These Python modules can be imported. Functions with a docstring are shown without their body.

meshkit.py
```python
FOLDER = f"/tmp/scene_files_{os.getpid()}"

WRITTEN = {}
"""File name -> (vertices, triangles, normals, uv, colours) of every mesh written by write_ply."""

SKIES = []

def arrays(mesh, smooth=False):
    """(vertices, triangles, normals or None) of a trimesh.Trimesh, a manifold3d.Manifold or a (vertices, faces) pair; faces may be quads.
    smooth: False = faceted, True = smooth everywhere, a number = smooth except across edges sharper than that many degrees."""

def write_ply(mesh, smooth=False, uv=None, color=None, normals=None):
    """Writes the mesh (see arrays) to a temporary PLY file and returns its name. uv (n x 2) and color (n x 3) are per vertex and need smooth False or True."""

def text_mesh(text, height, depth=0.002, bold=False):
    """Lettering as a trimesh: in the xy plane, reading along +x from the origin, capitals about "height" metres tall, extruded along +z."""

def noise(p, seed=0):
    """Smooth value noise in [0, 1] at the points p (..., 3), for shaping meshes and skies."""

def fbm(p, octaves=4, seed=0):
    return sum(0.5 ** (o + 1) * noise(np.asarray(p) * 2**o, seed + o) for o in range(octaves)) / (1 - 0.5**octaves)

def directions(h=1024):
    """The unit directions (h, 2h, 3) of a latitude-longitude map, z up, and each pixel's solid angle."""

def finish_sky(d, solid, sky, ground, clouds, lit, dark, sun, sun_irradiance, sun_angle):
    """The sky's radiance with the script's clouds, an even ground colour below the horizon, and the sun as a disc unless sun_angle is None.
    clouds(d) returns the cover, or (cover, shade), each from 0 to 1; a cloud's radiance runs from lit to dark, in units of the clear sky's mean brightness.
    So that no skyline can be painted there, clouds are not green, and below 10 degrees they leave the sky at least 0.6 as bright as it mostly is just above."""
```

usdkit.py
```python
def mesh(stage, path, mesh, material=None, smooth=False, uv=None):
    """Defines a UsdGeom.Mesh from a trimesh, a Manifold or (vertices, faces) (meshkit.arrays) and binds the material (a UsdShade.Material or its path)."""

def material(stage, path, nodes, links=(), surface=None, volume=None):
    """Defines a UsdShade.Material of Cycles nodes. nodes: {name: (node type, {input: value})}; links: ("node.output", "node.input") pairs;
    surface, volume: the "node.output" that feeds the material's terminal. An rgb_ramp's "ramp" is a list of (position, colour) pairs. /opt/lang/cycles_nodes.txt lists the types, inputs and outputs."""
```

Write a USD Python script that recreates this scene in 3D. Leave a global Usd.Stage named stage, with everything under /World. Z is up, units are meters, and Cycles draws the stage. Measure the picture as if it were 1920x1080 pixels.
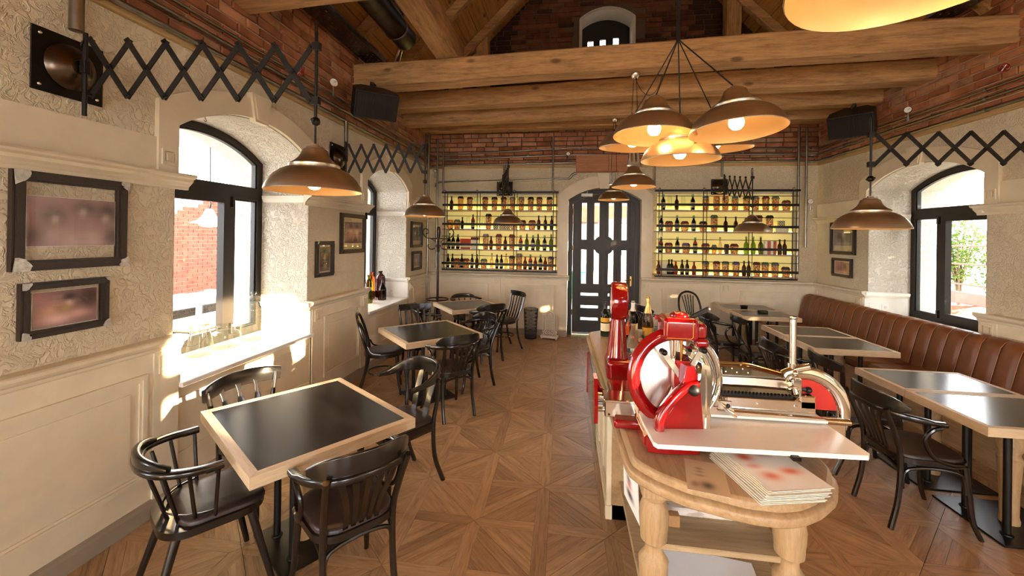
import math, random
import numpy as np, trimesh, manifold3d
from shapely.geometry import Polygon, box as sbox
from shapely import affinity
from pxr import Usd, UsdGeom, UsdLux, UsdShade, Gf, Sdf, Vt
import usdkit, meshkit

stage = Usd.Stage.CreateInMemory()
UsdGeom.SetStageUpAxis(stage, 'Z')
UsdGeom.SetStageMetersPerUnit(stage, 1.0)
UsdGeom.Xform.Define(stage, '/World')
UsdGeom.Scope.Define(stage, '/World/Looks')
PI = math.pi

# ---------------------------------------------------------------- camera, sky, sun, exposure
F, PX, PY, YAW, PIT, ROL, EYE = 775.7, 954.0, 442.0, -.1423, .0021, .0148, 1.81
def camera():
    fw = np.array([math.sin(YAW)*math.cos(PIT), math.cos(YAW)*math.cos(PIT), math.sin(PIT)])
    rt = np.array([math.cos(YAW), -math.sin(YAW), 0.]); up = np.cross(rt, fw)
    c, s = math.cos(ROL), math.sin(ROL)
    r2, u2 = c*rt+s*up, c*up-s*rt
    cam = UsdGeom.Camera.Define(stage, '/World/camera')
    m = Gf.Matrix4d(*r2, 0, *u2, 0, *(-fw), 0, 0, 0, EYE, 1)
    cam.AddTransformOp().Set(m)
    ap = 36.0; f = F*ap/1920
    cam.CreateHorizontalApertureAttr(ap); cam.CreateVerticalApertureAttr(ap*1080/1920)
    cam.CreateFocalLengthAttr(f)
    cam.CreateHorizontalApertureOffsetAttr((960-PX)*ap/1920)
    cam.CreateVerticalApertureOffsetAttr((PY-540)*ap/1920)
    cam.CreateClippingRangeAttr(Gf.Vec2f(.05, 500))
    cam.CreateExposureAttr(0.1)
    return cam
camera()

SUN = np.array([.87, -.44, .165]); SUN /= np.linalg.norm(SUN)
sun = UsdLux.DistantLight.Define(stage, '/World/sun')
sun.CreateNormalizeAttr(True); sun.CreateIntensityAttr(24.0); sun.CreateAngleAttr(.6); sun.CreateColorAttr(Gf.Vec3f(1, .80, .52))
z = SUN; x = np.cross([0, 0, 1], z); x /= np.linalg.norm(x); y = np.cross(z, x)
sun.AddTransformOp().Set(Gf.Matrix4d(*x, 0, *y, 0, *z, 0, 0, 0, 0, 1))
sky = UsdLux.DomeLight.Define(stage, '/World/sky')
sky.CreateIntensityAttr(4.4); sky.CreateColorAttr(Gf.Vec3f(.92, .96, 1.0))

# ---------------------------------------------------------------- helpers
used = {}
def path_for(name, parent):
    p = str(parent.GetPath()) if parent is not None else '/World'
    k = (p, name); n = used.get(k, 0); used[k] = n+1
    return f'{p}/{name}' + (f'_{n:03d}' if n else '')

def meta(o, label=None, cat=None, group=None, kind=None):
    for k, v in (('label', label), ('category', cat), ('group', group), ('kind', kind)):
        if v: o.SetCustomDataByKey(k, v)
    return o

def thing(name, label, cat, loc=(0, 0, 0), rz=0, group=None, parent=None, kind=None):
    x = UsdGeom.Xform.Define(stage, path_for(name, parent))
    x.AddTranslateOp().Set(Gf.Vec3d(*map(float, loc))); x.AddRotateZOp().Set(float(math.degrees(rz)))
    return meta(x.GetPrim(), label, cat, group, kind)

def copy(root, label, loc, rz=0, group=None, name=None):
    was = root.GetCustomData()
    x = UsdGeom.Xform.Define(stage, path_for(name or base_name(root), None))
    x.AddTranslateOp().Set(Gf.Vec3d(*map(float, loc))); x.AddRotateZOp().Set(float(math.degrees(rz)))
    o = x.GetPrim(); o.GetReferences().AddInternalReference(root.GetPath()); o.SetInstanceable(True)
    meta(o, label, was['category'], group or was.get('group'))
    return o
def base_name(o):
    n = o.GetName()
    return n[:-4] if len(n) > 4 and n[-4] == '_' and n[-3:].isdigit() else n

class MB:
    """collects shapes, then becomes one mesh"""
    def __init__(s): s.p = []; s.uv = []
    def add(s, m, T=None):
        if hasattr(m, 'to_mesh'):
            q = m.to_mesh(); m = trimesh.Trimesh(q.vert_properties[:, :3], q.tri_verts, process=False)
        if isinstance(m, tuple):
            v, f = np.asarray(m[0], float), np.asarray(m[1], int)
            if f.shape[1] == 4: f = np.vstack([f[:, [0, 1, 2]], f[:, [0, 2, 3]]])
            m = trimesh.Trimesh(v, f, process=False)
        if T is not None: m = m.copy(); m.apply_transform(T)
        s.p.append(m); return s
    def box(s, lo, hi, b=0):
        return s.add(rbox(lo, hi, b))
    def mesh(s): return trimesh.util.concatenate(s.p) if len(s.p) > 1 else s.p[0]
    def cyl(s, a, b, r, n=12, r2=None): return s.add(tube([a, b], [r, r if r2 is None else r2], n))
    def tube(s, pts, r, n=10, closed=False): return s.add(tube(pts, r, n, closed))
    def ribbon(s, pts, w, h, up=(0, 0, 1), b=.25): return s.add(ribbon(pts, w, h, up, b))
    def bar(s, a, b, w, h, up=(0, 0, 1)): return s.add(ribbon([a, b], w, h, up, .12))
    def lathe(s, prof, n=32, at=(0, 0, 0), axis=None): return s.add(lathe(prof, n, at, axis))
    def ball(s, c, r, sub=2):
        m = trimesh.creation.icosphere(sub, 1.0); m.apply_scale(r); m.apply_translation(c); return s.add(m)

def rbox(lo, hi, b=0):
    lo, hi = np.minimum(lo, hi).astype(float), np.maximum(lo, hi).astype(float)
    if b <= 0 or (hi-lo).min() <= 2.05*b:
        m = trimesh.creation.box(hi-lo); m.apply_translation((lo+hi)/2); return m
    pts = []
    for sx in (0, 1):
        for sy in (0, 1):
            for sz in (0, 1):
                c = np.where([sx, sy, sz], hi, lo); d = np.where([sx, sy, sz], -b, b)
                for k in range(3):
                    q = c + d; q[k] = c[k]; pts.append(q)
    return trimesh.Trimesh(pts, trimesh.convex.convex_hull(np.array(pts)).faces) if False else trimesh.convex.convex_hull(np.array(pts))

def frames(pts, closed=False, up=None):
    P = np.asarray(pts, float); n = len(P)
    T = np.zeros_like(P)
    for i in range(n):
        a = P[(i-1) % n] if (closed or i > 0) else P[i]
        b = P[(i+1) % n] if (closed or i < n-1) else P[i]
        T[i] = b-a
    T /= np.maximum(np.linalg.norm(T, axis=1, keepdims=True), 1e-9)
    if up is not None:
        U = np.tile(np.asarray(up, float), (n, 1)); 
        S = np.cross(T, U); S /= np.maximum(np.linalg.norm(S, axis=1, keepdims=True), 1e-9)
        return P, T, S, np.cross(S, T)
    u = np.array([0, 0, 1.]) if abs(T[0][2]) < .9 else np.array([1., 0, 0])
    S = []; s = np.cross(T[0], u); s /= np.linalg.norm(s)
    for i in range(n):
        s = s - T[i]*(s@T[i]); s /= max(np.linalg.norm(s), 1e-9); S.append(s)
    S = np.array(S)
    return P, T, S, np.cross(S, T)

def skin(rings, closed, caps=True):
    rings = np.asarray(rings); n, k = rings.shape[:2]
    v = rings.reshape(-1, 3); f = []
    for i in range(n if closed else n-1):
        a, b = i*k, ((i+1) % n)*k
        for j in range(k):
            j2 = (j+1) % k
            f += [[a+j, a+j2, b+j2], [a+j, b+j2, b+j]]
    if caps and not closed:
        for j in range(1, k-1):
            f += [[0, j+1, j], [(n-1)*k, (n-1)*k+j, (n-1)*k+j+1]]
    m = trimesh.Trimesh(v, np.array(f), process=False)
    if m.volume < 0: m.invert()
    return m

def tube(pts, r, n=10, closed=False):
    P, T, S, U = frames(pts, closed)
    r = np.broadcast_to(np.asarray(r, float), (len(P),))
    a = np.arange(n)*2*PI/n
    rings = P[:, None]+r[:, None, None]*(np.cos(a)[None, :, None]*S[:, None]+np.sin(a)[None, :, None]*U[:, None])
    return skin(rings, closed)

def ribbon(pts, w, h, up=(0, 0, 1), b=.25):
    """sweep of a chamfered rectangle: w along the side, h along up"""
    P, T, S, U = frames(pts, False, up)
    w = np.broadcast_to(np.asarray(w, float), (len(P),)); h = np.broadcast_to(np.asarray(h, float), (len(P),))
    c = np.minimum(w, h)*b
    q = [(-1, -1, 0, 1), (-1, -1, 1, 0), (1, -1, -1, 0), (1, -1, 0, 1), (1, 1, 0, -1), (1, 1, -1, 0), (-1, 1, 1, 0), (-1, 1, 0, -1)]
    rings = np.stack([P+((sx*w/2+dx*c)[:, None])*S+((sy*h/2+dy*c)[:, None])*U for sx, sy, dx, dy in q], 1)
    return skin(rings, False)

def lathe(prof, n=32, at=(0, 0, 0), axis=None):
    """prof: (r, z) from bottom to top; closed where r = 0"""
    prof = np.asarray(prof, float); a = np.arange(n)*2*PI/n
    rings = np.stack([np.stack([p[0]*np.cos(a), p[0]*np.sin(a), np.full(n, p[1])], 1) for p in prof])
    m = skin(rings, False, caps=False)
    m.merge_vertices(); m.update_faces(m.nondegenerate_faces())
    if axis is not None:
        z = np.asarray(axis, float); z /= np.linalg.norm(z)
        m.apply_transform(trimesh.geometry.align_vectors([0, 0, 1], z))
    m.apply_translation(at); return m

def extrude(poly, lo, hi, axis='x'):
    """polygon in the plane of the two other axes ((y,z) for x, (x,z) for y, (x,y) for z) pushed from lo to hi"""
    polys = list(getattr(poly, 'geoms', [poly])); out = []
    for g in polys:
        if g.is_empty or g.area < 1e-9: continue
        m = trimesh.creation.extrude_polygon(g, hi-lo, engine='earcut')
        v = m.vertices.copy()
        if axis == 'x': v = np.stack([v[:, 2]+lo, v[:, 0], v[:, 1]], 1)
        elif axis == 'y': v = np.stack([v[:, 0], v[:, 2]+lo, v[:, 1]], 1)
        else: v[:, 2] += lo
        m = trimesh.Trimesh(v, m.faces, process=False)
        if m.volume < 0: m.invert()
        out.append(m)
    return trimesh.util.concatenate(out) if len(out) > 1 else out[0]

def bez(p0, p1, p2, p3, n=12):
    t = np.linspace(0, 1, n)[:, None]
    p0, p1, p2, p3 = (np.asarray(p, float) for p in (p0, p1, p2, p3))
    return (1-t)**3*p0+3*(1-t)**2*t*p1+3*(1-t)*t*t*p2+t**3*p3

def spline(pts, n=8):
    """Catmull-Rom through the points"""
    P = np.asarray(pts, float); Q = np.vstack([2*P[0]-P[1], P, 2*P[-1]-P[-2]]); out = []
    for i in range(1, len(Q)-2):
        t = np.linspace(0, 1, n, endpoint=False)[:, None]
        a, b, c, d = Q[i-1], Q[i], Q[i+1], Q[i+2]
        out.append(.5*((2*b)+(c-a)*t+(2*a-5*b+4*c-d)*t*t+(3*b-a-3*c+d)*t**3))
    return np.vstack(out+[P[-1:]])

def rot(p, a):
    c, s = math.cos(a), math.sin(a)
    return np.array([p[0]*c-p[1]*s, p[0]*s+p[1]*c])

def obj(name, m, mat, parent=None, smooth=35, label=None, cat=None, group=None, kind=None, uv=None):
    if isinstance(m, MB): m = m.mesh()
    if hasattr(m, 'to_mesh'): m = MB().add(m).mesh()
    if uv is not None: smooth = False
    o = usdkit.mesh(stage, path_for(name, parent), m, mat, smooth=smooth, uv=uv).GetPrim()
    return meta(o, label, cat, group, kind)

# ---------------------------------------------------------------- materials
MATS = {}
def srgb(*c):
    c = np.array(c, float)/255
    return tuple(np.where(c <= .04045, c/12.92, ((c+.055)/1.055)**2.4))
def mat(name, nodes, links=(), surface='p.BSDF', volume=None):
    MATS[name] = usdkit.material(stage, '/World/Looks/'+name, nodes, links, surface, volume); return MATS[name]
def plain(name, col, rough=.5, metal=0., noise=.0, scale=30, bump=0, coat=0, spec=.5, coords='o'):
    n = {'p': ('principled_bsdf', dict(base_color=col, roughness=rough, metallic=metal, specular_ior_level=spec, coat_weight=coat, coat_roughness=.08))}
    l = []
    if noise or bump:
        n['t'] = ('texture_coordinate', {}); n['n'] = ('noise_texture', dict(scale=scale, detail=4., roughness=.6))
        l.append(('t.object', 'n.vector'))
    if noise:
        a, b = (tuple(np.clip(np.array(col)*(1+k*noise), 0, 1)) for k in (-1, 1))
        n['r'] = ('rgb_ramp', {'ramp': [(.3, a), (.7, b)]}); l += [('n.fac', 'r.fac'), ('r.color', 'p.base_color')]
    if bump:
        n['b'] = ('bump', dict(strength=bump, distance=.004)); l += [('n.fac', 'b.height'), ('b.normal', 'p.normal')]
    return mat(name, n, l)
def wood(name, dark, light, axis='x', scale=1., rough=.55, bump=.25, knots=False, coat=0, stretch=14., uv=False):
    """grain along the axis, from object coordinates (or the uv map, u along the grain)"""
    s = {'x': (1, stretch, stretch), 'y': (stretch, 1, stretch), 'z': (stretch, stretch, 1)}[axis]
    n = {'t': ('uvmap', dict(attribute='st')) if uv else ('texture_coordinate', {}),
         'o': ('object_info', {}), 'c': ('combine_xyz', {}), 'mm': ('math', dict(math_type='multiply', value2=13.)),
         'a': ('vector_math', dict(math_type='add')),
         'm': ('mapping', dict(scale=tuple(k*scale for k in s))),
         'n': ('noise_texture', dict(scale=2.2, detail=7., roughness=.62, distortion=.35)),
         'f': ('noise_texture', dict(scale=9., detail=4., roughness=.7)),
         'x': ('mix_float', dict(fac=.35)),
         'r': ('rgb_ramp', {'ramp': [(.30, dark), (.50, tuple((np.array(dark)*.45+np.array(light)*.55))), (.72, light)]}),
         'b': ('bump', dict(strength=bump, distance=.003)),
         'p': ('principled_bsdf', dict(roughness=rough, coat_weight=coat, coat_roughness=.15))}
    l = [('t.UV' if uv else 't.object', 'a.vector1'), ('o.random', 'mm.value1'), ('mm.value', 'c.x'), ('mm.value', 'c.y'), ('mm.value', 'c.z'), ('c.vector', 'a.vector2'), ('a.vector', 'm.vector'),
         ('m.vector', 'n.vector'), ('m.vector', 'f.vector'), ('n.fac', 'x.a'), ('f.fac', 'x.b'), ('x.result', 'r.fac'),
         ('r.color', 'p.base_color'), ('x.result', 'b.height'), ('b.normal', 'p.normal')]
    if knots:
        n['v'] = ('voronoi_texture', dict(scale=1.6, feature='f1')); n['vm'] = ('mapping', dict(scale={'x': (1, 2.2, 2.2), 'y': (2.2, 1, 2.2), 'z': (2.2, 2.2, 1)}[axis]))
        n['vr'] = ('rgb_ramp', {'ramp': [(.0, (.12, .10, .09)), (.07, (.3, .26, .22)), (.13, (1, 1, 1))]}); n['k'] = ('mix_color', dict(blend_type='multiply', fac=.8))
        l = [q for q in l if q != ('r.color', 'p.base_color')] + [('a.vector', 'vm.vector'), ('vm.vector', 'v.vector'), ('v.distance', 'vr.fac'), ('r.color', 'k.a'), ('vr.color', 'k.b'), ('k.result', 'p.base_color')]
    return mat(name, n, l)

def masonry(name, stops, rough=.85, bump=.5, scale=40):
    """bricks and boards whose tone varies from piece to piece"""
    n = {'g': ('geometry', {}), 'o': ('object_info', {}), 's': ('math', dict(math_type='add')), 'fr': ('math', dict(math_type='fraction')),
         'n': ('noise_texture', dict(scale=scale, detail=5., roughness=.7)), 'n2': ('noise_texture', dict(scale=6., detail=3.)),
         'r': ('rgb_ramp', {'ramp': stops}), 'r2': ('rgb_ramp', {'ramp': [(.3, (.62, .58, .55)), (.62, (1.12, 1.08, 1.05))]}), 'k': ('mix_color', dict(blend_type='multiply', fac=.85)),
         'b': ('bump', dict(strength=bump, distance=.006)), 'p': ('principled_bsdf', dict(roughness=rough, specular_ior_level=.25))}
    return mat(name, n, [('g.random_per_island', 's.value1'), ('o.random', 's.value2'), ('s.value', 'fr.value1'), ('fr.value', 'r.fac'),
        ('g.position', 'n.vector'), ('g.position', 'n2.vector'), ('n2.fac', 'r2.fac'), ('r.color', 'k.a'), ('r2.color', 'k.b'), ('k.result', 'p.base_color'), ('n.fac', 'b.height'), ('b.normal', 'p.normal')])

def plaster(name, c1, c2, bump=.6, scale=7.):
    """trowelled plaster with raised curls"""
    n = {'g': ('geometry', {}), 'w': ('noise_texture', dict(scale=scale*1.6, detail=2.)), 'ma': ('vector_math', dict(math_type='multiply_add', vector2=(.32, .32, .32))),
         'v': ('noise_texture', dict(scale=scale*2.2, detail=3., roughness=.5, distortion=1.6)), 'cr': ('rgb_ramp', {'ramp': [(.40, (0, 0, 0)), (.5, (1, 1, 1)), (.56, (.25, .25, .25)), (.7, (.35, .35, .35))]}),
         'f': ('noise_texture', dict(scale=90., detail=4., roughness=.7)), 'big': ('noise_texture', dict(scale=1.3, detail=4.)),
         'r': ('rgb_ramp', {'ramp': [(.3, c1), (.7, c2)]}), 'b1': ('bump', dict(strength=bump, distance=.012)), 'b2': ('bump', dict(strength=.25, distance=.004)),
         'p': ('principled_bsdf', dict(roughness=.9, specular_ior_level=.2))}
    return mat(name, n, [('g.position', 'w.vector'), ('g.position', 'v.vector'), ('v.fac', 'cr.fac'), ('cr.color', 'b1.height'), ('g.position', 'f.vector'), ('f.fac', 'b2.height'),
        ('b1.normal', 'b2.normal'), ('b2.normal', 'p.normal'), ('g.position', 'big.vector'), ('big.fac', 'r.fac'), ('r.color', 'p.base_color')])

def emit(name, col, strength): return mat(name, {'e': ('emission', dict(color=col, strength=strength))}, [], 'e.emission')
def glass(name, col=(1, 1, 1), rough=0.0, ior=1.45):
    return mat(name, {'p': ('principled_bsdf', dict(base_color=col, roughness=rough, ior=ior, transmission_weight=1.0))})
def pane_mat(name, tint=(1, 1, 1)):
    return mat(name, {'t': ('transparent_bsdf', dict(color=tint)), 'g': ('glossy_bsdf', dict(color=(1, 1, 1), roughness=.0)), 'f': ('layer_weight', dict(blend=.5)), 'w': ('math', dict(math_type='power', value2=4.)),
        'a': ('math', dict(math_type='multiply_add', value2=.6, value3=.03)), 'm': ('mix_closure', {})},
        [('f.facing', 'w.value1'), ('w.value', 'a.value1'), ('a.value', 'm.fac'), ('t.BSDF', 'm.closure1'), ('g.BSDF', 'm.closure2')], 'm.closure')
def print_mat(name='paper_print', rough=.55):
    return mat(name, {'a': ('attribute', dict(attribute='Col')), 'p': ('principled_bsdf', dict(roughness=rough, specular_ior_level=.3))}, [('a.color', 'p.base_color')])
def sheet(o, w, h, fn, parent, name, mat_, n=28, T=None, label=None, bend=None):
    """a flat printed sheet in the xy plane (or carried by T), its print given by fn(u, v) -> rgb in sRGB 0..255"""
    ny = max(6, int(n*h/w)) if h < w*3 else n*2
    u, v = np.meshgrid(np.linspace(0, 1, n), np.linspace(0, 1, ny)); u, v = u.ravel(), v.ravel()
    P = np.stack([(u-.5)*w, (v-.5)*h, np.zeros_like(u) if bend is None else bend(u, v)], 1)
    f = [[j*n+i, j*n+i+1, (j+1)*n+i+1, (j+1)*n+i] for j in range(ny-1) for i in range(n-1)]
    if T is not None: P = trimesh.transform_points(P, T)
    m = usdkit.mesh(stage, path_for(name, parent), (P, f), mat_)
    col = np.array([srgb(*np.clip(fn(a, b), 0, 255)) for a, b in zip(u, v)], np.float32)
    UsdGeom.PrimvarsAPI(m).CreatePrimvar('Col', Sdf.ValueTypeNames.Color3fArray, 'vertex').Set(Vt.Vec3fArray.FromNumpy(col))
    return meta(m.GetPrim(), label)
def blobs(bg, bl, edge=None):
    """soft dark and light patches of a blurred old photograph: (u, v, su, sv, (r, g, b))"""
    def fn(u, v):
        c = np.array(bg, float)
        for x, y, sx, sy, col in bl:
            k = math.exp(-((u-x)/sx)**2-((v-y)/sy)**2); c = c*(1-k)+np.array(col, float)*k
        return c
    return fn
def basis(o, ex, ey):
    ex, ey = np.asarray(ex, float), np.asarray(ey, float); T = np.eye(4)
    T[:3, 0], T[:3, 1], T[:3, 2], T[:3, 3] = ex, ey, np.cross(ex, ey), o
    return T
ORD = 'first second third fourth fifth sixth seventh eighth ninth tenth eleventh twelfth thirteenth fourteenth fifteenth sixteenth seventeenth eighteenth nineteenth twentieth twenty-first'.split()

plaster('wall_plaster', srgb(206, 190, 160), srgb(222, 208, 180))
plaster('reveal_plaster', srgb(206, 196, 180), srgb(218, 209, 194), bump=.8)
plain('cream_paint', srgb(222, 207, 178), .5, noise=.05, scale=5, bump=.05)
plain('white_paint', srgb(232, 226, 214), .45, noise=.03, scale=8)
plain('frame_brown', srgb(40, 34, 29), .5, spec=.3)
plain('mortar', srgb(176, 152, 124), .95, noise=.12, scale=25, bump=.8)
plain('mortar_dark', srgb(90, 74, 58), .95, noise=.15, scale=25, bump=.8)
masonry('brick_red', [(0, srgb(140, 86, 60)), (.25, srgb(184, 120, 84)), (.5, srgb(156, 98, 70)), (.75, srgb(196, 140, 102)), (1, srgb(160, 124, 98))])
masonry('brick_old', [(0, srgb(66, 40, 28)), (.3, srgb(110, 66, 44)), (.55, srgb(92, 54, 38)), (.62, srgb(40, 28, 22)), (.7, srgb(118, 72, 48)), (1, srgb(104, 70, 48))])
wood('trim_wood', srgb(150, 118, 72), srgb(206, 172, 118), 'y', 1.5)
wood('trim_wood_x', srgb(150, 118, 72), srgb(206, 172, 118), 'x', 1.5)
wood('beam_wood', srgb(112, 78, 46), srgb(206, 158, 104), 'x', 1., .8, .8, knots=True, stretch=9.)
wood('beam_wood_y', srgb(112, 78, 46), srgb(206, 158, 104), 'y', 1., .8, .8, knots=True, stretch=9.)
wood('beam_wood_z', srgb(112, 78, 46), srgb(206, 158, 104), 'z', 1., .8, .8, knots=True, stretch=9.)
wood('roof_board', srgb(140, 90, 40), srgb(206, 150, 80), 'y', .8, .8, .5, knots=True)
pane_mat('window_glass')
plain('steel_pipe', srgb(150, 146, 134), .32, 1., noise=.12, scale=12)
plain('dark_steel', srgb(46, 42, 38), .4, .9, noise=.2, scale=18)
plain('black_iron', srgb(22, 20, 18), .45, .3, noise=.2, scale=30)
plain('galvanised', srgb(150, 152, 150), .35, 1., noise=.2, scale=9)
plain('zinc_dark', srgb(96, 96, 92), .4, 1., noise=.2, scale=9)
plain('chrome', (.82, .80, .76), .06, 1.)
plain('brushed_steel', (.62, .57, .50), .24, 1., noise=.1, scale=4)
plain('plastic_black', srgb(16, 15, 14), .5)
plain('plastic_white', srgb(236, 234, 228), .4)
plain('red_enamel', srgb(140, 8, 12), .12, coat=.8)
# ---------------------------------------------------------------- the room shell
XL, XR, YB, YF = -2.65, 4.18, 7.68, -4.2
ZT = 3.12                       # top of the plaster
def arch(a, b, z0, zs, rise, n=24):
    """opening from a to b, sill z0, springing zs, segmental arch"""
    w = (b-a)/2; R = (w*w+rise*rise)/(2*rise); c = (a+b)/2; zc = zs+rise-R
    t = np.linspace(math.asin(w/R), -math.asin(w/R), n)
    return Polygon([(a, z0), (b, z0)]+[(c+R*math.sin(k), zc+R*math.cos(k)) for k in t])
W1, W2, W0 = (2.455, 3.93), (5.12, 6.535), (-.25, 1.25)
W3, W5 = (4.81, 6.48), (-1.52, .40)
LZ = (.77, 2.53, .24)
def win_poly(w, z0=LZ[0], g=0): return arch(w[0]+g, w[1]-g, z0+g, LZ[1]-g*.3, LZ[2]-g*.7)

def bricks(parent, u0, u1, z0, z1, holes, plane, mat_, limit=300, near=None, seed=1, depth=.05, L=.26, Hh=.068, J=.017, names='brick'):
    """running bond on a wall; plane(u, z, d) -> xyz with d out of the wall. The nearest bricks are parts of their own, the rest one part"""
    rng = random.Random(seed); out = []
    row = 0; z = z0
    while z < z1-.03:
        u = u0-(L/2 if row % 2 else 0)-rng.random()*.04
        while u < u1:
            l = L*rng.uniform(.94, 1.04)
            if rng.random() < .16: l = L*.5
            a, b = max(u, u0), min(u+l, u1)
            t = min(z+Hh, z1)
            if b-a > .03:
                r = sbox(a, z, b, t)
                if not any(h.intersects(r) for h in holes):
                    d = rng.uniform(.004, .016); e = lambda k=.004: rng.uniform(-k, k)
                    c = .006
                    q = [(a+e(), z+e(), -depth), (b+e(), z+e(), -depth), (b+e(), t+e(), -depth), (a+e(), t+e(), -depth)]
                    f1 = [(x_, y_, d-c) for x_, y_, _ in q]
                    f2 = [(x_+(c if i in (0, 3) else -c), y_+(c if i in (0, 1) else -c), d+rng.uniform(-.003, .003)) for i, (x_, y_, _) in enumerate(q)]
                    v = np.array([plane(*p) for p in q+f1+f2])
                    f = []
                    for k in (0, 4):
                        for i in range(4):
                            j = (i+1) % 4; f += [[k+i, k+j, k+4+j], [k+i, k+4+j, k+4+i]]
                    f += [[8, 9, 10], [8, 10, 11]]
                    m = trimesh.Trimesh(v, np.array(f), process=False)
                    n = m.face_normals[-1]; o = np.array(plane(0, 0, 1))-np.array(plane(0, 0, 0))
                    if n@o < 0: m.invert()
                    out.append(m)
            u += l+J
        z += Hh+J; row += 1
    key = near or (lambda m: 0)
    out.sort(key=lambda m: key(m.vertices.mean(0)))
    for m in out[:limit]: obj(names, m, mat_, parent, smooth=False)
    if len(out) > limit: obj(names, trimesh.util.concatenate(out[limit:]), mat_, parent, smooth=False, kind='stuff')
EYEP = np.array([0, 0, EYE])
def seen_first(p):
    v = p-EYEP; d = v[1]+.001
    if d < .3: return 1e6
    u = F*(v[0]*math.cos(YAW)-v[1]*math.sin(YAW))/d
    return np.linalg.norm(v)+(1e4 if abs(u) > 1100 or F*v[2]/d > 480 else 0)

def moulding(prof, p0, p1, out):
    """profile (d out of the wall, z) run from p0 to p1"""
    p0, p1, out = np.asarray(p0, float), np.asarray(p1, float), np.asarray(out, float)
    rings = [[p+out*d+np.array([0, 0, z]) for d, z in prof] for p in (p0, p1)]
    return skin(rings, False)
CAP = [(0, 1.02), (.045, 1.02), (.05, 1.035), (.058, 1.045), (.06, 1.06), (.085, 1.075), (.095, 1.09), (.095, 1.108), (.085, 1.115), (0, 1.115)]
CORN = [(0, 2.10), (.018, 2.10), (.022, 2.12), (.03, 2.128), (.04, 2.14), (.055, 2.152), (.06, 2.17), (.085, 2.18), (.09, 2.192), (.085, 2.202), (0, 2.204)]
BASE = [(0, 0), (.075, 0), (.075, .085), (.066, .105), (.05, .11), (0, .11)]
def frame_rect(mb, plane, u0, u1, z0, z1, w=.03, d0=.05, d1=.068):
    """raised moulding round a panel and the fielded board within"""
    o = Polygon([(u0, z0), (u1, z0), (u1, z1), (u0, z1)])
    for a, b, c, d in ((0, w, d0-.01, d1), (w, w*1.5, d0-.01, d1-.009)):
        p = o.buffer(-a, join_style=2).difference(o.buffer(-b, join_style=2))
        mb.add(plane_poly(plane, p, c, d))
    inner = o.buffer(-w*3.2, join_style=2)
    if not inner.is_empty: mb.add(plane_poly(plane, inner, d0-.01, d0+.007))
def plane_poly(plane, poly, d0, d1):
    m = extrude(poly, d0, d1, 'y')                       # (u, d, z)
    v = np.array([plane(p[0], p[2], p[1]) for p in m.vertices])
    m = trimesh.Trimesh(v, m.faces, process=False)
    if m.volume < 0: m.invert()
    return m
def rosette(parent, plane, u, z, s, d):
    mb = MB(); o = sbox(u-s/2, z-s/2, u+s/2, z+s/2)
    for a, b, h in ((0, .14, .012), (.24, .34, .010), (.30, 9, .014)):
        p = o.buffer(-a*s, join_style=2)
        if b < 1: p = p.difference(o.buffer(-b*s, join_style=2))
        if not p.is_empty: mb.add(plane_poly(plane, p, d-.005, d+h))
    obj('rosette', mb, 'cream_paint' and MATS['cream_paint'], parent, smooth=False)

PL = lambda u, z, d: (XL+d, u, z)          # left wall: u = y
PR = lambda u, z, d: (XR-d, u, z)
PB = lambda u, z, d: (u, YB-d, z)          # back wall: u = x
cream = MATS['cream_paint']

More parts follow.
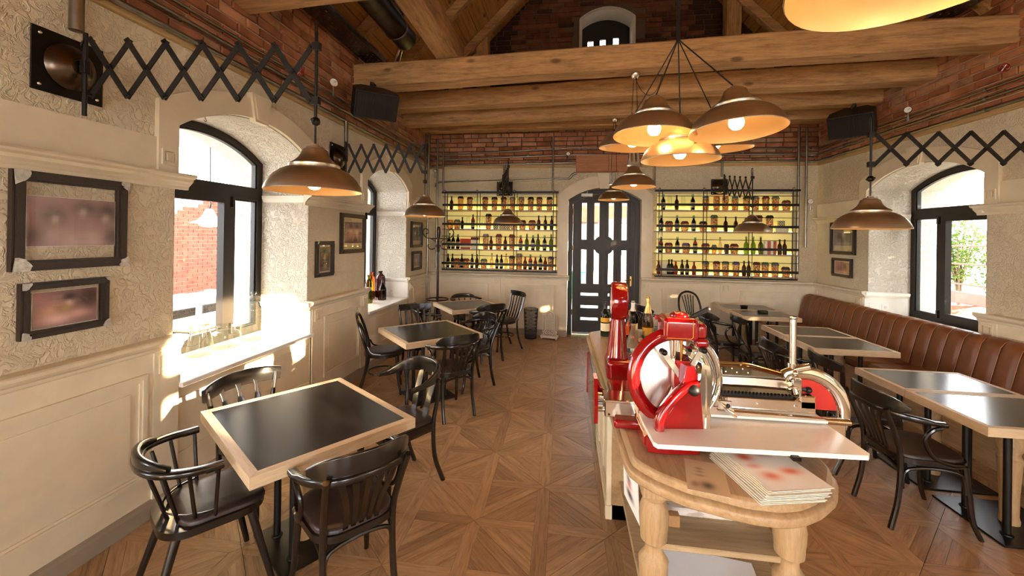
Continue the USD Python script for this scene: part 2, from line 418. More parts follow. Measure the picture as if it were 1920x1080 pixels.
def side_wall(name, X, P, wins, sgn, T=.92):
    out = np.array([sgn, 0, 0.])
    w = sbox(YF, 0, YB+.6, 4.6)
    for k in wins: w = w.difference(win_poly(k))
    lo, hi = (X-T, X) if sgn > 0 else (X, X+T)
    low = w.intersection(sbox(YF, 0, YB, ZT)); up = w.intersection(sbox(YF, ZT, YB+.6, 4.6))
    wall = obj(name, extrude(low, lo, hi), MATS['wall_plaster'], smooth=False, kind='structure', label='cream plaster side wall with panelled wainscot below and bare brick above, on the '+('left' if sgn > 0 else 'right'))
    if sgn > 0: obj('mortar_bed', extrude(up, lo, hi-.012), MATS['mortar'], wall, smooth=False)
    else: obj('mortar_bed', extrude(up, lo+.012, hi), MATS['mortar'], wall, smooth=False)
    # reveals: a lighter skin inside each opening
    for k in wins:
        ring = win_poly(k).difference(win_poly(k, g=.008))
        obj('reveal', extrude(ring, min(lo, hi)+.002, hi-.002) if sgn > 0 else extrude(ring, lo+.002, hi-.002), MATS['reveal_plaster'], wall, smooth=False)
    # panelling between the windows
    ys = sorted(wins); segs = []; a = YF
    for k in ys: segs.append((a, k[0])); a = k[1]
    segs.append((a, YB-.02))
    for i, (s0, s1) in enumerate(segs):
        mb = MB().add(extrude(sbox(s0, .02, s1, 1.06), X, X+sgn*.05) if sgn > 0 else extrude(sbox(s0, .02, s1, 1.06), X-.05, X))
        obj('wainscot', mb, cream, wall, smooth=False)
        e0, e1 = (.035 if i else 0), (.035 if i < len(segs)-1 else 0)
        obj('chair_rail', moulding(CAP, (X, s0-e0, 0), (X, s1+e1, 0), out), cream, wall, smooth=False)
        c0, c1 = (.09 if i else 0), (.09 if i < len(segs)-1 else 0)
        obj('cornice', moulding(CORN, (X, s0-c0, 0), (X, s1+c1, 0), out), cream, wall, smooth=False)
        obj('frieze', plane_poly(P, sbox(s0+(.14 if i else 0), 2.203, s1-(.14 if i < len(segs)-1 else 0), 2.42), 0, .018), cream, wall, smooth=False)
        obj('skirting', moulding(BASE, (X, s0, 0), (X, s1, 0), out), MATS['skirt_paint'], wall, smooth=False)
        L = s1-s0
        pm = MB(); n = 1 if L < 3 else int(L/1.9)
        u0 = s0+.17; du = (L-.34)/n
        for j in range(n):
            a_, b_ = u0+j*du+.04, u0+(j+1)*du-.04
            if b_-a_ < .3: continue
            frame_rect(pm, P, a_, b_, .26, .92)
        if pm.p: obj('panel_moulding', pm, cream, wall, smooth=False)
        for u, on in ((s0+.085, i > 0), (s1-.085, i < len(segs)-1)):
            if not on: continue
            pil = MB().add(plane_poly(P, sbox(u-.085, .02, u+.085, 1.03), .04, .062))
            obj('pilaster', pil, cream, wall, smooth=False)
            rosette(wall, P, u, .955, .115, .062)
        if s1 > 7:
            rosette(wall, P, s1-.12, .955, .10, .05)
    for k in wins:
        inn, o = win_poly(k), arch(k[0]-.14, k[1]+.14, 2.2, LZ[1]+.14, LZ[2]+.02)
        ring = o.difference(win_poly(k, z0=.77)).difference(sbox(-99, 0, 99, 2.2))
        obj('window_surround', plane_poly(P, ring, 0, .034), cream, wall, smooth=False)
        c = (k[0]+k[1])/2; kz = LZ[1]+LZ[2]
        key = Polygon([(c-.075, kz-.03), (c+.075, kz-.03), (c+.12, kz+.20), (c-.12, kz+.20)])
        kb = MB().add(plane_poly(P, key, 0, .055)).add(plane_poly(P, key.buffer(-.022, join_style=2), .05, .064))
        obj('keystone', kb, cream, wall, smooth=False)
        for u in (k[0]-.07, k[1]+.07): rosette(wall, P, u, 2.30, .105, .034)
        # wainscot and cornice return into the reveal; the apron under the sill
        rv = MB()
        for yy, s in ((k[0], 1), (k[1], -1)):
            a, b = sorted((X-sgn*.50, X+sgn*.05))
            rv.add(rbox((a, yy, .77), (b, yy+s*.022, 1.04)))
            rv.add(moulding([(0, 1.035), (.025, 1.035), (.05, 1.065), (.055, 1.10), (0, 1.11)], (a, yy, 0), (b+sgn*.0, yy, 0), (0, s, 0)))
            rv.add(moulding([(0, 2.125), (.02, 2.13), (.045, 2.165), (.05, 2.195), (0, 2.20)], (a, yy, 0), (sorted((X-sgn*.5, X))[1], yy, 0), (0, s, 0)))
            rv.add(rbox((a+.06, yy+s*.02, .80), (a+.36, yy+s*.026, .96)))
        obj('reveal_panelling', rv, MATS['white_paint'], wall, smooth=False)
        ap = MB().add(plane_poly(P, sbox(k[0], .02, k[1], .755), 0, .03)).add(plane_poly(P, sbox(k[0], .02, k[1], .30), .03, .042))
        ap.add(plane_poly(P, sbox(k[0]+.02, .66, k[1]-.02, .675), .03, .036))
        obj('apron', ap, cream, wall, smooth=False)
        obj('skirting', moulding(BASE, (X, k[0], 0), (X, k[1], 0), out), MATS['skirt_paint'], wall, smooth=False)
        a, b = sorted((X-sgn*.56, X+sgn*.085))
        obj('window_sill', MB().add(rbox((a, k[0]+.002, .755), (b, k[1]-.002, .79), .006)), MATS['sill_white'], wall, smooth=False)
    tr = rbox((X, YF, 3.085), (X+sgn*.035, YB-.03, 3.155), .004)
    obj('wood_batten', tr, MATS['trim_wood'], wall, smooth=False)
    return wall
plain('skirt_paint', srgb(150, 136, 116), .55, noise=.08, scale=6)
plain('sill_white', srgb(236, 232, 226), .28, noise=.02, scale=6)

wall_left = side_wall('wall_left', XL, PL, [W0, W1, W2], 1)
wall_right = side_wall('wall_right', XR, PR, [W5, W3], -1)
bricks(wall_left, 1.3, YB, 3.165, 4.42, [], PL, MATS['brick_red'], near=seen_first, seed=3)
bricks(wall_right, 3.2, YB, 3.165, 4.42, [], PR, MATS['brick_red'], near=seen_first, seed=5)

# back wall
DR = arch(0.0, 1.295, -.01, 2.50, .22)
bw = sbox(XL-.6, 0, XR+.6, ZT).difference(DR)
wall_back = obj('wall_back', extrude(bw, YB, YB+.45, 'y'), MATS['wall_plaster'], smooth=False, kind='structure', label='cream plaster end wall with the door, wainscot below and old brick gable above')
GW = arch(.20, 1.10, 5.22, 5.80, .17)
gp = Polygon([(XL-.9, ZT), (XR+.9, ZT), (XR+.9, 4.0), (.77, 8.2), (XL-.9, 4.0)]).difference(GW)
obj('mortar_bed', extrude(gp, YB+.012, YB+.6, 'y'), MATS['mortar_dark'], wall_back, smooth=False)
bricks(wall_back, XL, XR, 3.165, 3.93, [], PB, MATS['brick_red'], near=seen_first, seed=7, limit=240)
wall_gable = thing('wall_gable', 'dark old brick gable with a small arched opening high above the beams', None, kind='structure')
gin = gp.buffer(-.02)
class _Out:                      # bricks stay inside the gable outline
    def intersects(s, r): return not gin.contains(r)
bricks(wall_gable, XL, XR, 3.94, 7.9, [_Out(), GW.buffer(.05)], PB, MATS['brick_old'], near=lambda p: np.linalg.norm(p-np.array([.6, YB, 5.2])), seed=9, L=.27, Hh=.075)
rim = GW.buffer(.05).difference(GW.buffer(-.004))
obj('plaster_rim', extrude(rim, YB-.006, YB+.4, 'y'), MATS['reveal_plaster'], wall_gable, smooth=False)
# the shutter in the gable opening: dark boards with three slots
sh = sbox(.2, 5.2, 1.1, 5.72).difference(sbox(.32, 5.22, .43, 5.60)).difference(sbox(.55, 5.22, .66, 5.60)).difference(sbox(.79, 5.36, .90, 5.62))
sh = GW.buffer(.02).difference(sbox(.32, 5.22, .43, 5.58)).difference(sbox(.55, 5.22, .66, 5.60)).difference(sbox(.79, 5.38, .90, 5.62))
obj('shutter', extrude(sh, YB+.38, YB+.42, 'y'), MATS['plastic_black'], wall_gable, smooth=False)
obj('grey_box', rbox((.58, YB+.30, 5.22), (.98, YB+.37, 5.40), .01), MATS['zinc_dark'], wall_gable, smooth=False)

mo = np.array([0, -1., 0])
for a, b in ((XL, -.0), (1.295, XR)):
    obj('wainscot', extrude(sbox(a, .02, b, 1.06), YB-.05, YB, 'y'), cream, wall_back, smooth=False)
    obj('chair_rail', moulding(CAP, (a, YB, 0), (b+(.03 if a < -1 else 0), YB, 0), mo), cream, wall_back, smooth=False)
    obj('skirting', moulding(BASE, (a, YB, 0), (b, YB, 0), mo), MATS['skirt_paint'], wall_back, smooth=False)
pm = MB()
for a, b in ((-2.40, -1.47), (-1.17, -.24), (1.65, 2.49), (2.93, 3.90)): frame_rect(pm, PB, a, b, .26, .93)
obj('panel_moulding', pm, cream, wall_back, smooth=False)
for u in (-1.32, -.09, 1.385, 2.71, -2.53):
    obj('pilaster', plane_poly(PB, sbox(u-.085, .02, u+.085, 1.03), .04, .062), cream, wall_back, smooth=False)
    rosette(wall_back, PB, u, .975, .11, .062)
do = arch(-.19, 1.485, 1.1, 2.58, .36).difference(DR).difference(sbox(-9, 0, 9, 1.1))
obj('door_surround', plane_poly(PB, do, 0, .036), cream, wall_back, smooth=False)
for u in (-.095, 1.39): rosette(wall_back, PB, u, 2.22, .105, .036)
obj('keystone', plane_poly(PB, Polygon([(.56, 2.70), (.735, 2.70), (.79, 2.98), (.505, 2.98)]), 0, .06), cream, wall_back, smooth=False)
obj('wood_batten', rbox((XL, YB-.03, 3.09), (XR, YB, 3.155), .004), MATS['trim_wood_x'], wall_back, smooth=False)
obj('wall_front', extrude(sbox(XL-.9, 0, XR+.9, 8.2).difference(arch(-1.9, .1, .5, 2.53, .24)).difference(arch(1.4, 3.4, .5, 2.53, .24)), YF-.3, YF, 'y'), MATS['wall_plaster'], smooth=False, kind='structure', label='plain plaster wall behind the camera')

# floor: 60 cm tiles set diagonally, each a cross of planks with edge strips and four fielded triangles
for i, (a, b) in enumerate([((118, 84, 54), (196, 156, 114)), ((110, 78, 50), (188, 148, 106)), ((124, 90, 58), (202, 162, 120)), ((102, 72, 46), (180, 140, 100))]):
    wood(f'floor_wood_{"abcd"[i]}', srgb(*a), srgb(*b), 'x', 1.7, .42, .15, stretch=11., uv=True)
floor = obj('floor', rbox((XL-.9, YF-.3, -.06), (XR+.9, YB+.5, -.006)), MATS['mortar_dark'], smooth=False, kind='structure', label='floor of square wood-pattern tiles with star-shaped plank joints')
S6 = .599; HD = S6/math.sqrt(2)
def tile_pieces():
    h = HD; w = .043; g = .0007; e = .072
    sq = Polygon([(0, -h), (h, 0), (0, h), (-h, 0)]).buffer(-.0007, join_style=2)
    out = []
    out.append((sq.intersection(sbox(-w, -h, w, h)), PI/2))
    for s in (1, -1): out.append((sq.intersection(sbox(min(s*w, s*h), -w, max(s*w, s*h), w)), 0))
    for k in range(4):
        a = k*PI/2
        tri = sq.intersection(affinity.rotate(sbox(w, w, h, h), k*90, origin=(0, 0)))
        inner = sq.buffer(-e, join_style=2)
        ang = a+3*PI/4
        out.append((tri.difference(inner), ang)); out.append((tri.intersection(inner), ang))
    return [(p.buffer(-g, join_style=2), a) for p, a in out]
TP = tile_pieces()
fl = []; rng = random.Random(11)
ca, sa = math.cos(.0125), math.sin(.0125)
ox, oy = -.4834*1.81/1.55, 2.2096*1.81/1.55
for i in range(-7, 13):
    for j in range(-9, 16):
        if (i+j) % 2 == 0: continue
        lx, ly = i*HD, j*HD
        cx, cy = ox+lx*ca-ly*sa, oy+lx*sa+ly*ca
        if not (XL-.2 < cx < XR+.2 and -1.2 < cy < YB+.75): continue
        for p, a in TP:
            if p.is_empty: continue
            m = extrude(p, -.01, rng.uniform(-.0008, .0006), 'z')
            q = m.vertices[:, :2].copy()
            c, s = math.cos(a), math.sin(a)
            uv = np.stack([q[:, 0]*c+q[:, 1]*s, -q[:, 0]*s+q[:, 1]*c], 1)+np.array([rng.randint(0, 60)*3.7, rng.randint(0, 60)*2.9])
            m.vertices[:, 0], m.vertices[:, 1] = cx+q[:, 0]*ca-q[:, 1]*sa, cy+q[:, 0]*sa+q[:, 1]*ca
            fl.append((m, uv, rng.choice('aaabbccd')))
fl.sort(key=lambda t: seen_first(t[0].vertices.mean(0)))
for m, uv, k in fl[:300]: obj('floor_plank', m, MATS['floor_wood_'+k], floor, uv=uv)
for k in 'abcd':
    sel = [t for t in fl[300:] if t[2] == k]
    obj('floor_plank', trimesh.util.concatenate([t[0] for t in sel]), MATS['floor_wood_'+k], floor, uv=np.vstack([t[1] for t in sel]), kind='stuff')

# roof: planked slopes on rafters, tie beams, posts
def slope(sgn):
    X = XL if sgn > 0 else XR
    c = thing('roof_slope', 'sloping roof of warm brown boards on rafters, '+('left' if sgn > 0 else 'right')+' side', None, kind='structure')
    u = np.array([sgn, 0, 1.])/math.sqrt(2); nrm = np.array([-sgn, 0, 1.])/math.sqrt(2)
    o = np.array([X-sgn*.3, 0, 4.05])
    rng = random.Random(20+sgn)
    L = 5.3; w = .27
    for i in range(int(L/w)):
        a, b = o+u*(i*w+.004), o+u*((i+1)*w-.004)
        y0, y1 = YF, YB+.3
        v = [p+np.array([0, yy, 0])+nrm*k for k in (0, .03) for yy in (y0, y1) for p in (a, b)]
        m = trimesh.convex.convex_hull(np.array(v)); m.apply_translation(nrm*rng.uniform(0, .006))
        obj('roof_board', m, MATS['roof_board'], c, smooth=False)
    for yy in np.arange(-3.2, 7.6, 1.15):
        a, b = o-nrm*.07+np.array([0, yy, 0]), o+u*L-nrm*.07+np.array([0, yy, 0])
        obj('rafter', ribbon([a, b], .13, .14, nrm, .1), MATS['beam_wood'], c, smooth=False)
    return c
slope(1); slope(-1)

def timber(name, a, b, w, h, m, label, up=(0, 0, 1), seed=0, parent=None, kind='structure'):
    """a hewn beam: slightly uneven section, waney edges"""
    a, b = np.asarray(a, float), np.asarray(b, float); n = 40
    rng = np.random.default_rng(seed)
    P = a+(b-a)*np.linspace(0, 1, n)[:, None]
    _, T, S, U = frames(P, False, up)
    sh = [(-1, -.86), (-.86, -1), (.86, -1), (1, -.86), (1, .86), (.86, 1), (-.86, 1), (-1, .86)]
    t = np.linspace(0, 1, n)*np.linalg.norm(b-a)
    rings = []
    for k, (sx, sy) in enumerate(sh):
        jx = .012*(meshkit.fbm(np.stack([t*1.1, np.full(n, k//2*3.1+seed), np.zeros(n)], 1), 3, seed)-.5)*2
        jy = .016*(meshkit.fbm(np.stack([t*.8, np.full(n, k//2*5.7+seed+9), np.zeros(n)], 1), 3, seed)-.5)*2
        rings.append(P+S*(sx*w/2+jx)[:, None]+U*(sy*h/2+jy)[:, None])
    return obj(name, skin(np.stack(rings, 1), False), m, parent, smooth=25, label=label, kind=kind)
Bm = MATS['beam_wood']
timber('tie_beam', (XL-.25, 2.98, 3.77), (XR+.25, 2.78, 3.86), .27, .28, Bm, 'roof beam nearest the camera, at the top left of the picture', seed=1)
timber('tie_beam', (XL-.25, 4.91, 3.765), (XR+.25, 4.65, 3.85), .28, .275, Bm, 'thick hewn tie beam just below the gable window, with a long dark crack', seed=2)
timber('tie_beam', (XL-.25, 5.97, 3.80), (XR+.25, 5.52, 3.83), .27, .24, Bm, 'second tie beam below the thick one, ending beside the left loudspeaker', seed=3)
timber('tie_beam', (XL-.25, 6.45, 3.69), (XR+.25, 6.32, 3.825), .22, .24, Bm, 'third tie beam below the thick one, with a split along its side', seed=4)
timber('tie_beam', (XL-.25, 7.33, 3.80), (XR+.25, 7.12, 3.83), .22, .22, Bm, 'tie beam next to the end wall, behind the others', seed=5)
timber('wall_plate', (XL, YB-.09, 3.86), (XR, YB-.09, 3.90), .16, .20, Bm, 'timber plate lying along the end wall above the brick', seed=6)
timber('purlin', (-1.46, 2.85, 4.06), (-1.46, 4.86, 4.05), .27, .26, MATS['beam_wood_y'], 'short squared timber lying across the tie beams at upper left', seed=7)
timber('king_post', (-1.52, 7.25, 3.9), (-1.58, 7.25, 6.3), .22, .22, MATS['beam_wood_z'], 'upright roof post before the gable, left of the small window', up=(0, 1, 0), seed=8)
timber('king_post', (2.62, 7.25, 3.9), (2.62, 7.25, 6.1), .22, .22, MATS['beam_wood_z'], 'upright roof post before the gable, right of the small window', up=(0, 1, 0), seed=9)
timber('roof_brace', (-2.35, 7.1, 3.95), (-1.62, 7.2, 5.0), .15, .16, MATS['beam_wood_z'], 'slanting brace leaning on the left roof post', up=(0, 1, 0), seed=10)
timber('roof_brace', (3.55, 7.1, 3.95), (2.70, 7.2, 5.1), .15, .16, MATS['beam_wood_z'], 'slanting brace leaning on the right roof post', up=(0, 1, 0), seed=11)
timber('roof_purlin', (-1.95, -3, 4.98), (-1.95, YB, 4.98), .18, .2, MATS['beam_wood_y'], 'long purlin under the left roof slope', seed=12)
timber('roof_purlin', (3.48, -3, 4.98), (3.48, YB, 4.98), .18, .2, MATS['beam_wood_y'], 'long purlin under the right roof slope', seed=13)
# ---------------------------------------------------------------- windows and the door
for c in ('roof_cover',):
    mb = MB()
    for sgn, X in ((1, XL), (-1, XR)):
        u = np.array([sgn, 0, 1.])/math.sqrt(2); nrm = np.array([-sgn, 0, 1.])/math.sqrt(2); o = np.array([X-sgn*.9, 0, 3.45])
        v = [p+np.array([0, yy, 0])+nrm*k for k in (.05, .12) for yy in (YF-.3, YB+.6) for p in (o, o+u*7)]
        mb.add(trimesh.convex.convex_hull(np.array(v)))
    obj('roof_tile_layer', mb, MATS['mortar_dark'], smooth=False, kind='structure', label='outer roof covering above the boards')

FB = MATS['frame_brown']
def window(n, k, X, sgn, label):
    """arched frame, transom, one wide casement and one narrow light; k = (near jamb, far jamb)"""
    t = thing(f'window_{n}', label, None, kind='structure')
    xo = X-sgn*.60                                    # outer face of the frame
    lay = lambda p, a, b: extrude(p, *sorted((xo+sgn*a, xo+sgn*b)))
    z0, zt = .80, 2.20
    outer = arch(k[0]+.009, k[1]-.009, z0-.01, LZ[1]-.003, LZ[2]-.007)
    inner = arch(k[0]+.075, k[1]-.075, z0+.07, LZ[1]-.02, LZ[2]-.05)
    tr = sbox(k[0]+.05, zt-.06, k[1]-.05, zt+.06)
    ym = k[0]+(k[1]-k[0])*.72
    mu = sbox(ym-.05, z0, ym+.05, zt)
    obj('frame', lay(outer.difference(inner).union(tr).union(mu).intersection(outer), 0, .075), FB, t, smooth=False)
    cas = sbox(k[0]+.06, z0+.055, ym-.035, zt-.045)
    obj('casement', lay(cas.difference(cas.buffer(-.07, join_style=2)), .03, .10), FB, t, smooth=False)
    top = inner.intersection(sbox(-9, zt+.05, 99, 9))
    bead = MB().add(lay(top.difference(top.buffer(-.018, join_style=2)), .02, .06))
    nar = sbox(ym+.05, z0+.07, k[1]-.075, zt-.06)
    bead.add(lay(nar.difference(nar.buffer(-.018, join_style=2)), .02, .06))
    obj('glazing_bead', bead, MATS['plastic_black'], t, smooth=False)
    for p in (top.buffer(-.01), nar.buffer(-.01), cas.buffer(-.062, join_style=2)):
        obj('pane', lay(p, .040, .046), MATS['window_glass'], t, smooth=False)
    h = MB()
    for zz in (z0+.10, zt-.10): h.add(rbox((xo+sgn*.075, ym-.012, zz-.05), (xo+sgn*.112, ym+.012, zz+.05), .004))
    h.add(rbox((xo+sgn*.098, k[0]+.075, 1.38), (xo+sgn*.115, k[0]+.105, 1.52), .004)); h.cyl((xo+sgn*.12, k[0]+.09, 1.48), (xo+sgn*.15, k[0]+.09, 1.48), .008); h.bar((xo+sgn*.15, k[0]+.09, 1.485), (xo+sgn*.15, k[0]+.09, 1.36), .018, .012, (1, 0, 0))
    obj('hinge', h, FB, t, smooth=False)
    return t
window(1, W1, XL, 1, 'arched dark-framed window by the front left table, red wall outside')
window(2, W2, XL, 1, 'narrowly seen arched window with coloured bottles on its sill')
window(3, W3, XR, -1, 'arched dark-framed window above the leather bench')
window(4, W5, XR, -1, 'arched window beside the camera that lets the low sun in')
window(5, W0, XL, 1, 'arched window beside the camera on the left')

dk = MATS['door_paint'] if 'door_paint' in MATS else plain('door_paint', srgb(50, 43, 36), .5, noise=.12, scale=5, bump=.1)
door = thing('door_1', 'dark brown panelled entrance door with narrow glass lights', None, kind='structure')
Y0 = 7.86
obj('door_frame', extrude(arch(.003, 1.292, .0, 2.495, .215).difference(arch(.085, 1.215, -.1, 2.44, .19)), Y0-.06, Y0+.06, 'y'), dk, door, smooth=False)
leaf = arch(.09, 1.21, .02, 2.44, .185)
cols = (.295, .525, .785, 1.02)
lights = []
oc = Polygon([(.655+.155*math.cos(a), 1.675+.155*math.sin(a)) for a in np.arange(16)*PI/8])
for i, c in enumerate(cols):
    for z0, z1 in ((1.775, 2.46), (.955, 1.59)):
        p = sbox(c-.048, z0, c+.048, z1)
        if i in (1, 2): p = p.difference(oc.buffer(.03))
        lights.append(p)
hz = [sbox(a, z-.03, b, z+.03) for z in (.76, .53, .305) for a, b in ((.245, .57), (.74, 1.07))]
cut = leaf
for p in lights+hz: cut = cut.difference(p)
obj('leaf', extrude(cut, Y0-.03, Y0+.03, 'y'), dk, door, smooth=False)
mold = MB()
for p in lights+hz:
    for a, b, d in ((.0, .016, .05), (.016, .034, .042)):
        mold.add(extrude(p.buffer(b, join_style=2).difference(p.buffer(a, join_style=2)), Y0-d, Y0-.02, 'y'))
    q = p.buffer(.062, join_style=2)
    mold.add(extrude(q.difference(q.buffer(-.009, join_style=2)), Y0-.043, Y0-.02, 'y'))
mold.add(extrude(oc.buffer(-.012).difference(oc.buffer(-.03)), Y0-.04, Y0-.02, 'y'))
obj('panel_moulding', mold, dk, door, smooth=False)
for p in lights: obj('pane', extrude(p.buffer(.004), Y0-.004, Y0+.004, 'y'), MATS['window_glass'], door, smooth=False)
glass('frosted', (.95, .96, 1.), .35)
for p in hz: obj('pane', extrude(p.buffer(.004), Y0-.004, Y0+.004, 'y'), MATS['frosted_pane'] if 'frosted_pane' in MATS else mat('frosted_pane', {'t': ('translucent_bsdf', dict(color=(.9, .92, .95))), 'g': ('glossy_bsdf', dict(roughness=.2)), 'm': ('mix_closure', dict(fac=.1))}, [('t.BSDF', 'm.closure1'), ('g.BSDF', 'm.closure2')], 'm.closure'), door, smooth=False)
plain('brass', srgb(170, 124, 62), .28, 1.)
hd = MB().box((1.125, Y0-.045, .93), (1.165, Y0-.03, 1.12), .006).cyl((1.145, Y0-.03, 1.05), (1.145, Y0-.085, 1.05), .009).tube(spline([(1.145, Y0-.085, 1.05), (1.10, Y0-.09, 1.055), (1.05, Y0-.085, 1.045), (1.03, Y0-.08, 1.05)]), .009).cyl((1.145, Y0-.03, 1.05), (1.145, Y0-.05, 1.05), .022)
obj('door_handle', hd, MATS['brass'], door, label='brass lever handle')
for zz in (.42, 1.62, 2.30):
    obj('hinge', MB().cyl((.093, Y0-.045, zz-.05), (.093, Y0-.045, zz+.05), .011), MATS['brass'], door)
obj('kick_plate', rbox((.10, Y0-.045, .02), (1.2, Y0-.03, .055)), MATS['galvanised'], door, smooth=False)
cl = thing('door_closer', 'small white box with an arm above the entrance door', 'door closer', (.33, Y0-.07, 2.60))
obj('housing', rbox((-.10, -.045, -.028), (.11, .04, .028), .006), MATS['plastic_white'], cl)
obj('arm', MB().tube([(0, -.02, .028), (.02, -.04, .05), (-.02, -.02, .085), (.05, .03, .09)], .007, 8), MATS['plastic_white'], cl)

# ---------------------------------------------------------------- outside
masonry('clinker', [(0, srgb(150, 60, 48)), (.5, srgb(176, 80, 64)), (1, srgb(160, 72, 58))], scale=30)
plain('paving', srgb(176, 172, 164), .9, noise=.12, scale=3)
ground = obj('ground', MB().box((XR+.9, -14, -.12), (24, 22, -.02)).box((-24, -14, -.12), (XL-.9, 22, -.02)).box((XL-.9, YB+.5, -.12), (XR+.9, 22, -.02)).box((XL-.9, -14, -.12), (XR+.9, YF-.3, -.02)), MATS['paving'], smooth=False, kind='structure', label='pale paving of the yards outside the windows')
# brick building outside the left window: courses in relief
nb = thing('brick_building', 'red brick building with a sloping top, outside the front left window', 'building')
gpoly = Polygon([(-8, 0.55), (22, 0.55), (22, 3.0), (9.6, 3.45), (6.4, 2.9), (5.0, 2.6), (-8, -.0)])
gpoly = Polygon([(-2, .0), (24, .0), (24, 1.6), (14, 2.0), (10.5, 2.55), (9.3, 2.68), (8.41, 2.51), (7.99, 2.27), (5, 1.3), (-2, .9)])
XO = -8.6
obj('wall', extrude(gpoly, XO-.4, XO, 'x'), MATS['mortar'], nb, smooth=False)
cm = MB(); rng = random.Random(4)
for r in range(27):
    z_ = .35+r*.085
    y_ = 5.2-(r % 2)*.13
    while y_ < 13:
        bx = sbox(y_, z_, y_+.245, z_+.07)
        if gpoly.contains(bx): cm.add(rbox((XO-.01, y_, z_), (XO+.012+rng.random()*.006, y_+.245, z_+.07)))
        y_ += .26
obj('brick', cm, MATS['clinker'], nb, smooth=False, kind='stuff')
gw = thing('garden_wall', 'low whitewashed rough wall at the foot of the red building outside', 'wall')
plain('whitewash', srgb(214, 214, 212), .9, noise=.12, scale=8, bump=.6)
obj('wall', rbox((-6.9, -4, -.02), (-6.55, 16, .64), .02), MATS['whitewash'], gw, smooth=False)
rng = random.Random(6); ck = MB()
for i in range(60):
    y_ = 3+i*.16; h_ = rng.uniform(.02, .16); ck.add(rbox((-6.88, y_, .62), (-6.58, y_+rng.uniform(.1, .2), .62+h_*.6), .01))
obj('capstone', ck, MATS['whitewash'], gw, smooth=False, kind='stuff')
# chairs and a table outside the left window
wood('wicker', srgb(40, 36, 32), srgb(84, 76, 68), 'z', 6., .6, .8)
def wicker_chair(loc, rz, label):
    t = thing('wicker_chair', label, 'chair', loc, rz, 'wicker chairs outside')
    bk = MB()
    for i in range(15): bk.box((-.24+i*.034, .22, .42), (-.215+i*.034, .235, .79))
    for i in range(10): bk.box((-.25, .219, .44+i*.038), (.25, .238, .462+i*.038))
    bk.tube([(-.25, .228, .4), (-.255, .228, .80), (.255, .228, .80), (.25, .228, .4)], .016, 8)
    obj('backrest', bk, MATS['wicker'], t, smooth=False)
    obj('seat', rbox((-.25, -.24, .40), (.25, .24, .44), .012), MATS['wicker'], t, smooth=False)
    for x_ in (-.22, .22):
        for y_ in (-.2, .21): obj('leg', MB().cyl((x_, y_, 0), (x_, y_, .41), .018, 8), MATS['black_iron'], t)
    return t
wicker_chair((-5.25, 5.42, -.02), math.radians(-97), 'dark woven chair outside the front left window, nearer the window middle')
wicker_chair((-5.25, 4.72, -.02), math.radians(-95), 'dark woven chair outside the front left window, half hidden by the wall')
ot = thing('patio_table', 'brown-topped table outside the front left window', 'table', (-4.38, 4.75, -.02))
wood('patio_wood', srgb(150, 92, 66), srgb(186, 128, 98), 'y', 2.)
obj('tabletop', rbox((-.4, -.75, .72), (.4, .75, .75), .008), MATS['patio_wood'], ot, smooth=False)
for x_, y_ in ((-.33, -.66), (.33, -.66), (-.33, .66), (.33, .66)): obj('leg', MB().box((x_-.025, y_-.025, 0), (x_+.025, y_+.025, .72)), MATS['black_iron'], ot, smooth=False)
# hanging lamp outside
hl = thing('outdoor_lamp', 'white bell-shaped lamp hanging on a chain outside the window', 'lamp', (-4.6, 4.75, 1.92))
obj('shade', MB().lathe([(.20, 0), (.195, .012), (.12, .05), (.075, .10), (.05, .17), (.03, .19), (0, .195)], 24), MATS['plastic_white'], hl)
obj('diffuser', MB().lathe([(0, -.05), (.08, -.04), (.12, -.01), (.12, .01)], 24), MATS['plastic_white'], hl)
obj('chain', MB().tube(spline([(0, 0, .19), (.02, 0, .26), (-.015, .01, .32), (.01, 0, .40), (0, 0, 1.0)]), .008, 6), MATS['black_iron'], hl)
ev = thing('eave', 'pale roof overhang seen at the top of the front left window', 'eaves')
obj('soffit', rbox((-4.7, -4, 2.92), (XL-.93, 12, 3.0)), MATS['white_paint'], ev, smooth=False)
# terrace to the right
ter = thing('terrace_roof', 'tan wooden beam and roof of the terrace outside the right window', 'pergola')
plain('tan_paint', srgb(186, 158, 128), .7, noise=.06, scale=4)
plain('brown_paint', srgb(120, 72, 54), .6, noise=.1, scale=6)
obj('beam', rbox((8.2, -1., 2.52), (8.45, 14, 2.86)), MATS['tan_paint'], ter, smooth=False)
for y_ in (6.3, 9.0, 12.4): obj('post', rbox((8.27, y_, 0), (8.37, y_+.1, 2.55)), MATS['brown_paint'], ter, smooth=False)
fe = thing('wire_fence', 'thin rail fence before the bushes outside the right window', 'fence')
for z_ in (.9, 1.35, 1.75): obj('rail', MB().cyl((8.7, 3.5, z_), (8.7, 15, z_), .018, 8), MATS['brown_paint'], fe)
for y_ in np.arange(4, 15, 1.9): obj('post', MB().cyl((8.7, y_, 0), (8.7, y_, 1.8), .025, 8), MATS['brown_paint'], fe)
mat('leaf', {'o': ('geometry', {}), 'r': ('rgb_ramp', {'ramp': [(0, srgb(70, 92, 42)), (.6, srgb(120, 136, 70)), (1, srgb(170, 160, 90))]}), 'd': ('diffuse_bsdf', {}), 't': ('translucent_bsdf', {}), 'm': ('mix_closure', dict(fac=.4))},
    [('o.random_per_island', 'r.fac'), ('r.color', 'd.color'), ('r.color', 't.color'), ('d.BSDF', 'm.closure1'), ('t.BSDF', 'm.closure2')], 'm.closure')
plain('bark', srgb(92, 74, 58), .9, noise=.2, scale=20)
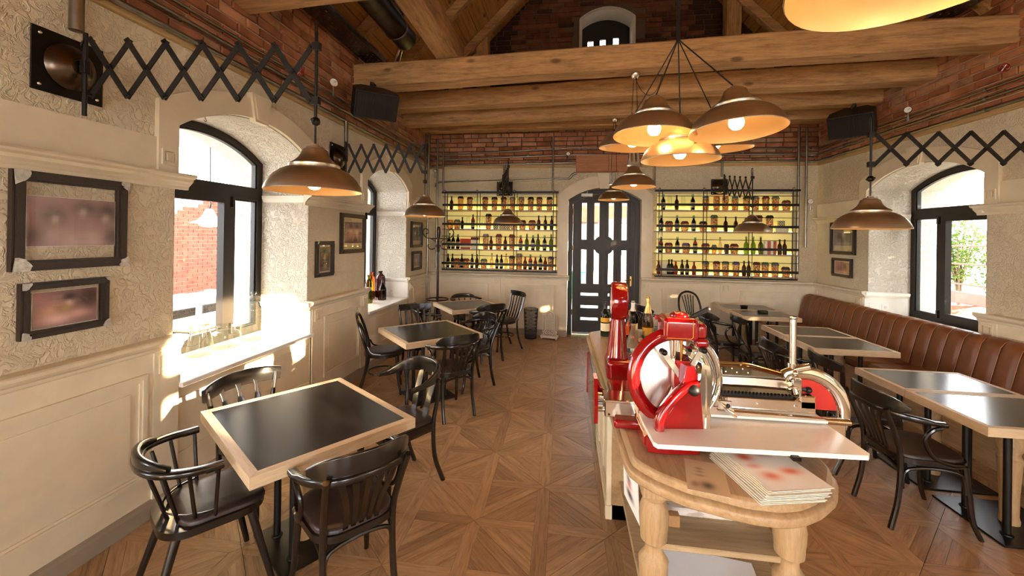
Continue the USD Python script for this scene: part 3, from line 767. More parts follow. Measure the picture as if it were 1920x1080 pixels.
def bush(loc, h, r, n, seed, label):
    t = thing('garden_bush', label, 'bush', loc, 0)
    rng = np.random.default_rng(seed); stems = MB(); tips = []
    for i in range(9):
        a = rng.uniform(0, 2*PI); e = np.array([r*math.cos(a)*rng.uniform(.3, .9), r*math.sin(a)*rng.uniform(.3, .9), h*rng.uniform(.6, 1)])
        P = bez((0, 0, 0), (e[0]*.1, e[1]*.1, h*.4), (e[0]*.6, e[1]*.6, e[2]*.8), e, 10); stems.tube(P, np.linspace(.03, .006, 10), 6); tips.append(P)
    obj('stem', stems, MATS['bark'], t)
    c = np.concatenate([p[3:] for p in tips]); p = c[rng.integers(0, len(c), n)]+rng.normal(0, .16*r+.06, (n, 3)); p[:, 2] = np.clip(p[:, 2], .05, h*1.15)
    d1 = rng.normal(size=(n, 3)); d1 /= np.linalg.norm(d1, axis=1, keepdims=True); d2 = np.cross(d1, rng.normal(size=(n, 3))); d2 /= np.linalg.norm(d2, axis=1, keepdims=True)
    s = rng.uniform(.035, .07, (n, 1)); nn = np.cross(d1, d2)*s*.25
    v = np.stack([p-d1*s, p+d2*s*.4+nn, p+d1*s, p-d2*s*.4+nn], 1).reshape(-1, 3)
    f = (np.arange(n)[:, None, None]*4+np.array([[0, 1, 2], [0, 2, 3]])[None]).reshape(-1, 3)
    obj('foliage', trimesh.Trimesh(v, f, process=False), MATS['leaf'], t, smooth=False, kind='stuff')
for i, (y_, x_, h_, r_) in enumerate(((7.6, 9.9, 2.2, .62), (9.3, 10.3, 2.7, .68), (11.0, 10.0, 2.2, .65), (12.7, 10.4, 2.8, .68), (14.5, 10.6, 2.4, .68), (5.9, 10.4, 1.9, .6))):
    bush((x_, y_, -.02), h_, r_, 1400, 30+i, f'leafy bush behind the terrace fence, {ORD[i]} of the row outside the right window')
def loop_chair(loc, rz, label):
    t = thing('terrace_chair', label, 'chair', loc, rz, 'black chairs on the terrace')
    b = bez((-.2, .2, .45), (-.3, .3, 1.1), (.3, .3, 1.1), (.2, .2, .45), 20)
    obj('backrest', MB().tube(b, .03, 8), MATS['plastic_black'], t)
    obj('seat', rbox((-.22, -.22, .43), (.22, .22, .47), .015), MATS['plastic_black'], t, smooth=False)
    for x_ in (-.19, .19):
        for y_ in (-.19, .19): obj('leg', MB().cyl((x_, y_, 0), (x_*.95, y_*.95, .44), .016, 8), MATS['plastic_black'], t)
loop_chair((6.55, 7.15, -.02), math.radians(150), 'black loop-backed chair on the terrace, the one nearer the window frame')
loop_chair((6.6, 6.25, -.02), math.radians(100), 'black loop-backed chair on the terrace, cut off by the window jamb')
tt = thing('terrace_table', 'white-clothed table on the terrace outside the right window', 'table', (5.75, 6.5, -.02))
obj('tablecloth', MB().box((-.38, -.38, .28), (.38, .38, .76), .02), MATS['plastic_white'], tt, smooth=False)
for x_ in (-.3, .3): obj('leg', MB().cyl((x_, 0, 0), (x_, 0, .3), .025, 8), MATS['black_iron'], tt)
rb = thing('terrace_bench', 'faded red bench on the terrace outside the right window', 'bench', (7.6, 9.2, -.02))
plain('faded_red', srgb(190, 84, 78), .6, noise=.1, scale=6)
obj('seat', rbox((-.25, -1.4, .38), (.25, 1.4, .46), .015), MATS['faded_red'], rb, smooth=False)
obj('backrest', rbox((.2, -1.4, .62), (.26, 1.4, .86), .01), MATS['faded_red'], rb, smooth=False)
for y_ in (-1.2, 0, 1.2): obj('leg', rbox((-.22, y_-.04, 0), (.26, y_+.04, .62)), MATS['brown_paint'], rb, smooth=False)
# beyond the door: a pale yard wall and dark eaves
yd = thing('yard_building', 'pale wall with dark red eaves seen through the glass of the door', 'building')
obj('wall', rbox((-4, 14, -.02), (6, 14.3, 2.5)), MATS['whitewash'], yd, smooth=False)
obj('roof', extrude(Polygon([(12.4, 2.28), (14.3, 2.28), (16, 4.2), (12.4, 2.75)]), -4, 6, 'x'), MATS['eave_brown'] if 'eave_brown' in MATS else plain('eave_brown', srgb(84, 50, 38), .7, noise=.2, scale=6), yd, smooth=False)
pl = thing('green_bin', 'green bin in the yard behind the door glass', 'bin', (.35, 12.5, -.02)); plain('green_plastic', srgb(20, 140, 80), .5)
obj('body', MB().lathe([(0, 0), (.22, 0), (.28, .8), (.3, .82), (0, .86)], 20), MATS['green_plastic'], pl)
# ---------------------------------------------------------------- pipes, trays, ducts, boxes on the walls
SP = MATS['steel_pipe']
def clip(mb, c, out, r):
    c = np.asarray(c, float); out = np.asarray(out, float)
    mb.add(tube([c-out*.034, c], .006, 6)); mb.lathe([(r+.004, -.012), (r+.007, -.012), (r+.007, .012), (r+.004, .012)], 12, c, np.cross(out, [0, 0, 1]) if abs(out[2]) < .5 else [1, 0, 0])
def run_pipe(name, pts, r, label, clips=(), out=(1, 0, 0)):
    t = thing(name, label, 'pipe')
    obj('tube', MB().tube(pts, r, 12), SP, t)
    for c in clips:
        mb = MB(); clip(mb, c, out, r); obj('clip', mb, MATS['galvanised'], t)
    return t
names3 = ('lowest', 'middle', 'uppermost')
for i, (zl, r) in enumerate(((3.125, .019), (3.235, .017), (3.325, .013))):
    xl = XL+.075
    cl_ = [(xl, y_, zl) for y_ in (2.55+i*.9, 4.9, 6.6)]
    run_pipe('grey_pipe', [(xl, YF+.2, zl), (xl, YB-.16, zl), (xl+.03, YB-.10, zl), (xl+.09, YB-.08, zl)], r, f'{names3[i]} of the three grey pipes along the left brick wall', cl_)
    xr = XR-.075
    run_pipe('grey_pipe', [(xr, YF+.2, zl+.02), (xr, YB-.16, zl+.02), (xr-.03, YB-.10, zl+.02), (xr-.09, YB-.08, zl+.02)], r, f'{names3[i]} of the three grey pipes along the right brick wall', [(xr, y_, zl+.02) for y_ in (4.75, 6.9)], (-1, 0, 0))
    zb = zl+.045+i*.035
    run_pipe('grey_pipe', [(xl+.09, YB-.08, zl), (XL+.35, YB-.075, zl+.02), (.1, YB-.075, zb), (XR-.35, YB-.075, zl+.04), (XR-.17, YB-.08, zl+.02)], r*.95, f'{names3[i]} of the three grey pipes along the brick of the end wall', [(x_, YB-.075, zb-.004) for x_ in (-.75, 2.95)], (0, -1, 0))
def vpipe(x, y, z0, z1, r, label, out=(0, -1, 0), cl=()):
    return run_pipe('riser_pipe', [(x, y, z0), (x, y, z1)], r, label, [(x, y, z_) for z_ in cl], out)
vpipe(-2.47, YB-.11, 1.2, 3.62, .018, 'upright grey pipe left of the left bottle shelves, nearer the corner', cl=(2.8,))
vpipe(-2.36, YB-.10, 2.62, 3.58, .016, 'upright grey pipe rising from the left end of the left bottle shelves', cl=(2.85,))
vpipe(-.29, YB-.10, 2.62, 3.66, .016, 'upright grey pipe rising from the right end of the left bottle shelves', cl=(3.0,))
vpipe(1.50, YB-.10, 2.64, 3.3, .014, 'short upright pipe above the left end of the right bottle shelves')
vpipe(3.82, YB-.11, 1.25, 3.72, .02, 'upright grey pipe along the right end of the right bottle shelves', cl=(3.4, 2.88))
vpipe(3.94, YB-.11, 1.70, 3.70, .018, 'upright grey pipe with a round gauge, right of the right bottle shelves', cl=(3.4, 2.88, 2.0))
run_pipe('riser_pipe', [(XL+.10, 7.30, .28), (XL+.10, 7.30, 3.72)], .018, 'long upright pipe in the left corner, from wainscot up to the beams', [(XL+.10, 7.3, z_) for z_ in (1.4, 2.5)], (1, 0, 0))
run_pipe('riser_pipe', [(XL+.07, 1.83, 2.86), (XL+.07, 1.83, 3.6)], .031, 'thick grey conduit ending above the front left iron plate', (), (1, 0, 0))
run_pipe('riser_pipe', [(XL+.09, 4.47, 2.72), (XL+.09, 4.47, 3.12)], .024, 'short thick conduit above the second scissor lamp on the left wall', (), (1, 0, 0))
run_pipe('riser_pipe', [(-1.19, YB-.08, 2.86), (-1.19, YB-.08, 3.15)], .02, 'short conduit above the folded scissor lamp on the left of the end wall', (), (0, -1, 0))
run_pipe('riser_pipe', [(2.62, YB-.08, 2.9), (2.62, YB-.08, 3.17)], .02, 'short conduit above the scissor lamp on the right of the end wall', (), (0, -1, 0))
run_pipe('grey_pipe', [(XL+.13, YB-.06, 2.74), (XL+.13, YB-.05, 2.80), (XL+.2, YB-.05, 2.83), (-1, YB-.05, 2.855), (-.02, YB-.05, 2.885)], .017, 'single grey pipe crossing the plaster above the left bottle shelves', [(-1.9, YB-.05, 2.838), (-.2, YB-.05, 2.88)], (0, -1, 0))
t = run_pipe('grey_pipe', bez((-.02, YB-.05, 2.885), (.05, YB-.05, 2.89), (.02, YB-.05, 2.97), (.14, YB-.06, 2.985), 10), .022, 'short bent white hose joining the pipe to the wooden box')
# gauges and valves
def gauge(loc, face, label, r=.04):
    t = thing('pressure_gauge', label, 'gauge', loc)
    f = np.asarray(face, float)
    obj('case', MB().lathe([(0, -.018), (r, -.018), (r+.004, 0), (r+.002, .006), (r-.005, .006)], 20, (0, 0, 0), f), MATS['chrome'], t)
    obj('dial', MB().lathe([(r-.004, .001), (0, .0015)], 20, (0, 0, 0), f), MATS['plastic_white'], t)
    side = np.cross([0, 0, 1], f)
    obj('needle', MB().bar(f*.004-side*.004, f*.004+side*r*.6+np.array([0, 0, r*.3]), .004, .002, f), MATS['plastic_black'], t)
    obj('stem', MB().cyl((0, 0, -r), (0, 0, -r-.07), .009, 8).cyl((0, 0, -r-.05), (0, 0, -r-.1), .014, 8), MATS['galvanised'], t)
    return t
gauge((XL+.10, 4.18, 3.46), (.75, -.66, 0), 'round white gauge on the pipes beside the front left lamp rod', .045)
gauge((-2.50, YB-.15, 3.03), (.2, -.98, 0), 'small round gauge on the upright pipe near the left corner', .032)
gauge((-.02, YB-.13, 3.32), (0, -1, 0), 'dark-rimmed gauge on the pipes left of the wooden box', .036)
gauge((3.99, YB-.15, 2.47), (-.1, -.99, 0), 'round white gauge right of the right bottle shelves', .045)
gauge((XR-.12, 5.65, 3.42), (-.75, -.66, 0), 'round gauge on the pipes of the right wall', .04)
def valve(loc, axis, label):
    t = thing('valve_wheel', label, 'valve', loc)
    a = np.asarray(axis, float); s = np.cross(a, [0, 0, 1]); 
    ring = [a*.06+.035*(math.cos(k)*s+math.sin(k)*np.array([0, 0, 1])) for k in np.arange(16)*PI/8]
    w = MB().tube(ring, .006, 6, True)
    for k in range(3):
        d = math.cos(k*PI/3)*s+math.sin(k*PI/3)*np.array([0, 0, 1]); w.cyl(a*.06-.035*d, a*.06+.035*d, .004, 6)
    obj('wheel', w, MATS['red_enamel'], t); obj('body', MB().cyl((0, 0, 0), a*.06, .012, 10).ball((0, 0, 0), .026, 1), MATS['brass'], t)
valve((XL+.09, 3.6, 3.33), (.7, -.7, 0), 'small red hand wheel on the upper left pipes')
valve((XR-.09, 4.55, 3.47), (-.8, -.6, 0), 'small red hand wheel on the right wall pipes')
valve((3.0, YB-.09, 3.36), (0, -1, 0), 'small red hand wheel on the end wall pipes')
# cable trays, the air duct
def tray(x, y0, y1, z, w, label):
    t = thing('cable_tray', label, 'cable tray')
    base = sbox(x-w/2, y0, x+w/2, y1); holes = []
    yy = y0+.06; k = 0
    while yy < y1-.08:
        for j in range(6):
            xx = x-w/2+.022+j*(w-.03)/6
            holes.append(sbox(xx, yy+(j % 2)*.03, xx+.012, yy+.032+(j % 2)*.03))
        yy += .075
    from shapely import union_all
    obj('bed', extrude(base.difference(union_all(holes)), z, z+.002, 'z'), MATS['zinc_dark'], t, smooth=False)
    for s in (-1, 1):
        obj('side_rail', MB().box((x+s*w/2-.002, y0, z), (x+s*w/2+.002, y1, z+.06)).box((x+s*w/2-.012, y0, z+.06), (x+s*w/2+.012, y1, z+.063)), MATS['galvanised'], t, smooth=False)
tray(-2.45, 2.2, 4.98, 3.98, .24, 'perforated metal cable tray high beside the left brick wall')
tray(3.62, 2.6, 4.66, 4.04, .24, 'perforated metal cable tray above the right end of the thick beam')
du = thing('air_duct', 'round dark metal ventilation duct under the left roof slope', 'duct')
obj('tube', MB().cyl((-2.03, 1.2, 4.22), (-2.03, 4.86, 4.24), .135, 32), MATS['zinc_dark'], du)
obj('end_cap', MB().lathe([(.137, 0), (.137, .04), (.11, .06), (0, .065)], 32, (-2.03, 4.85, 4.24), (0, 1, 0)), MATS['zinc_dark'], du)
for y_ in (2.2, 3.5, 4.6): obj('collar', MB().lathe([(.136, -.02), (.142, -.012), (.142, .012), (.136, .02)], 32, (-2.03, y_, 4.232), (0, 1, 0)), MATS['galvanised'], du)
obj('grille', MB().add(extrude(sbox(3.7, 0, 4.5, .06).difference(sbox(3.75, .015, 4.45, .045)), -1.90, -1.885, 'x'), trimesh.transformations.translation_matrix((0, 0, 4.27))), MATS['galvanised'], du, smooth=False)
obj('spigot', MB().cyl((-2.1, 4.9, 4.12), (-2.2, 5.0, 3.95), .04, 16), MATS['chrome'], du)
# the wooden box over the door
wb = thing('wooden_box', 'flat orange-brown wooden box on the wall above the door', 'box', (.125, YB-.066, 2.99))
wood('box_wood', srgb(140, 84, 48), srgb(186, 122, 74), 'x', 1.4)
obj('front_panel', rbox((0, -.14, 0), (.57, .0, .295), .003), MATS['box_wood'], wb, smooth=False)
obj('front_panel', rbox((.573, -.14, 0), (.97, .0, .295), .003), MATS['box_wood'], wb, smooth=False)
obj('flap', rbox((.04, -.148, .01), (.56, -.139, .10), .002), MATS['box_wood'], wb, smooth=False)
# loudspeakers
def speaker(loc, yaw, tilt, label, wall):
    t = thing('loudspeaker', label, 'speaker', loc, 0)
    T = trimesh.transformations.rotation_matrix(yaw, [0, 0, 1])@trimesh.transformations.rotation_matrix(tilt, [1, 0, 0])
    pr = Polygon([(-.24, -.17), (.24, -.17), (.24, .06), (.13, .22), (-.13, .22), (-.24, .06)])
    b = extrude(pr, -.15, .15, 'z'); b.apply_transform(T); obj('cabinet', b, MATS['plastic_black'], t, smooth=False)
    g = MB().add(rbox((-.225, -.182, -.135), (.225, -.168, .135), .004)); 
    for i in range(17): g.add(rbox((-.22+i*.0272, -.186, -.13), (-.214+i*.0272, -.180, .13)))
    gm = g.mesh(); gm.apply_transform(T); obj('grille', gm, MATS['black_iron'], t, smooth=False)
    br = MB()
    q = trimesh.transform_points(np.array([(0, .05, -.19), (0, .05, .19), (0, .25, .19), (0, .25, -.19)]), T)
    br.ribbon([q[0], q[3]], .04, .008, (q[1]-q[0])); br.ribbon([q[1], q[2]], .04, .008, (q[1]-q[0])); br.ribbon([q[2], q[3]], .04, .008, q[2]-q[1])
    w_ = np.asarray(wall, float)-np.asarray(loc, float); br.cyl((q[2]+q[3])/2, w_, .018, 8)
    for e in (q[0], q[1]): br.ball(e, .014, 1)
    obj('bracket', br, MATS['black_iron'], t, smooth=False)
speaker((-2.27, 4.56, 3.35), math.radians(38), math.radians(28), 'black loudspeaker tilted down from the left brick wall', (XL+.04, 4.80, 3.42))
speaker((3.74, 6.12, 3.40), math.radians(-40), math.radians(28), 'black loudspeaker tilted down from the right brick wall', (XR-.04, 6.36, 3.48))
# sockets
def socket(loc, T, label, wall=None):
    t = thing('power_socket', label, 'socket', loc)
    b = MB().box((-.04, -.04, 0), (.04, .04, .010), .004); b.lathe([(.022, .011), (.027, .0115), (.027, .010)], 20)
    m = b.mesh(); m.apply_transform(T); obj('plate', m, MATS['plastic_white'], t, smooth=False)
    h = MB().lathe([(0, .0105), (.021, .0106)], 16); h.box((-.012, -.002, .0105), (-.007, .002, .0125)); h.box((.007, -.002, .0105), (.012, .002, .0125))
    m = h.mesh(); m.apply_transform(T); obj('insert', m, MATS['cream_paint'], t, smooth=False)
nT = basis((0, 0, 0), (1, 0, 0), (0, 0, 1))
socket((-2.88, W1[1]-.026, .885), nT, 'white wall socket in the reveal of the front left window')
socket((-2.88, W2[1]-.026, .885), nT, 'white wall socket in the reveal behind the coloured bottles')
socket((4.38, W3[1]-.026, .90), nT, 'white wall socket in the reveal above the leather bench')
hk = thing('ceiling_hook', 'small metal hook in the arched reveal of the front left window', 'hook', (-2.86, 2.90, 2.742))
obj('shank', MB().tube(spline([(0, 0, .01), (0, 0, -.03), (0, .012, -.045), (0, 0, -.058), (0, -.012, -.046)], 6), .0035, 6), MATS['steel_pipe'], hk)

# ---------------------------------------------------------------- lamps
WARM = (1.0, .66, .34)
emit('bulb_glow', WARM, 46.)
mat('shade_metal', {'t': ('texture_coordinate', {}), 'n': ('noise_texture', dict(scale=6., detail=5., roughness=.8)), 'm': ('mapping', dict(scale=(.5, .5, 40))), 'r': ('rgb_ramp', {'ramp': [(.3, srgb(184, 172, 154)), (.7, srgb(206, 194, 174))]}), 'p': ('principled_bsdf', dict(metallic=1., roughness=.34))},
    [('t.object', 'm.vector'), ('m.vector', 'n.vector'), ('n.fac', 'r.fac'), ('r.color', 'p.base_color')])
mat('shade_inner', {'p': ('principled_bsdf', dict(base_color=srgb(232, 190, 130), metallic=.75, roughness=.38))})
SHO = [(.240, 0), (.242, .004), (.240, .012), (.232, .032), (.218, .058), (.196, .084), (.168, .106), (.140, .120), (.124, .126), (.127, .131), (.127, .140), (.120, .146), (.100, .158), (.082, .176), (.070, .196), (.064, .214), (.060, .222), (.047, .226), (.044, .236), (.022, .240), (.020, .252), (0, .253)]
def shade(parent, at=(0, 0, 0), sc=1., T=None, group=None):
    a = np.asarray(at, float)
    def put(m):
        m.apply_scale(sc)
        if T is not None: m.apply_transform(T)
        m.apply_translation(a); return m
    o = obj('shade', put(lathe(SHO, 48)), MATS['shade_metal'], parent)
    obj('reflector', put(lathe([(0, .205), (.05, .20), (.075, .165), (.115, .125), (.165, .095), (.212, .05), (.232, .016), (.2395, .0005)], 48)), MATS['shade_inner'], o if o.GetPath().pathElementCount < 4 else parent)
    obj('bulb', put(lathe([(0, .008), (.022, .013), (.036, .030), (.040, .05), (.034, .072), (.022, .095), (.02, .11), (0, .111)], 20)), MATS['bulb_glow'], o)
    return o
BI = MATS['black_iron']
def scissor_lamp(base, end, cells, hh, out, wall_d, zlamp, label, plate=.30, knob=True, dome=True, zrod=None):
    """wall plate with a boss, a rod, crossed flat bars out to a second rod, and a shade hung from it. out: the wall's normal"""
    base, end, out = (np.asarray(v, float) for v in (base, end, out))
    t = thing('scissor_lamp', label, 'lamp', base)
    E = end-base; d = E.copy(); d[2] = 0; L = np.linalg.norm(d); d /= L; s = np.cross(d, [0, 0, 1.])
    wt = np.cross([0, 0, 1.], out)
    p = MB(); c0 = -out*wall_d
    T = basis(c0, wt, (0, 0, 1)); q = rbox((-plate/2, -plate/2, 0), (plate/2, plate/2, .008), .002); q.apply_transform(T)
    o = obj('wall_plate', q, MATS['dark_steel'], t, smooth=False)
    bolts = MB()
    for a in (-1, 1):
        for b in (-1, 1): bolts.ball(c0+wt*a*plate*.40+np.array([0, 0, b*plate*.40])+out*.009, .010, 1)
    obj('bolt', bolts, MATS['chrome'], o)
    if dome: obj('boss', MB().lathe([(.115, .0), (.118, .012), (.108, .022), (.096, .036), (.07, .054), (.045, .062), (.036, .066), (.034, .075), (0, .078)], 32, c0+out*.008, out), MATS['boss_steel'], t)
    obj('mounting_rod', MB().cyl((0, 0, -hh/2-.11), (0, 0, hh/2+.035), .011, 10).cyl(c0*.9, (0, 0, 0), .014, 10).box((-.016, -.016, -.035), (.016, .016, .035), .003), BI, t)
    cable = spline([(c0+np.array([0, 0, plate*.25])+out*.03)*.7, c0*.4+np.array([0, 0, .09])+wt*.02, np.array([0, 0, .11])+wt*-.02, np.array([.0, 0, hh/2+.01])], 6)
    obj('cable', MB().tube(cable, .004, 6), MATS['plastic_black'], t)
    step = L/cells; J = [d*(.03+i*(L-.06)/cells) for i in range(cells+1)]
    dz = E[2]/cells
    for i in range(cells):
        for k in (0, 1):
            a = J[i]+np.array([0, 0, (hh/2 if k == 0 else -hh/2)+dz*i]); b = J[i+1]+np.array([0, 0, (-hh/2 if k == 0 else hh/2)+dz*(i+1)])
            off = s*(.006 if k == 0 else -.006); e = (b-a)/np.linalg.norm(b-a)*.012
            obj('bar', MB().ribbon([a+off-e, b+off+e], .007, .027, np.cross(b-a, s), .1), BI, t, smooth=False)
    piv = MB()
    for i in range(cells+1):
        for z_ in (hh/2, -hh/2): piv.cyl(J[i]+s*.014+np.array([0, 0, z_+dz*i]), J[i]-s*.014+np.array([0, 0, z_+dz*i]), .008, 8)
        if i < cells: m_ = (J[i]+J[i+1])/2+np.array([0, 0, dz*(i+.5)]); piv.cyl(m_+s*.014, m_-s*.014, .008, 8)
    obj('pivot', piv, MATS['dark_steel'], t, kind='stuff')
    zr = hh/2+.08
    obj('hanging_rod', MB().cyl(E+np.array([0, 0, zr]), E+np.array([0, 0, -hh/2-.10]), .008, 8).cyl(E+np.array([0, 0, -hh/2-.10]), (E[0], E[1], zlamp+.24-base[2]), .0055, 8).box(E+np.array([-.02, -.014, hh/2-.02]), E+np.array([.02, .014, hh/2+.02])).box(E+np.array([-.02, -.014, -hh/2-.02]), E+np.array([.02, .014, -hh/2+.02])), BI, t, smooth=False)
    obj('cable_loop', MB().tube(spline([E+np.array([0, 0, zr-.04]), E+np.array([.0, 0, zr+.05]), E+s*.02+np.array([0, 0, zr+.03]), E+s*.018+np.array([0, 0, zr-.06])], 6), .004, 6), MATS['plastic_black'], t)
    if knob: obj('knob', MB().ball(E+np.array([0, 0, -hh/2-.11]), .024, 2).cyl(E+np.array([0, 0, -hh/2-.11])-s*.04, E+np.array([0, 0, -hh/2-.11])+s*.04, .009, 8), MATS['dark_steel'], t)
    shade(t, (E[0], E[1], zlamp-base[2]))
    return t
plain('boss_steel', srgb(92, 80, 68), .26, 1., noise=.2, scale=6)
scissor_lamp((-2.535, 1.84, 2.67), (-1.345, 2.04, 2.665), 6, .29, (1, 0, 0), .105, 2.035, 'dark metal scissor-arm lamp over the front left table', .32)
scissor_lamp((-2.535, 4.43, 2.68), (-1.655, 4.62, 2.70), 6, .31, (1, 0, 0), .105, 2.03, 'dark metal scissor-arm lamp over the second table on the left', .32)
scissor_lamp((XR-.115, 3.55, 2.52), (2.295, 3.54, 2.52), 8, .23, (-1, 0, 0), .105, 1.91, 'dark metal scissor-arm lamp over the front right tables', .30)
scissor_lamp((-1.19, YB-.245, 2.72), (-1.0, 6.83, 2.80), 6, .36, (0, -1, 0), .235, 2.03, 'folded scissor-arm lamp before the left bottle shelves, seen nearly end on', .30)
scissor_lamp((2.60, YB-.245, 2.73), (2.61, 6.37, 2.56), 5, .30, (0, -1, 0), .235, 1.93, 'scissor-arm lamp before the right bottle shelves', .27)

# the cluster over the counter
cl = thing('pendant_cluster', 'cluster of five metal pendant lamps hung from one rod over the counter', 'pendant lamp', (.69, 2.75, 0))
hub = np.array([-.02, -.02, 3.07])
obj('rod', MB().cyl(hub, (hub[0], hub[1], 3.64), .008, 8).cyl(hub+[0, 0, -.02], hub+[0, 0, .25], .012, 10), BI, cl)
for (x_, y_, z_) in ((.505, 2.60, 2.425), (.90, 2.40, 2.40), (.705, 2.79, 2.315), (.46, 3.16, 2.475), (1.02, 3.10, 2.44)):
    a = np.array([x_-.69, y_-2.75, z_]); 
    dv = hub-(a+[0, 0, .25]); dv /= np.linalg.norm(dv); tl = trimesh.geometry.align_vectors([0, 0, 1], [dv[0]*.10, dv[1]*.10, 1])
    shade(cl, a, 1., tl)
    obj('cable', MB().cyl(a+[dv[0]*.02, dv[1]*.02, .245], hub, .0042, 6), MATS['plastic_black'], cl)
nl = thing('pendant_lamp', 'large metal pendant lamp close above the camera, brass inside', 'pendant lamp', (.63, .78, 2.295))
shade(nl, (0, 0, 0), 1., trimesh.geometry.align_vectors([0, 0, 1], [-.092, .062, 1]))
obj('cable', MB().cyl((-.02, .02, .245), (-.02, .02, 5.335), .0045, 6), MATS['plastic_black'], nl)
def balance_pendant(loc, ztop, label):
    t = thing('pendant_lamp', label, 'pendant lamp', loc)
    shade(t)
    for dx in (-.045, 0, .045): obj('tube', MB().cyl((dx, 0, .26), (dx, 0, .43), .018, 12), MATS['brushed_steel'], t)
    obj('collar', MB().cyl((0, 0, .245), (0, 0, .275), .075, 20), MATS['brushed_steel'], t)
    zt = ztop-loc[2]
    obj('cable', MB().cyl((-.045, 0, .42), (-.015, 0, zt-.03), .0035, 6).cyl((.045, 0, .42), (.015, 0, zt-.03), .0035, 6).tube(bez((0, 0, zt-.03), (.08, 0, zt-.3), (.22, -.05, zt-.35), (.25, -.2, zt-.1), 12), .0035, 6), MATS['plastic_black'], t)
    obj('canopy', MB().lathe([(0, -.05), (.03, -.05), (.05, -.02), (.052, 0), (0, 0)], 20, (0, 0, zt)), MATS['brushed_steel'], t)
balance_pendant((.72, 4.80, 2.385), 3.66, 'metal pendant lamp on three short tubes, nearer of the two before the door')
balance_pendant((.70, 6.68, 2.41), 3.68, 'metal pendant lamp on three short tubes, farther of the two before the door')
# ---------------------------------------------------------------- furniture
plain('chair_black', srgb(20, 16, 13), .22, coat=.35, spec=.6)
mat('seat_leather', {'t': ('texture_coordinate', {}), 'n': ('noise_texture', dict(scale=60., detail=4.)), 'n2': ('noise_texture', dict(scale=7., detail=3.)), 'r': ('rgb_ramp', {'ramp': [(.3, srgb(38, 27, 24)), (.7, srgb(58, 43, 38))]}), 'b': ('bump', dict(strength=.2, distance=.002)), 'p': ('principled_bsdf', dict(roughness=.42))},
    [('t.object', 'n.vector'), ('t.object', 'n2.vector'), ('n2.fac', 'r.fac'), ('r.color', 'p.base_color'), ('n.fac', 'b.height'), ('b.normal', 'p.normal')])
plain('table_black', srgb(34, 30, 27), .2, noise=.15, scale=5, spec=.5)
wood('oak_x', srgb(186, 158, 122), srgb(222, 198, 164), 'x', 2., .5, .15)
wood('oak_y', srgb(186, 158, 122), srgb(222, 198, 164), 'y', 2., .5, .15)
wood('oak_z', srgb(150, 118, 82), srgb(192, 160, 118), 'z', 2., .55, .15)
wood('counter_oak', srgb(146, 114, 80), srgb(190, 158, 118), 'y', 1.6, .42, .12)
wood('counter_oak_x', srgb(150, 124, 92), srgb(196, 170, 132), 'x', 1.6, .5, .15)
plain('leather_tan', srgb(118, 68, 36), .36, noise=.14, scale=9, bump=.12)
CB, SL = MATS['chair_black'], MATS['seat_leather']

def mitre(L, W, b, t, out):
    """the four mitred edge pieces of a table top"""
    q = [((-L/2, -W/2), (L/2, -W/2), (L/2-b, -W/2+b), (-L/2+b, -W/2+b)), ((L/2, W/2), (-L/2, W/2), (-L/2+b, W/2-b), (L/2-b, W/2-b)),
         ((L/2, -W/2), (L/2, W/2), (L/2-b, W/2-b), (L/2-b, -W/2+b)), ((-L/2, W/2), (-L/2, -W/2), (-L/2+b, -W/2+b), (-L/2+b, W/2-b))]
    for i, p in enumerate(q):
        m = extrude(Polygon(p).buffer(-.0006, join_style=2), .73-t, .73, 'z')
        obj('frame_edge', m, MATS['oak_x' if i < 2 else 'oak_y'], out, smooth=False)
POST = [(.0, .012), (.048, .012), (.05, .03), (.044, .06), (.046, .20), (.058, .40), (.062, .43), (.05, .445), (.048, .46), (.062, .49), (.07, .53), (.062, .565), (.05, .58), (.05, .60), (.06, .605), (.06, .70)]
def table(name, label, loc, rz, L, W, plate, group, b=.045):
    t = thing(name, label, 'table', loc, rz, group)
    mitre(L, W, b, .055, t)
    obj('inlay', rbox((-L/2+b+.0008, -W/2+b+.0008, .695), (L/2-b-.0008, W/2-b-.0008, .7285)), MATS['table_black'], t, smooth=False)
    a, c = plate
    obj('base_plate', rbox((-a/2, -c/2, 0), (a/2, c/2, .012), .003), MATS['plate_steel'], t, smooth=False)
    for sx in (-1, 1):
        for sy in (-1, 1):
            x_, y_ = sx*a*.27, sy*c*.27
            obj('leg', MB().cyl((x_, y_, .01), (x_, y_, .70), .0195, 14).lathe([(.032, .010), (.030, .018), (.02, .022)], 14, (x_, y_, 0)), MATS['black_iron'], t)
    obj('turned_post', MB().lathe(POST, 20), MATS['oak_z'], t)
    return t
plain('plate_steel', srgb(40, 38, 36), .3, .6, noise=.15, scale=8)
TA = math.radians
table('dining_table', 'square table with black top and pale oak edge, nearest the camera on the left', (-1.526, 2.276, 0), TA(55), .86, .985, (.42, .46), 'black-topped tables along the left wall')
table('dining_table', 'square table with black top and pale oak edge, second from the camera on the left', (-1.546, 4.533, 0), TA(43.5), .89, .865, (.48, .48), 'black-topped tables along the left wall')
table('dining_table', 'square black-topped table with pale oak edge, farthest left table by the coat rack', (-1.541, 6.371, 0), TA(37), .87, .855, (.44, .44), 'black-topped tables along the left wall')
gR = 'narrow black-topped tables at the leather bench'
for i, (y0, y1, what) in enumerate(((2.812, 3.42, 'nearest the camera'), (3.425, 3.955, 'second from the camera'), (4.555, 5.147, 'third from the camera'), (5.152, 5.70, 'fourth from the camera'), (6.275, 6.862, 'fifth from the camera'), (6.867, 7.41, 'farthest from the camera'))):
    table('bench_table', f'narrow black-topped table with pale oak edge before the leather bench, {what}', (2.85, (y0+y1)/2, 0), 0, .78, y1-y0, (.50, .50), gR, b=.035)

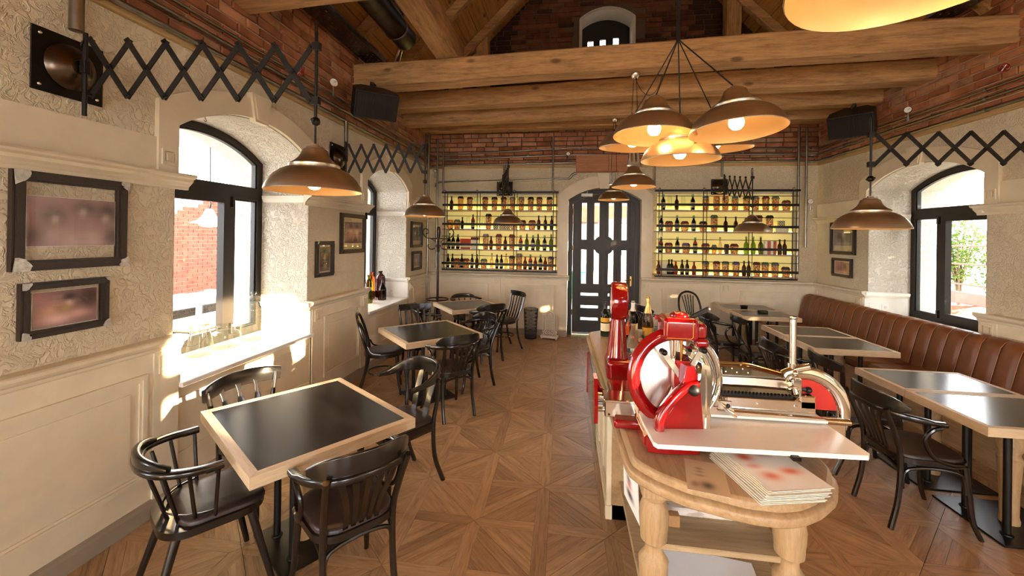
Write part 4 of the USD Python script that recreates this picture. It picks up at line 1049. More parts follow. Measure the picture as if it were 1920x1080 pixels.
# the leather bench
bn = thing('leather_bench', 'long tan leather bench with channelled back below the right window', 'bench')
prof = [(3.82, .44), (3.86, .60), (3.905, .78), (3.93, .86), (3.965, .905), (4.01, .925), (4.05, .915), (4.075, .88), (4.08, .44)]
ys = []; y_ = 7.585
while y_ > 1.7: ys.append(y_); y_ -= .178
for i in range(len(ys)-1):
    a, b = ys[i+1], ys[i]; rings = []
    for s in np.linspace(0, 1, 7):
        bul = .012*math.sin(PI*s)**.6 if 0 < s < 1 else 0.
        rings.append([(x_-(bul if k < 6 else 0)*1.2+ (.006 if s in (0, 1) else 0), a+(b-a)*s, z_+(bul*.8 if 2 < k < 7 else 0)) for k, (x_, z_) in enumerate(prof)])
    obj('channel', skin(np.array(rings), False), MATS['leather_tan'], bn, smooth=50)
seam = MB()
for yy in ys[1:-1]: seam.tube([(x_-.003, yy, z_+.001) for x_, z_ in prof[:8]], .0035, 6)
obj('piping', seam, MATS['leather_seam'] if 'leather_seam' in MATS else plain('leather_seam', srgb(170, 112, 72), .45), bn)
for a, b in ((5.2, 7.58), (1.75, 5.19)):
    obj('seat', rbox((3.33, a, .33), (3.86, b-.004, .455), .035), MATS['leather_tan'], bn, smooth=40)
obj('plinth', rbox((3.40, 1.75, 0), (4.1, 7.58, .33)), MATS['counter_oak'], bn, smooth=False)

# ---- chairs: +y is forward, the origin on the floor under the seat
def seat_poly(wf, wb, d, r=.07):
    p = Polygon([(-wf/2, d/2), (wf/2, d/2), (wb/2, -d/2), (-wb/2, -d/2)])
    return p.buffer(-r).buffer(r, 12)
def cushion(poly, z0, z1):
    lays = [(0, z0), (0, z0+(z1-z0)*.45), (-.010, z0+(z1-z0)*.85), (-.04, z1), (-.10, z1+.004)]
    n = 40; rings = []
    for off, z_ in lays:
        q = poly.buffer(off); c = np.array(q.exterior.coords)[:-1]
        s = np.linspace(0, q.exterior.length, n, endpoint=False); pts = [q.exterior.interpolate(k) for k in s]
        a = np.array([(k.x, k.y) for k in pts]); st = np.argmin(np.abs(np.arctan2(a[:, 1], a[:, 0]))); a = np.roll(a, -st, 0)
        rings.append(np.column_stack([a, np.full(n, z_)]))
    return skin(np.array(rings), False)
def ring_seat(t, poly, z0=.425, z1=.458, cz=.487):
    obj('seat', extrude(poly, z0, z1, 'z'), CB, t, smooth=40)
    obj('cushion', cushion(poly.buffer(-.012), z1-.004, cz), SL, t, smooth=60)
def arcs(t, pts, z0=.26, z1=.40, r=.0105):
    for a, b in pts:
        a, b = np.array(a), np.array(b); m = (a+b)/2
        P = [(*a, z0), (*(a*.97+m*.03), z0+.06), (*(a*.8+m*.2), z1-.02), (*m, z1), (*(b*.8+m*.2), z1-.02), (*(b*.97+m*.03), z0+.06), (*b, z0)]
        obj('bentwood_arch', MB().tube(spline(P, 5), r, 8), CB, t)
def U(w, yf, yb, z_f, z_b, n=26, bulge=2.4):
    """horseshoe from one arm tip round the back to the other"""
    k = np.linspace(-1, 1, n); out = []
    for s in k:
        a = s*PI/2
        x_ = w*np.sign(math.sin(a))*abs(math.sin(a))**(.75); y_ = yb*math.cos(a)**.75 if abs(s) < 1 else 0
        out.append((x_, y_, z_b+(z_f-z_b)*abs(s)**2))
    arc = out
    f = [(w*1.0, yf*q, z_f+(z_f-z_b)*.1*q) for q in np.linspace(1, .15, 6)]
    return np.array([(-x_, y_, z_) for x_, y_, z_ in f]+arc+[(x_, y_, z_) for x_, y_, z_ in f[::-1]])

def fan_armchair(label, loc, rz, group):
    t = thing('bentwood_armchair', label, 'chair', loc, rz, group)
    ring_seat(t, seat_poly(.44, .38, .42, .12))
    for s in (-1, 1):
        obj('leg', MB().tube(spline([(s*.175, .165, .43), (s*.182, .185, .25), (s*.19, .20, .10), (s*.205, .235, 0)], 5), np.linspace(.019, .013, 16), 10), CB, t)
        obj('leg', MB().tube(spline([(s*.19, -.285, .76), (s*.175, -.22, .60), (s*.165, -.18, .45), (s*.165, -.19, .2), (s*.17, -.235, 0)], 5), np.linspace(.015, .0165, 21), 10), CB, t)
        obj('arm_brace', MB().tube(spline([(s*.248, -.02, .685), (s*.248, -.07, .665), (s*.238, -.10, .60), (s*.232, -.05, .50), (s*.215, .05, .455), (s*.205, .13, .45)], 6), .0125, 8), CB, t)
    path = U(.252, .0, -.305, .708, .745)
    n = len(path); q = np.abs(np.linspace(-1, 1, n))
    obj('arm_rail', MB().ribbon(path, .030+.014*(q > .62), .036-.010*(q > .62)), CB, t, smooth=50)
    a = np.linspace(-1, 1, 17)*.235; cr = np.array([(x_, -.298*(max(0, 1-(abs(x_)/.272)**2.2))**.42-.004, .80-.026*(abs(x_)/.235)**3) for x_ in a])
    obj('crest', MB().ribbon(cr, .020, .105-.07*(np.abs(a)/.235)**6), CB, t, smooth=50)
    for k in (-2, -1, 0, 1, 2):
        p = spline([(k*.036, -.188, .45), (k*.040, -.225, .56), (k*.055, -.27, .68), (k*.070, -.285+.004*k*k, .765)], 4)
        obj('slat', MB().ribbon(p, np.linspace(.024, .034, len(p)), .009, (0, 1, .3)), CB, t, smooth=50)
    arcs(t, [((-.165, -.18), (.165, -.18)), ((-.165, -.17), (-.18, .17)), ((.165, -.17), (.18, .17)), ((-.18, .18), (.18, .18))])
    return t
def spindle_armchair(label, loc, rz, group):
    t = thing('spindle_armchair', label, 'chair', loc, rz, group)
    p = seat_poly(.46, .40, .44, .13)
    obj('seat', extrude(p, .41, .445, 'z'), CB, t, smooth=40)
    obj('cushion', cushion(affinity.translate(seat_poly(.43, .37, .36, .08), 0, .035), .443, .475), SL, t, smooth=60)
    for s in (-1, 1):
        obj('leg', MB().cyl((s*.15, .14, .415), (s*.215, .235, 0), .021, 12, .014), CB, t)
        obj('leg', MB().cyl((s*.14, -.15, .415), (s*.20, -.27, 0), .021, 12, .014), CB, t)
    path = U(.25, -.07, -.275, .72, .735); n = len(path); q = np.abs(np.linspace(-1, 1, n))
    obj('arm_rail', MB().ribbon(path, .052-.012*q, .030), CB, t, smooth=50)
    a = np.linspace(-1, 1, 15)*.20; cr = np.array([(x_, -.31*(max(0, 1-(abs(x_)/.265)**2.2))**.42+.028, .76-.012*(abs(x_)/.20)**2) for x_ in a])
    obj('crest', MB().ribbon(cr, .034, .060-.035*(np.abs(a)/.20)**5), CB, t, smooth=50)
    for k in np.linspace(-1, 1, 8):
        th = k*1.75; bx, by = .185*math.sin(th*.85), -.175*math.cos(th*.85); tx, ty = .248*math.sin(th*.86), -.262*math.cos(th*.86)
        obj('spindle', MB().cyl((bx, by, .44), (tx, ty, .712), .0085, 8), CB, t)
    w = [(.19*math.sin(k), -.185*math.cos(k), .485) for k in np.linspace(-1.5, 1.5, 16)]
    obj('seat_wire', MB().tube(w, .005, 6), CB, t)
    return t
def yoke_chair(label, loc, rz, group):
    t = thing('yoke_chair', label, 'chair', loc, rz, group)
    p = seat_poly(.44, .38, .42, .06)
    obj('seat', extrude(p, .395, .455, 'z'), CB, t, smooth=40); obj('cushion', cushion(p.buffer(-.012), .452, .485), SL, t, smooth=60)
    for s in (-1, 1):
        obj('leg', MB().ribbon([(s*.195, .185, .455), (s*.195, .185, .22), (s*.195, .188, 0)], [.042, .038, .032], [.042, .038, .032], (0, 1, 0), .12), CB, t, smooth=False)
        obj('leg', MB().tube(spline([(s*.218, -.19, .77), (s*.20, -.20, .62), (s*.18, -.185, .45), (s*.178, -.20, .2), (s*.19, -.27, 0)], 5), np.linspace(.014, .017, 21), 10), CB, t)
        obj('leg_bracket', MB().tube(spline([(s*.195, .155, .26), (s*.195, .14, .34), (s*.192, .08, .385), (s*.19, .03, .392)], 5), .010, 8), CB, t)
        obj('leg_bracket', MB().tube(spline([(s*.170, .185, .26), (s*.16, .185, .34), (s*.10, .185, .385), (s*.05, .185, .392)], 5), .010, 8), CB, t)
    path = U(.235, .03, -.275, .755, .80); n = len(path); q = np.abs(np.linspace(-1, 1, n))
    hgt = .034+.085*np.clip(1-(q/.62)**2, 0, 1)
    pz = path.copy(); pz[:, 2] += -.01+hgt*.12
    obj('yoke_rail', MB().ribbon(pz, .028, hgt), CB, t, smooth=50)
    for k in (-1, 1):
        sp = spline([(k*.075, -.18, .46), (k*.08, -.20, .56), (k*.085, -.245, .70), (k*.085, -.262, .78)], 4)
        obj('splat', MB().ribbon(sp, .062, .010, (0, 1, .25)), CB, t, smooth=50)
    return t
def vase_chair(label, loc, rz, group):
    t = thing('vase_back_chair', label, 'chair', loc, rz, group)
    p = seat_poly(.44, .38, .42, .06)
    obj('seat', extrude(p, .405, .455, 'z'), CB, t, smooth=40); obj('cushion', cushion(p.buffer(-.012), .452, .485), SL, t, smooth=60)
    for s in (-1, 1):
        obj('leg', MB().cyl((s*.18, .175, .42), (s*.195, .20, 0), .019, 10, .014), CB, t)
        obj('leg', MB().tube(spline([(s*.235, -.215, .80), (s*.205, -.205, .62), (s*.18, -.185, .45), (s*.178, -.20, .2), (s*.19, -.26, 0)], 5), np.linspace(.015, .017, 21), 10), CB, t)
    a = np.linspace(-1, 1, 17)*.265; cr = np.array([(x_, -.29+.30*(x_/.265)**2*.30, .80-.015*(x_/.265)**2) for x_ in a])
    obj('crest', MB().ribbon(cr, .024, .105-.02*(np.abs(a)/.265)**4), CB, t, smooth=50)
    for k in (-1, 0, 1):
        vz = np.linspace(0, 1, 9); w = .055+.028*np.sin(vz*PI*2-.6)
        sp = np.array([(k*(.085+.035*v), -.185-.095*v**1.3+.012*abs(k), .45+.32*v) for v in vz])
        obj('splat', MB().ribbon(sp, w, .011, (0, 1, .25)), CB, t, smooth=50)
    return t
def loop_chair_bistro(label, loc, rz, group):
    t = thing('bistro_chair', label, 'chair', loc, rz, group)
    p = Polygon([(.205*math.cos(k), .215*math.sin(k)) for k in np.linspace(0, 2*PI, 40)[:-1]])
    ring_seat(t, p, .43, .46, .49)
    lp = spline([(-.175, -.27, 0), (-.165, -.20, .22), (-.165, -.17, .45), (-.185, -.215, .66), (-.14, -.275, .845), (0, -.30, .905), (.14, -.275, .845), (.185, -.215, .66), (.165, -.17, .45), (.165, -.20, .22), (.175, -.27, 0)], 6)
    obj('back_loop', MB().tube(lp, .0155, 10), CB, t)
    obj('inner_loop', MB().tube(spline([(-.085, -.185, .46), (-.095, -.215, .62), (-.075, -.255, .74), (0, -.272, .79), (.075, -.255, .74), (.095, -.215, .62), (.085, -.185, .46)], 6), .011, 8), CB, t)
    for s in (-1, 1):
        obj('leg', MB().tube(spline([(s*.15, .15, .44), (s*.155, .165, .22), (s*.17, .20, 0)], 6), np.linspace(.018, .012, 13), 10), CB, t)
        obj('seat_bracket', MB().tube(spline([(s*.166, -.165, .56), (s*.185, -.12, .49), (s*.20, -.02, .47)], 5), .008, 8), CB, t)
    obj('stretcher_ring', MB().tube([(.165*math.cos(k), .165*math.sin(k)-.005, .235) for k in np.linspace(0, 2*PI, 33)[:-1]], .0095, 8, True), CB, t)
    return t
def slat_chair(label, loc, rz, group, name='slat_back_chair', ring=True):
    t = thing(name, label, 'chair', loc, rz, group)
    if ring: p = Polygon([(.21*math.cos(k), .215*math.sin(k)) for k in np.linspace(0, 2*PI, 40)[:-1]])
    else: p = seat_poly(.42, .38, .41, .05)
    ring_seat(t, p, .425, .462, .49)
    for s in (-1, 1):
        obj('leg', MB().tube(spline([(s*.15, .15, .44), (s*.16, .17, .2), (s*.17, .19, 0)], 6), np.linspace(.018, .013, 13), 10), CB, t)
        obj('leg', MB().tube(spline([(s*.205, -.30, .88), (s*.185, -.25, .68), (s*.165, -.175, .45), (s*.165, -.20, .2), (s*.175, -.27, 0)], 5), np.linspace(.014, .016, 21), 10), CB, t)
    a = np.linspace(-1, 1, 13)*.215; cr = np.array([(x_, -.325+.9*x_*x_, .865) for x_ in a])
    obj('crest', MB().ribbon(cr, .018, .085), CB, t, smooth=50)
    for k in (-1.5, -.5, .5, 1.5):
        sp = spline([(k*.07, -.185+.006*k*k, .455), (k*.075, -.235, .60), (k*.08, -.305+.006*k*k, .84)], 5)
        obj('slat', MB().ribbon(sp, .030, .009, (0, 1, .3)), CB, t, smooth=50)
    if ring: obj('stretcher_ring', MB().tube([(.17*math.cos(k), .175*math.sin(k)-.01, .22) for k in np.linspace(0, 2*PI, 33)[:-1]], .0095, 8, True), CB, t)
    return t
def cross_chair(label, loc, rz, group):
    t = thing('cross_back_chair', label, 'chair', loc, rz, group)
    ring_seat(t, seat_poly(.43, .38, .42, .10))
    for s in (-1, 1):
        obj('leg', MB().tube(spline([(s*.165, .165, .44), (s*.175, .185, .2), (s*.185, .21, 0)], 6), np.linspace(.019, .014, 13), 10), CB, t)
        obj('leg', MB().tube(spline([(s*.225, -.245, .83), (s*.20, -.225, .64), (s*.168, -.18, .45), (s*.168, -.19, .2), (s*.18, -.27, 0)], 5), np.linspace(.016, .018, 21), 10), CB, t)
    a = np.linspace(-1, 1, 17)*.26; cr = np.array([(x_, -.315+.85*x_*x_, .845) for x_ in a])
    obj('crest', MB().ribbon(cr, .022, .085-.03*(np.abs(a)/.26)**4), CB, t, smooth=50)
    for s in (-1, 1):
        sp = spline([(s*.155, -.19, .48), (s*.06, -.232, .60), (-s*.05, -.275, .70), (-s*.16, -.285, .81)], 6)
        obj('cross_slat', MB().ribbon(sp, .036, .010, (0, 1, .3)), CB, t, smooth=50)
    arcs(t, [((-.165, -.18), (.165, -.18)), ((-.165, -.17), (-.18, .17)), ((.165, -.17), (.18, .17))])
    return t
def arch_chair(label, loc, rz, group):
    t = thing('arched_back_chair', label, 'chair', loc, rz, group)
    ring_seat(t, seat_poly(.42, .38, .41, .12))
    lp = spline([(-.165, -.20, 0), (-.165, -.175, .45), (-.20, -.235, .68), (-.15, -.29, .87), (0, -.315, .93), (.15, -.29, .87), (.20, -.235, .68), (.165, -.175, .45), (.165, -.20, 0)], 6)
    obj('back_loop', MB().tube(lp, .017, 10), CB, t)
    for k in (-2, -1, 0, 1, 2): obj('slat', MB().ribbon(spline([(k*.022, -.185, .46), (k*.035, -.24, .65), (k*.052, -.30, .885-.006*k*k)], 5), .018, .008, (0, 1, .3)), CB, t, smooth=50)
    for s in (-1, 1): obj('leg', MB().cyl((s*.165, .165, .44), (s*.185, .20, 0), .018, 10, .013), CB, t)
    arcs(t, [((-.165, -.18), (.165, -.18)), ((-.165, -.17), (-.18, .17)), ((.165, -.17), (.18, .17))])
    return t
def fac(deg): return math.radians(deg-90)
G1 = 'black wooden chairs around the left tables'; G2 = 'black wooden chairs along the right tables'
spindle_armchair('black spindle-backed armchair at the near left corner, by the wainscot', (-1.80, 1.885, 0), fac(56), G1)
vase_chair('black chair with a broad curved top rail in the sun below the window', (-1.965, 2.485, 0), fac(-15), G1)
yoke_chair('black yoke-railed chair with two flat splats, right of the nearest left table', (-1.205, 2.87, 0), fac(234), G1)
loop_chair_bistro('black bentwood chair with a double looped back against the left wainscot', (-2.10, 4.555, 0), fac(22), G1)
slat_chair('black chair with a curved top rail behind the second left table, against the wall', (-1.83, 4.98, 0), fac(-58), G1, 'rail_back_chair', ring=False)
fa = fan_armchair('black bentwood armchair with a fan-slatted back, nearest the camera on the left', (-1.085, 1.95, 0), fac(139), G1)
def fan_copy(label, loc, deg, g): return copy(fa, label, loc, fac(deg), g)
fan_copy('black bentwood armchair in front of the second left table, its back to the camera', (-1.19, 4.14, 0), 133, G1)
fan_copy('black bentwood armchair at the right corner of the second left table', (-1.15, 4.92, 0), 224, G1)
fan_copy('black bentwood armchair left of the farthest left table, beside the coat rack', (-1.87, 5.74, 0), 36, G1)
fan_copy('black bentwood armchair in front of the farthest left table, its fan-slatted back to the camera', (-1.19, 6.03, 0), 128, G1)
spindle_armchair('black spindle-backed armchair behind the farthest left table, before the panelling', (-1.70, 6.93, 0), fac(-55), G1)
slat_chair('black chair with four upright slats and a round seat, left of the wire bin', (-1.03, 6.63, 0), fac(219), G1)
fan_copy('black bentwood armchair with a fan-slatted back at the nearest bench table', (2.28, 3.11, 0), 0, G2)
cross_chair('black cross-backed chair at the second bench table, behind the slicer', (2.355, 3.71, 0), fac(-4), G2)
fan_copy('black bentwood armchair between the chrome post of the slicer and the bench tables', (2.22, 4.38, 0), -2, G2)
cross_chair('black cross-backed chair at the fourth bench table, with its seat showing', (2.35, 5.44, 0), fac(-2), G2)
fan_copy('black bentwood armchair at the fifth bench table, arms pointing at the bench', (2.12, 5.95, 0), 4, G2)
arch_chair('black chair with an arched slatted back at the farthest bench table', (2.10, 7.02, 0), fac(-70), G2)
fan_copy('black bentwood armchair glimpsed behind the bottles on the counter', (1.30, 6.35, 0), 20, G2)
# ---------------------------------------------------------------- the counter with the slicer
ct = thing('counter', 'long pale oak counter with a rounded end on turned legs', 'counter')
top = Polygon([(.205, 3.99), (.268, 1.74), (.30, 1.69), (.352, 1.638), (.439, 1.58), (.548, 1.546), (.62, 1.522), (.728, 1.518), (.80, 1.54), (.871, 1.585), (.967, 1.672), (1.035, 1.783), (1.045, 1.9), (1.045, 3.9), (.78, 4.22), (.50, 4.225)]).buffer(-.05).buffer(.05, 8)
CO, CX = MATS['counter_oak'], MATS['counter_oak_x']
def slab(poly, lays):
    n = 160; rings = []
    for off, z_ in lays:
        q = poly.buffer(off); s = np.linspace(0, 1, n, endpoint=False)
        ref = np.array([poly.exterior.interpolate(k, normalized=True).coords[0] for k in s])
        pts = np.array([q.exterior.interpolate(q.exterior.project(__import__('shapely').geometry.Point(*r))).coords[0] for r in ref])
        rings.append(np.column_stack([pts, np.full(n, z_)]))
    m = skin(np.array(rings), False, caps=False)
    cap = extrude(poly.buffer(lays[-1][0]+.0005), lays[-1][1]-.004, lays[-1][1], 'z'); cap2 = extrude(poly.buffer(lays[0][0]+.0005), lays[0][1], lays[0][1]+.004, 'z')
    return trimesh.util.concatenate([m, cap, cap2])
obj('top_board', slab(top, [(-.006, .886), (0, .889), (.0, .908), (-.004, .915), (-.012, .9195), (-.016, .92)]), CO, ct, smooth=40)
obj('rim', slab(top, [(.004, .842), (.014, .845), (.02, .852), (.02, .872), (.014, .879), (.004, .884), (-.01, .887)]), CO, ct, smooth=40)
LEG = [(0, 0), (.058, 0), (.062, .02), (.058, .05), (.056, .30), (.058, .44), (.060, .475), (.050, .49), (.036, .51), (.034, .535), (.040, .55), (.053, .56), (.055, .60), (.058, .62), (.060, .66), (.054, .70), (.044, .728), (.05, .735), (.054, .745), (.054, .752)]
for x_ in (.372, .895):
    lg = MB().lathe(LEG, 32, (x_, 1.805, 0)).box((x_-.055, 1.75, .75), (x_+.055, 1.86, .845), .003)
    obj('turned_leg', lg, MATS['oak_z'], ct, smooth=40)
obj('upper_shelf', rbox((.36, 1.80, .515), (.90, 2.74, .54), .004), CX, ct, smooth=False)
obj('lower_shelf', rbox((.345, 1.74, .225), (.985, 2.74, .25), .004), CX, ct, smooth=False)
obj('apron', MB().box((.315, 1.86, .76), (.335, 2.74, .842)).box((.945, 1.86, .76), (.965, 2.74, .842)).box((.40, 1.84, .78), (.87, 1.86, .842)), CO, ct, smooth=False)
obj('side_panel', rbox((.285, 2.74, 0), (.99, 3.9, .843)), CO, ct, smooth=False)
pn = MB()
for i in range(3):
    a = 2.78+i*.37; o = sbox(a, .12, a+.33, .80)
    for q, d in ((o.difference(o.buffer(-.035, join_style=2)), .272), (o.buffer(-.07, join_style=2), .278)): pn.add(extrude(q, d, .286, 'x'))
obj('panel_moulding', pn, cream, ct, smooth=False)
obj('corner_post', MB().box((.268, 2.735, 0), (.30, 2.775, .842), .003).box((.262, 2.73, 0), (.305, 2.78, .09), .003), cream, ct, smooth=False)
obj('plinth', rbox((.272, 2.74, 0), (.99, 3.9, .09)), cream, ct, smooth=False)

sl = thing('meat_slicer', 'red and chrome meat slicer on the counter, with white serving boards', 'slicer')
RE, CH, BS = MATS['red_enamel'], MATS['chrome'], MATS['brushed_steel']
emit_y = plain('gold_line', srgb(214, 164, 60), .4)
BC = np.array([.495, 1.97, 1.185]); ax_ = np.array([.16, -.985, .05]); ax_ /= np.linalg.norm(ax_)         # blade centre and axis
ex = np.cross([0, 0, 1.], -ax_); ex /= np.linalg.norm(ex); ex = np.array([ax_[1]*-1, ax_[0], 0]); ex /= np.linalg.norm(ex); ez = np.cross(ax_, -ex) if np.cross(ax_, -ex)[2] > 0 else np.cross(ax_, ex)
W = lambda u, v, d=0: BC+ex*u+ez*v+ax_*d                # u to the right, v up, d towards the camera
# base with its curled lip
obj('base', MB().box((.33, 1.80, .932), (.575, 2.32, .985), .012), RE, sl, smooth=30)
lip = [(.345, 1.81, 1.0), (.335, 1.785, .965), (.335, 1.785, .945), (.345, 1.80, .928), (.37, 1.81, .923)]
obj('front_lip', MB().ribbon([(x_, y_, .95) for x_, y_ in ((.332, 2.0), (.336, 1.86), (.345, 1.792), (.40, 1.785), (.545, 1.805), (.556, 1.83))], .012, .055), RE, sl, smooth=40)
for x_, y_ in ((.37, 1.84), (.53, 1.85), (.37, 2.28), (.54, 2.28)): obj('foot', MB().cyl((x_, y_, .919), (x_, y_, .935), .018, 14), MATS['plastic_black'], sl)
# body front: a sheet with the sweeping red band
fr = Polygon([(-.118, -.235), (.072, -.235), (.058, -.03), (.035, .075), (.0, .075), (-.02, -.02), (-.06, -.10), (-.105, -.165)])
def plate(poly, d0, d1, mat_, name, smooth=False, label=None):
    m = extrude(poly, d0, d1, 'z'); v = np.array([W(p[0], p[1], p[2]) for p in m.vertices]); m = trimesh.Trimesh(v, m.faces, process=False)
    if m.volume < 0: m.invert()
    return obj(name, m, mat_, sl, smooth=smooth, label=label)
plate(fr, .02, .11, RE, 'body_panel')
plate(Polygon([(-.10, -.195), (-.045, -.195), (-.045, -.189), (.02, -.189), (.02, -.193), (.055, -.193), (.055, -.200), (.015, -.200), (.015, -.196), (-.04, -.196), (-.04, -.201), (-.10, -.201)]), .108, .112, emit_y, 'gold_line', label='thin gold line on the red body')
band = spline([W(.045, .0, .10), W(-.01, -.015, .11), W(-.07, -.065, .115), W(-.115, -.13, .115), W(-.125, -.19, .115), W(-.135, -.25, .12)], 7)
obj('sweeping_band', MB().ribbon(band, .035, .05, ax_), RE, sl, smooth=50)
obj('column', MB().ribbon([W(.005, .09, .05), W(.0, .0, .05), W(.01, -.10, .05)], .075, .06, ax_), RE, sl, smooth=40)
# ring guard, blade and chrome cover
ring = [W(.193*math.cos(a), .195*math.sin(a)) for a in np.linspace(math.radians(74), math.radians(246), 34)]
obj('ring_guard', MB().ribbon(ring, .060, .046, ax_, .42), RE, sl, smooth=60)
obj('blade', MB().lathe([(0, -.004), (.05, -.008), (.15, -.004), (.176, .0), (.15, .006), (.05, .012), (0, .014)], 72, BC, ax_), MATS['blade_steel'] if 'blade_steel' in MATS else plain('blade_steel', (.80, .76, .68), .30, 1.), sl)
arc = [W(.188*math.cos(a), .190*math.sin(a), .012) for a in np.linspace(math.radians(72), math.radians(-78), 30)]
obj('blade_rim', MB().ribbon(arc, .036, .036, ax_, .42), CH, sl, smooth=60)
dome = lathe([(.172, .0), (.165, .018), (.14, .030), (.112, .034), (.104, .048), (.085, .066), (.05, .078), (0, .082)], 48)
dome = dome.slice_plane([0.008, 0, 0], [1, 0, 0]); dv = np.array([W(-p[0]*-1*1.0 if False else p[0], p[1], p[2]) for p in dome.vertices])
dm = trimesh.Trimesh(dv, dome.faces, process=False); obj('blade_cover', dm, CH, sl, smooth=50)
plate(Polygon([(.062, -.225), (.098, -.225), (.10, -.10), (.115, -.02), (.10, .075), (.07, .085), (.058, .0)]), .05, .105, CH, 'deflector', 30)
plate(Polygon([(.078, -.215), (.092, -.215), (.092, -.10), (.108, -.02), (.094, .06), (.084, .06), (.086, -.03)]), .105, .113, CH, 'deflector_rib', 30)
for u, v in ((-.092, .130), (.082, .140)):
    obj('brace', MB().ribbon([W(u*.12, .02, .075), W(u, v, .075)], .006, .026, np.cross(ax_, ex*u+ez*v)), BS, sl, smooth=False)
    obj('brace_knob', MB().cyl(W(u, v, .07), W(u, v, .10), .0135, 16).ball(W(u, v, .10), .013, 1), MATS['dark_steel'], sl)
# sharpener housing on top
def rounded(lo, hi, r):
    P = []
    for sx in (0, 1):
        for sy in (0, 1):
            for sz in (0, 1):
                c = np.where([sx, sy, sz], np.array(hi)-r, np.array(lo)+r); P.append(manifold3d.Manifold.sphere(r, 20).translate(tuple(map(float, c))))
    return manifold3d.Manifold.batch_hull(P)
hb = rounded((.425, 1.90, 1.362), (.575, 2.05, 1.462), .022)
o = obj('sharpener_housing', hb, RE, sl, smooth=40)
obj('housing_nose', rounded((.565, 1.915, 1.368), (.612, 2.02, 1.44), .020), RE, o, smooth=40)
obj('dome', MB().lathe([(.042, 0), (.040, .01), (.028, .02), (0, .025)], 28, (.505, 1.975, 1.458)), RE, o)
pin = [(.436, 1.8985, 1.375), (.538, 1.8985, 1.375), (.546, 1.8985, 1.383), (.546, 1.8985, 1.452)]
obj('pinstripe', MB().tube(pin, .0015, 6), emit_y, o)
obj('handle', MB().cyl((.545, 1.96, 1.452), (.562, 1.95, 1.468), .007, 10).cyl((.556, 1.95, 1.464), (.612, 1.92, 1.505), .0105, 14).ball((.612, 1.92, 1.505), .0108, 1), MATS['plastic_black'], o)
obj('ring_bracket', MB().ribbon([W(-.05, .185, .0), W(-.03, .21, .01), W(.01, .215, .02)], .06, .05, ax_), RE, sl, smooth=40)
obj('side_lug', rounded((.56, 1.90, 1.335), (.615, 1.96, 1.375), .016), RE, sl, smooth=40)
obj('feed_rod', MB().cyl((.505, 1.93, 1.37), (.505, 1.93, 1.22), .006, 10), MATS['brass'], sl)
obj('oil_cup', MB().lathe([(.045, 0), (.043, .05), (.040, .052), (.040, .006), (0, .006)], 24, (.525, 2.0, 1.30)), BS, sl)
obj('sharpener_stem', MB().cyl((.478, 1.94, 1.37), (.478, 1.94, 1.26), .008, 10).cyl((.495, 1.94, 1.262), (.53, 1.93, 1.262), .006, 8).box((.485, 1.925, 1.235), (.52, 1.95, 1.25), .003), CH, sl)
obj('knob', MB().ball(W(.02, -.02, .13), .024, 3).cyl(W(.02, -.02, .09), W(.02, -.02, .13), .010, 14), MATS['plastic_black'], sl, label='round black knob')
# motor box and wing on the left
obj('motor_box', MB().box((.185, 2.02, .958), (.345, 2.13, 1.035), .004).box((.18, 2.01, 1.03), (.35, 2.14, 1.044), .003), MATS['mirror_steel'] if 'mirror_steel' in MATS else plain('mirror_steel', (.78, .73, .65), .10, 1.), sl, smooth=False)
obj('motor_screw', MB().ball((.205, 2.018, .972), .005, 1), MATS['dark_steel'], sl)
obj('motor_base', rounded((.225, 1.98, .921), (.345, 2.14, .962), .014), RE, sl, smooth=40)
obj('rear_cover', rounded((.225, 2.14, .93), (.36, 2.36, 1.03), .02), RE, sl, smooth=40)
wing = Polygon([(2.06, .905), (2.20, .90), (2.24, 1.02), (2.22, 1.10), (2.10, 1.11), (2.04, 1.0)])
obj('side_wing', extrude(wing, .138, .156, 'x'), RE, sl, smooth=False)
obj('wing_arm', MB().ribbon(spline([(.15, 2.2, 1.07), (.18, 2.18, 1.02), (.24, 2.17, 1.0), (.34, 2.2, 1.0)], 5), .03, .03), RE, sl, smooth=40)
obj('wing_link', MB().cyl((.15, 2.12, 1.02), (.20, 2.12, 1.015), .02, 14).cyl((.15, 2.08, .97), (.2, 2.08, .97), .012, 12), CH, sl)
# carriage on the right
obj('carriage_bed', rbox((.71, 2.05, 1.045), (1.10, 2.34, 1.068), .004), MATS['mirror_steel'], sl, smooth=False)
obj('carriage_face', MB().box((.72, 2.04, 1.03), (1.115, 2.052, 1.085), .003), MATS['mirror_steel'], sl, smooth=False)
for x_ in (.87, 1.03): obj('face_screw', MB().lathe([(.007, 0), (.006, .003), (0, .0035)], 12, (x_, 2.04, 1.06), (0, -1, 0)), CH, sl)
rail = [(.70, 2.035, 1.025), (1.11, 2.03, 1.02)]
obj('slide_rail', MB().cyl((.69, 2.03, 1.018), (1.24, 2.02, 1.012), .014, 16), MATS['mirror_steel'], sl)
obj('rack', MB().box((.705, 2.055, 1.082), (1.04, 2.075, 1.096), .002), MATS['dark_steel'], sl, smooth=False)
teeth = MB()
for i in range(21): x_ = .71+i*.0155; teeth.add(lathe([(0, -.009), (.0062, -.009), (.0062, .009), (0, .009)], 10, (x_, 2.063, 1.098), (0, 1, 0)))
obj('tooth', teeth, MATS['dark_steel'], sl, kind='stuff')
obj('pressure_plate', MB().ribbon([(.70, 2.12, 1.135), (.88, 2.12, 1.137), (1.04, 2.12, 1.132)], .045, .055, (0, .25, 1)), MATS['bronze_steel'] if 'bronze_steel' in MATS else plain('bronze_steel', (.34, .26, .19), .26, 1., noise=.15, scale=4), sl, smooth=40)
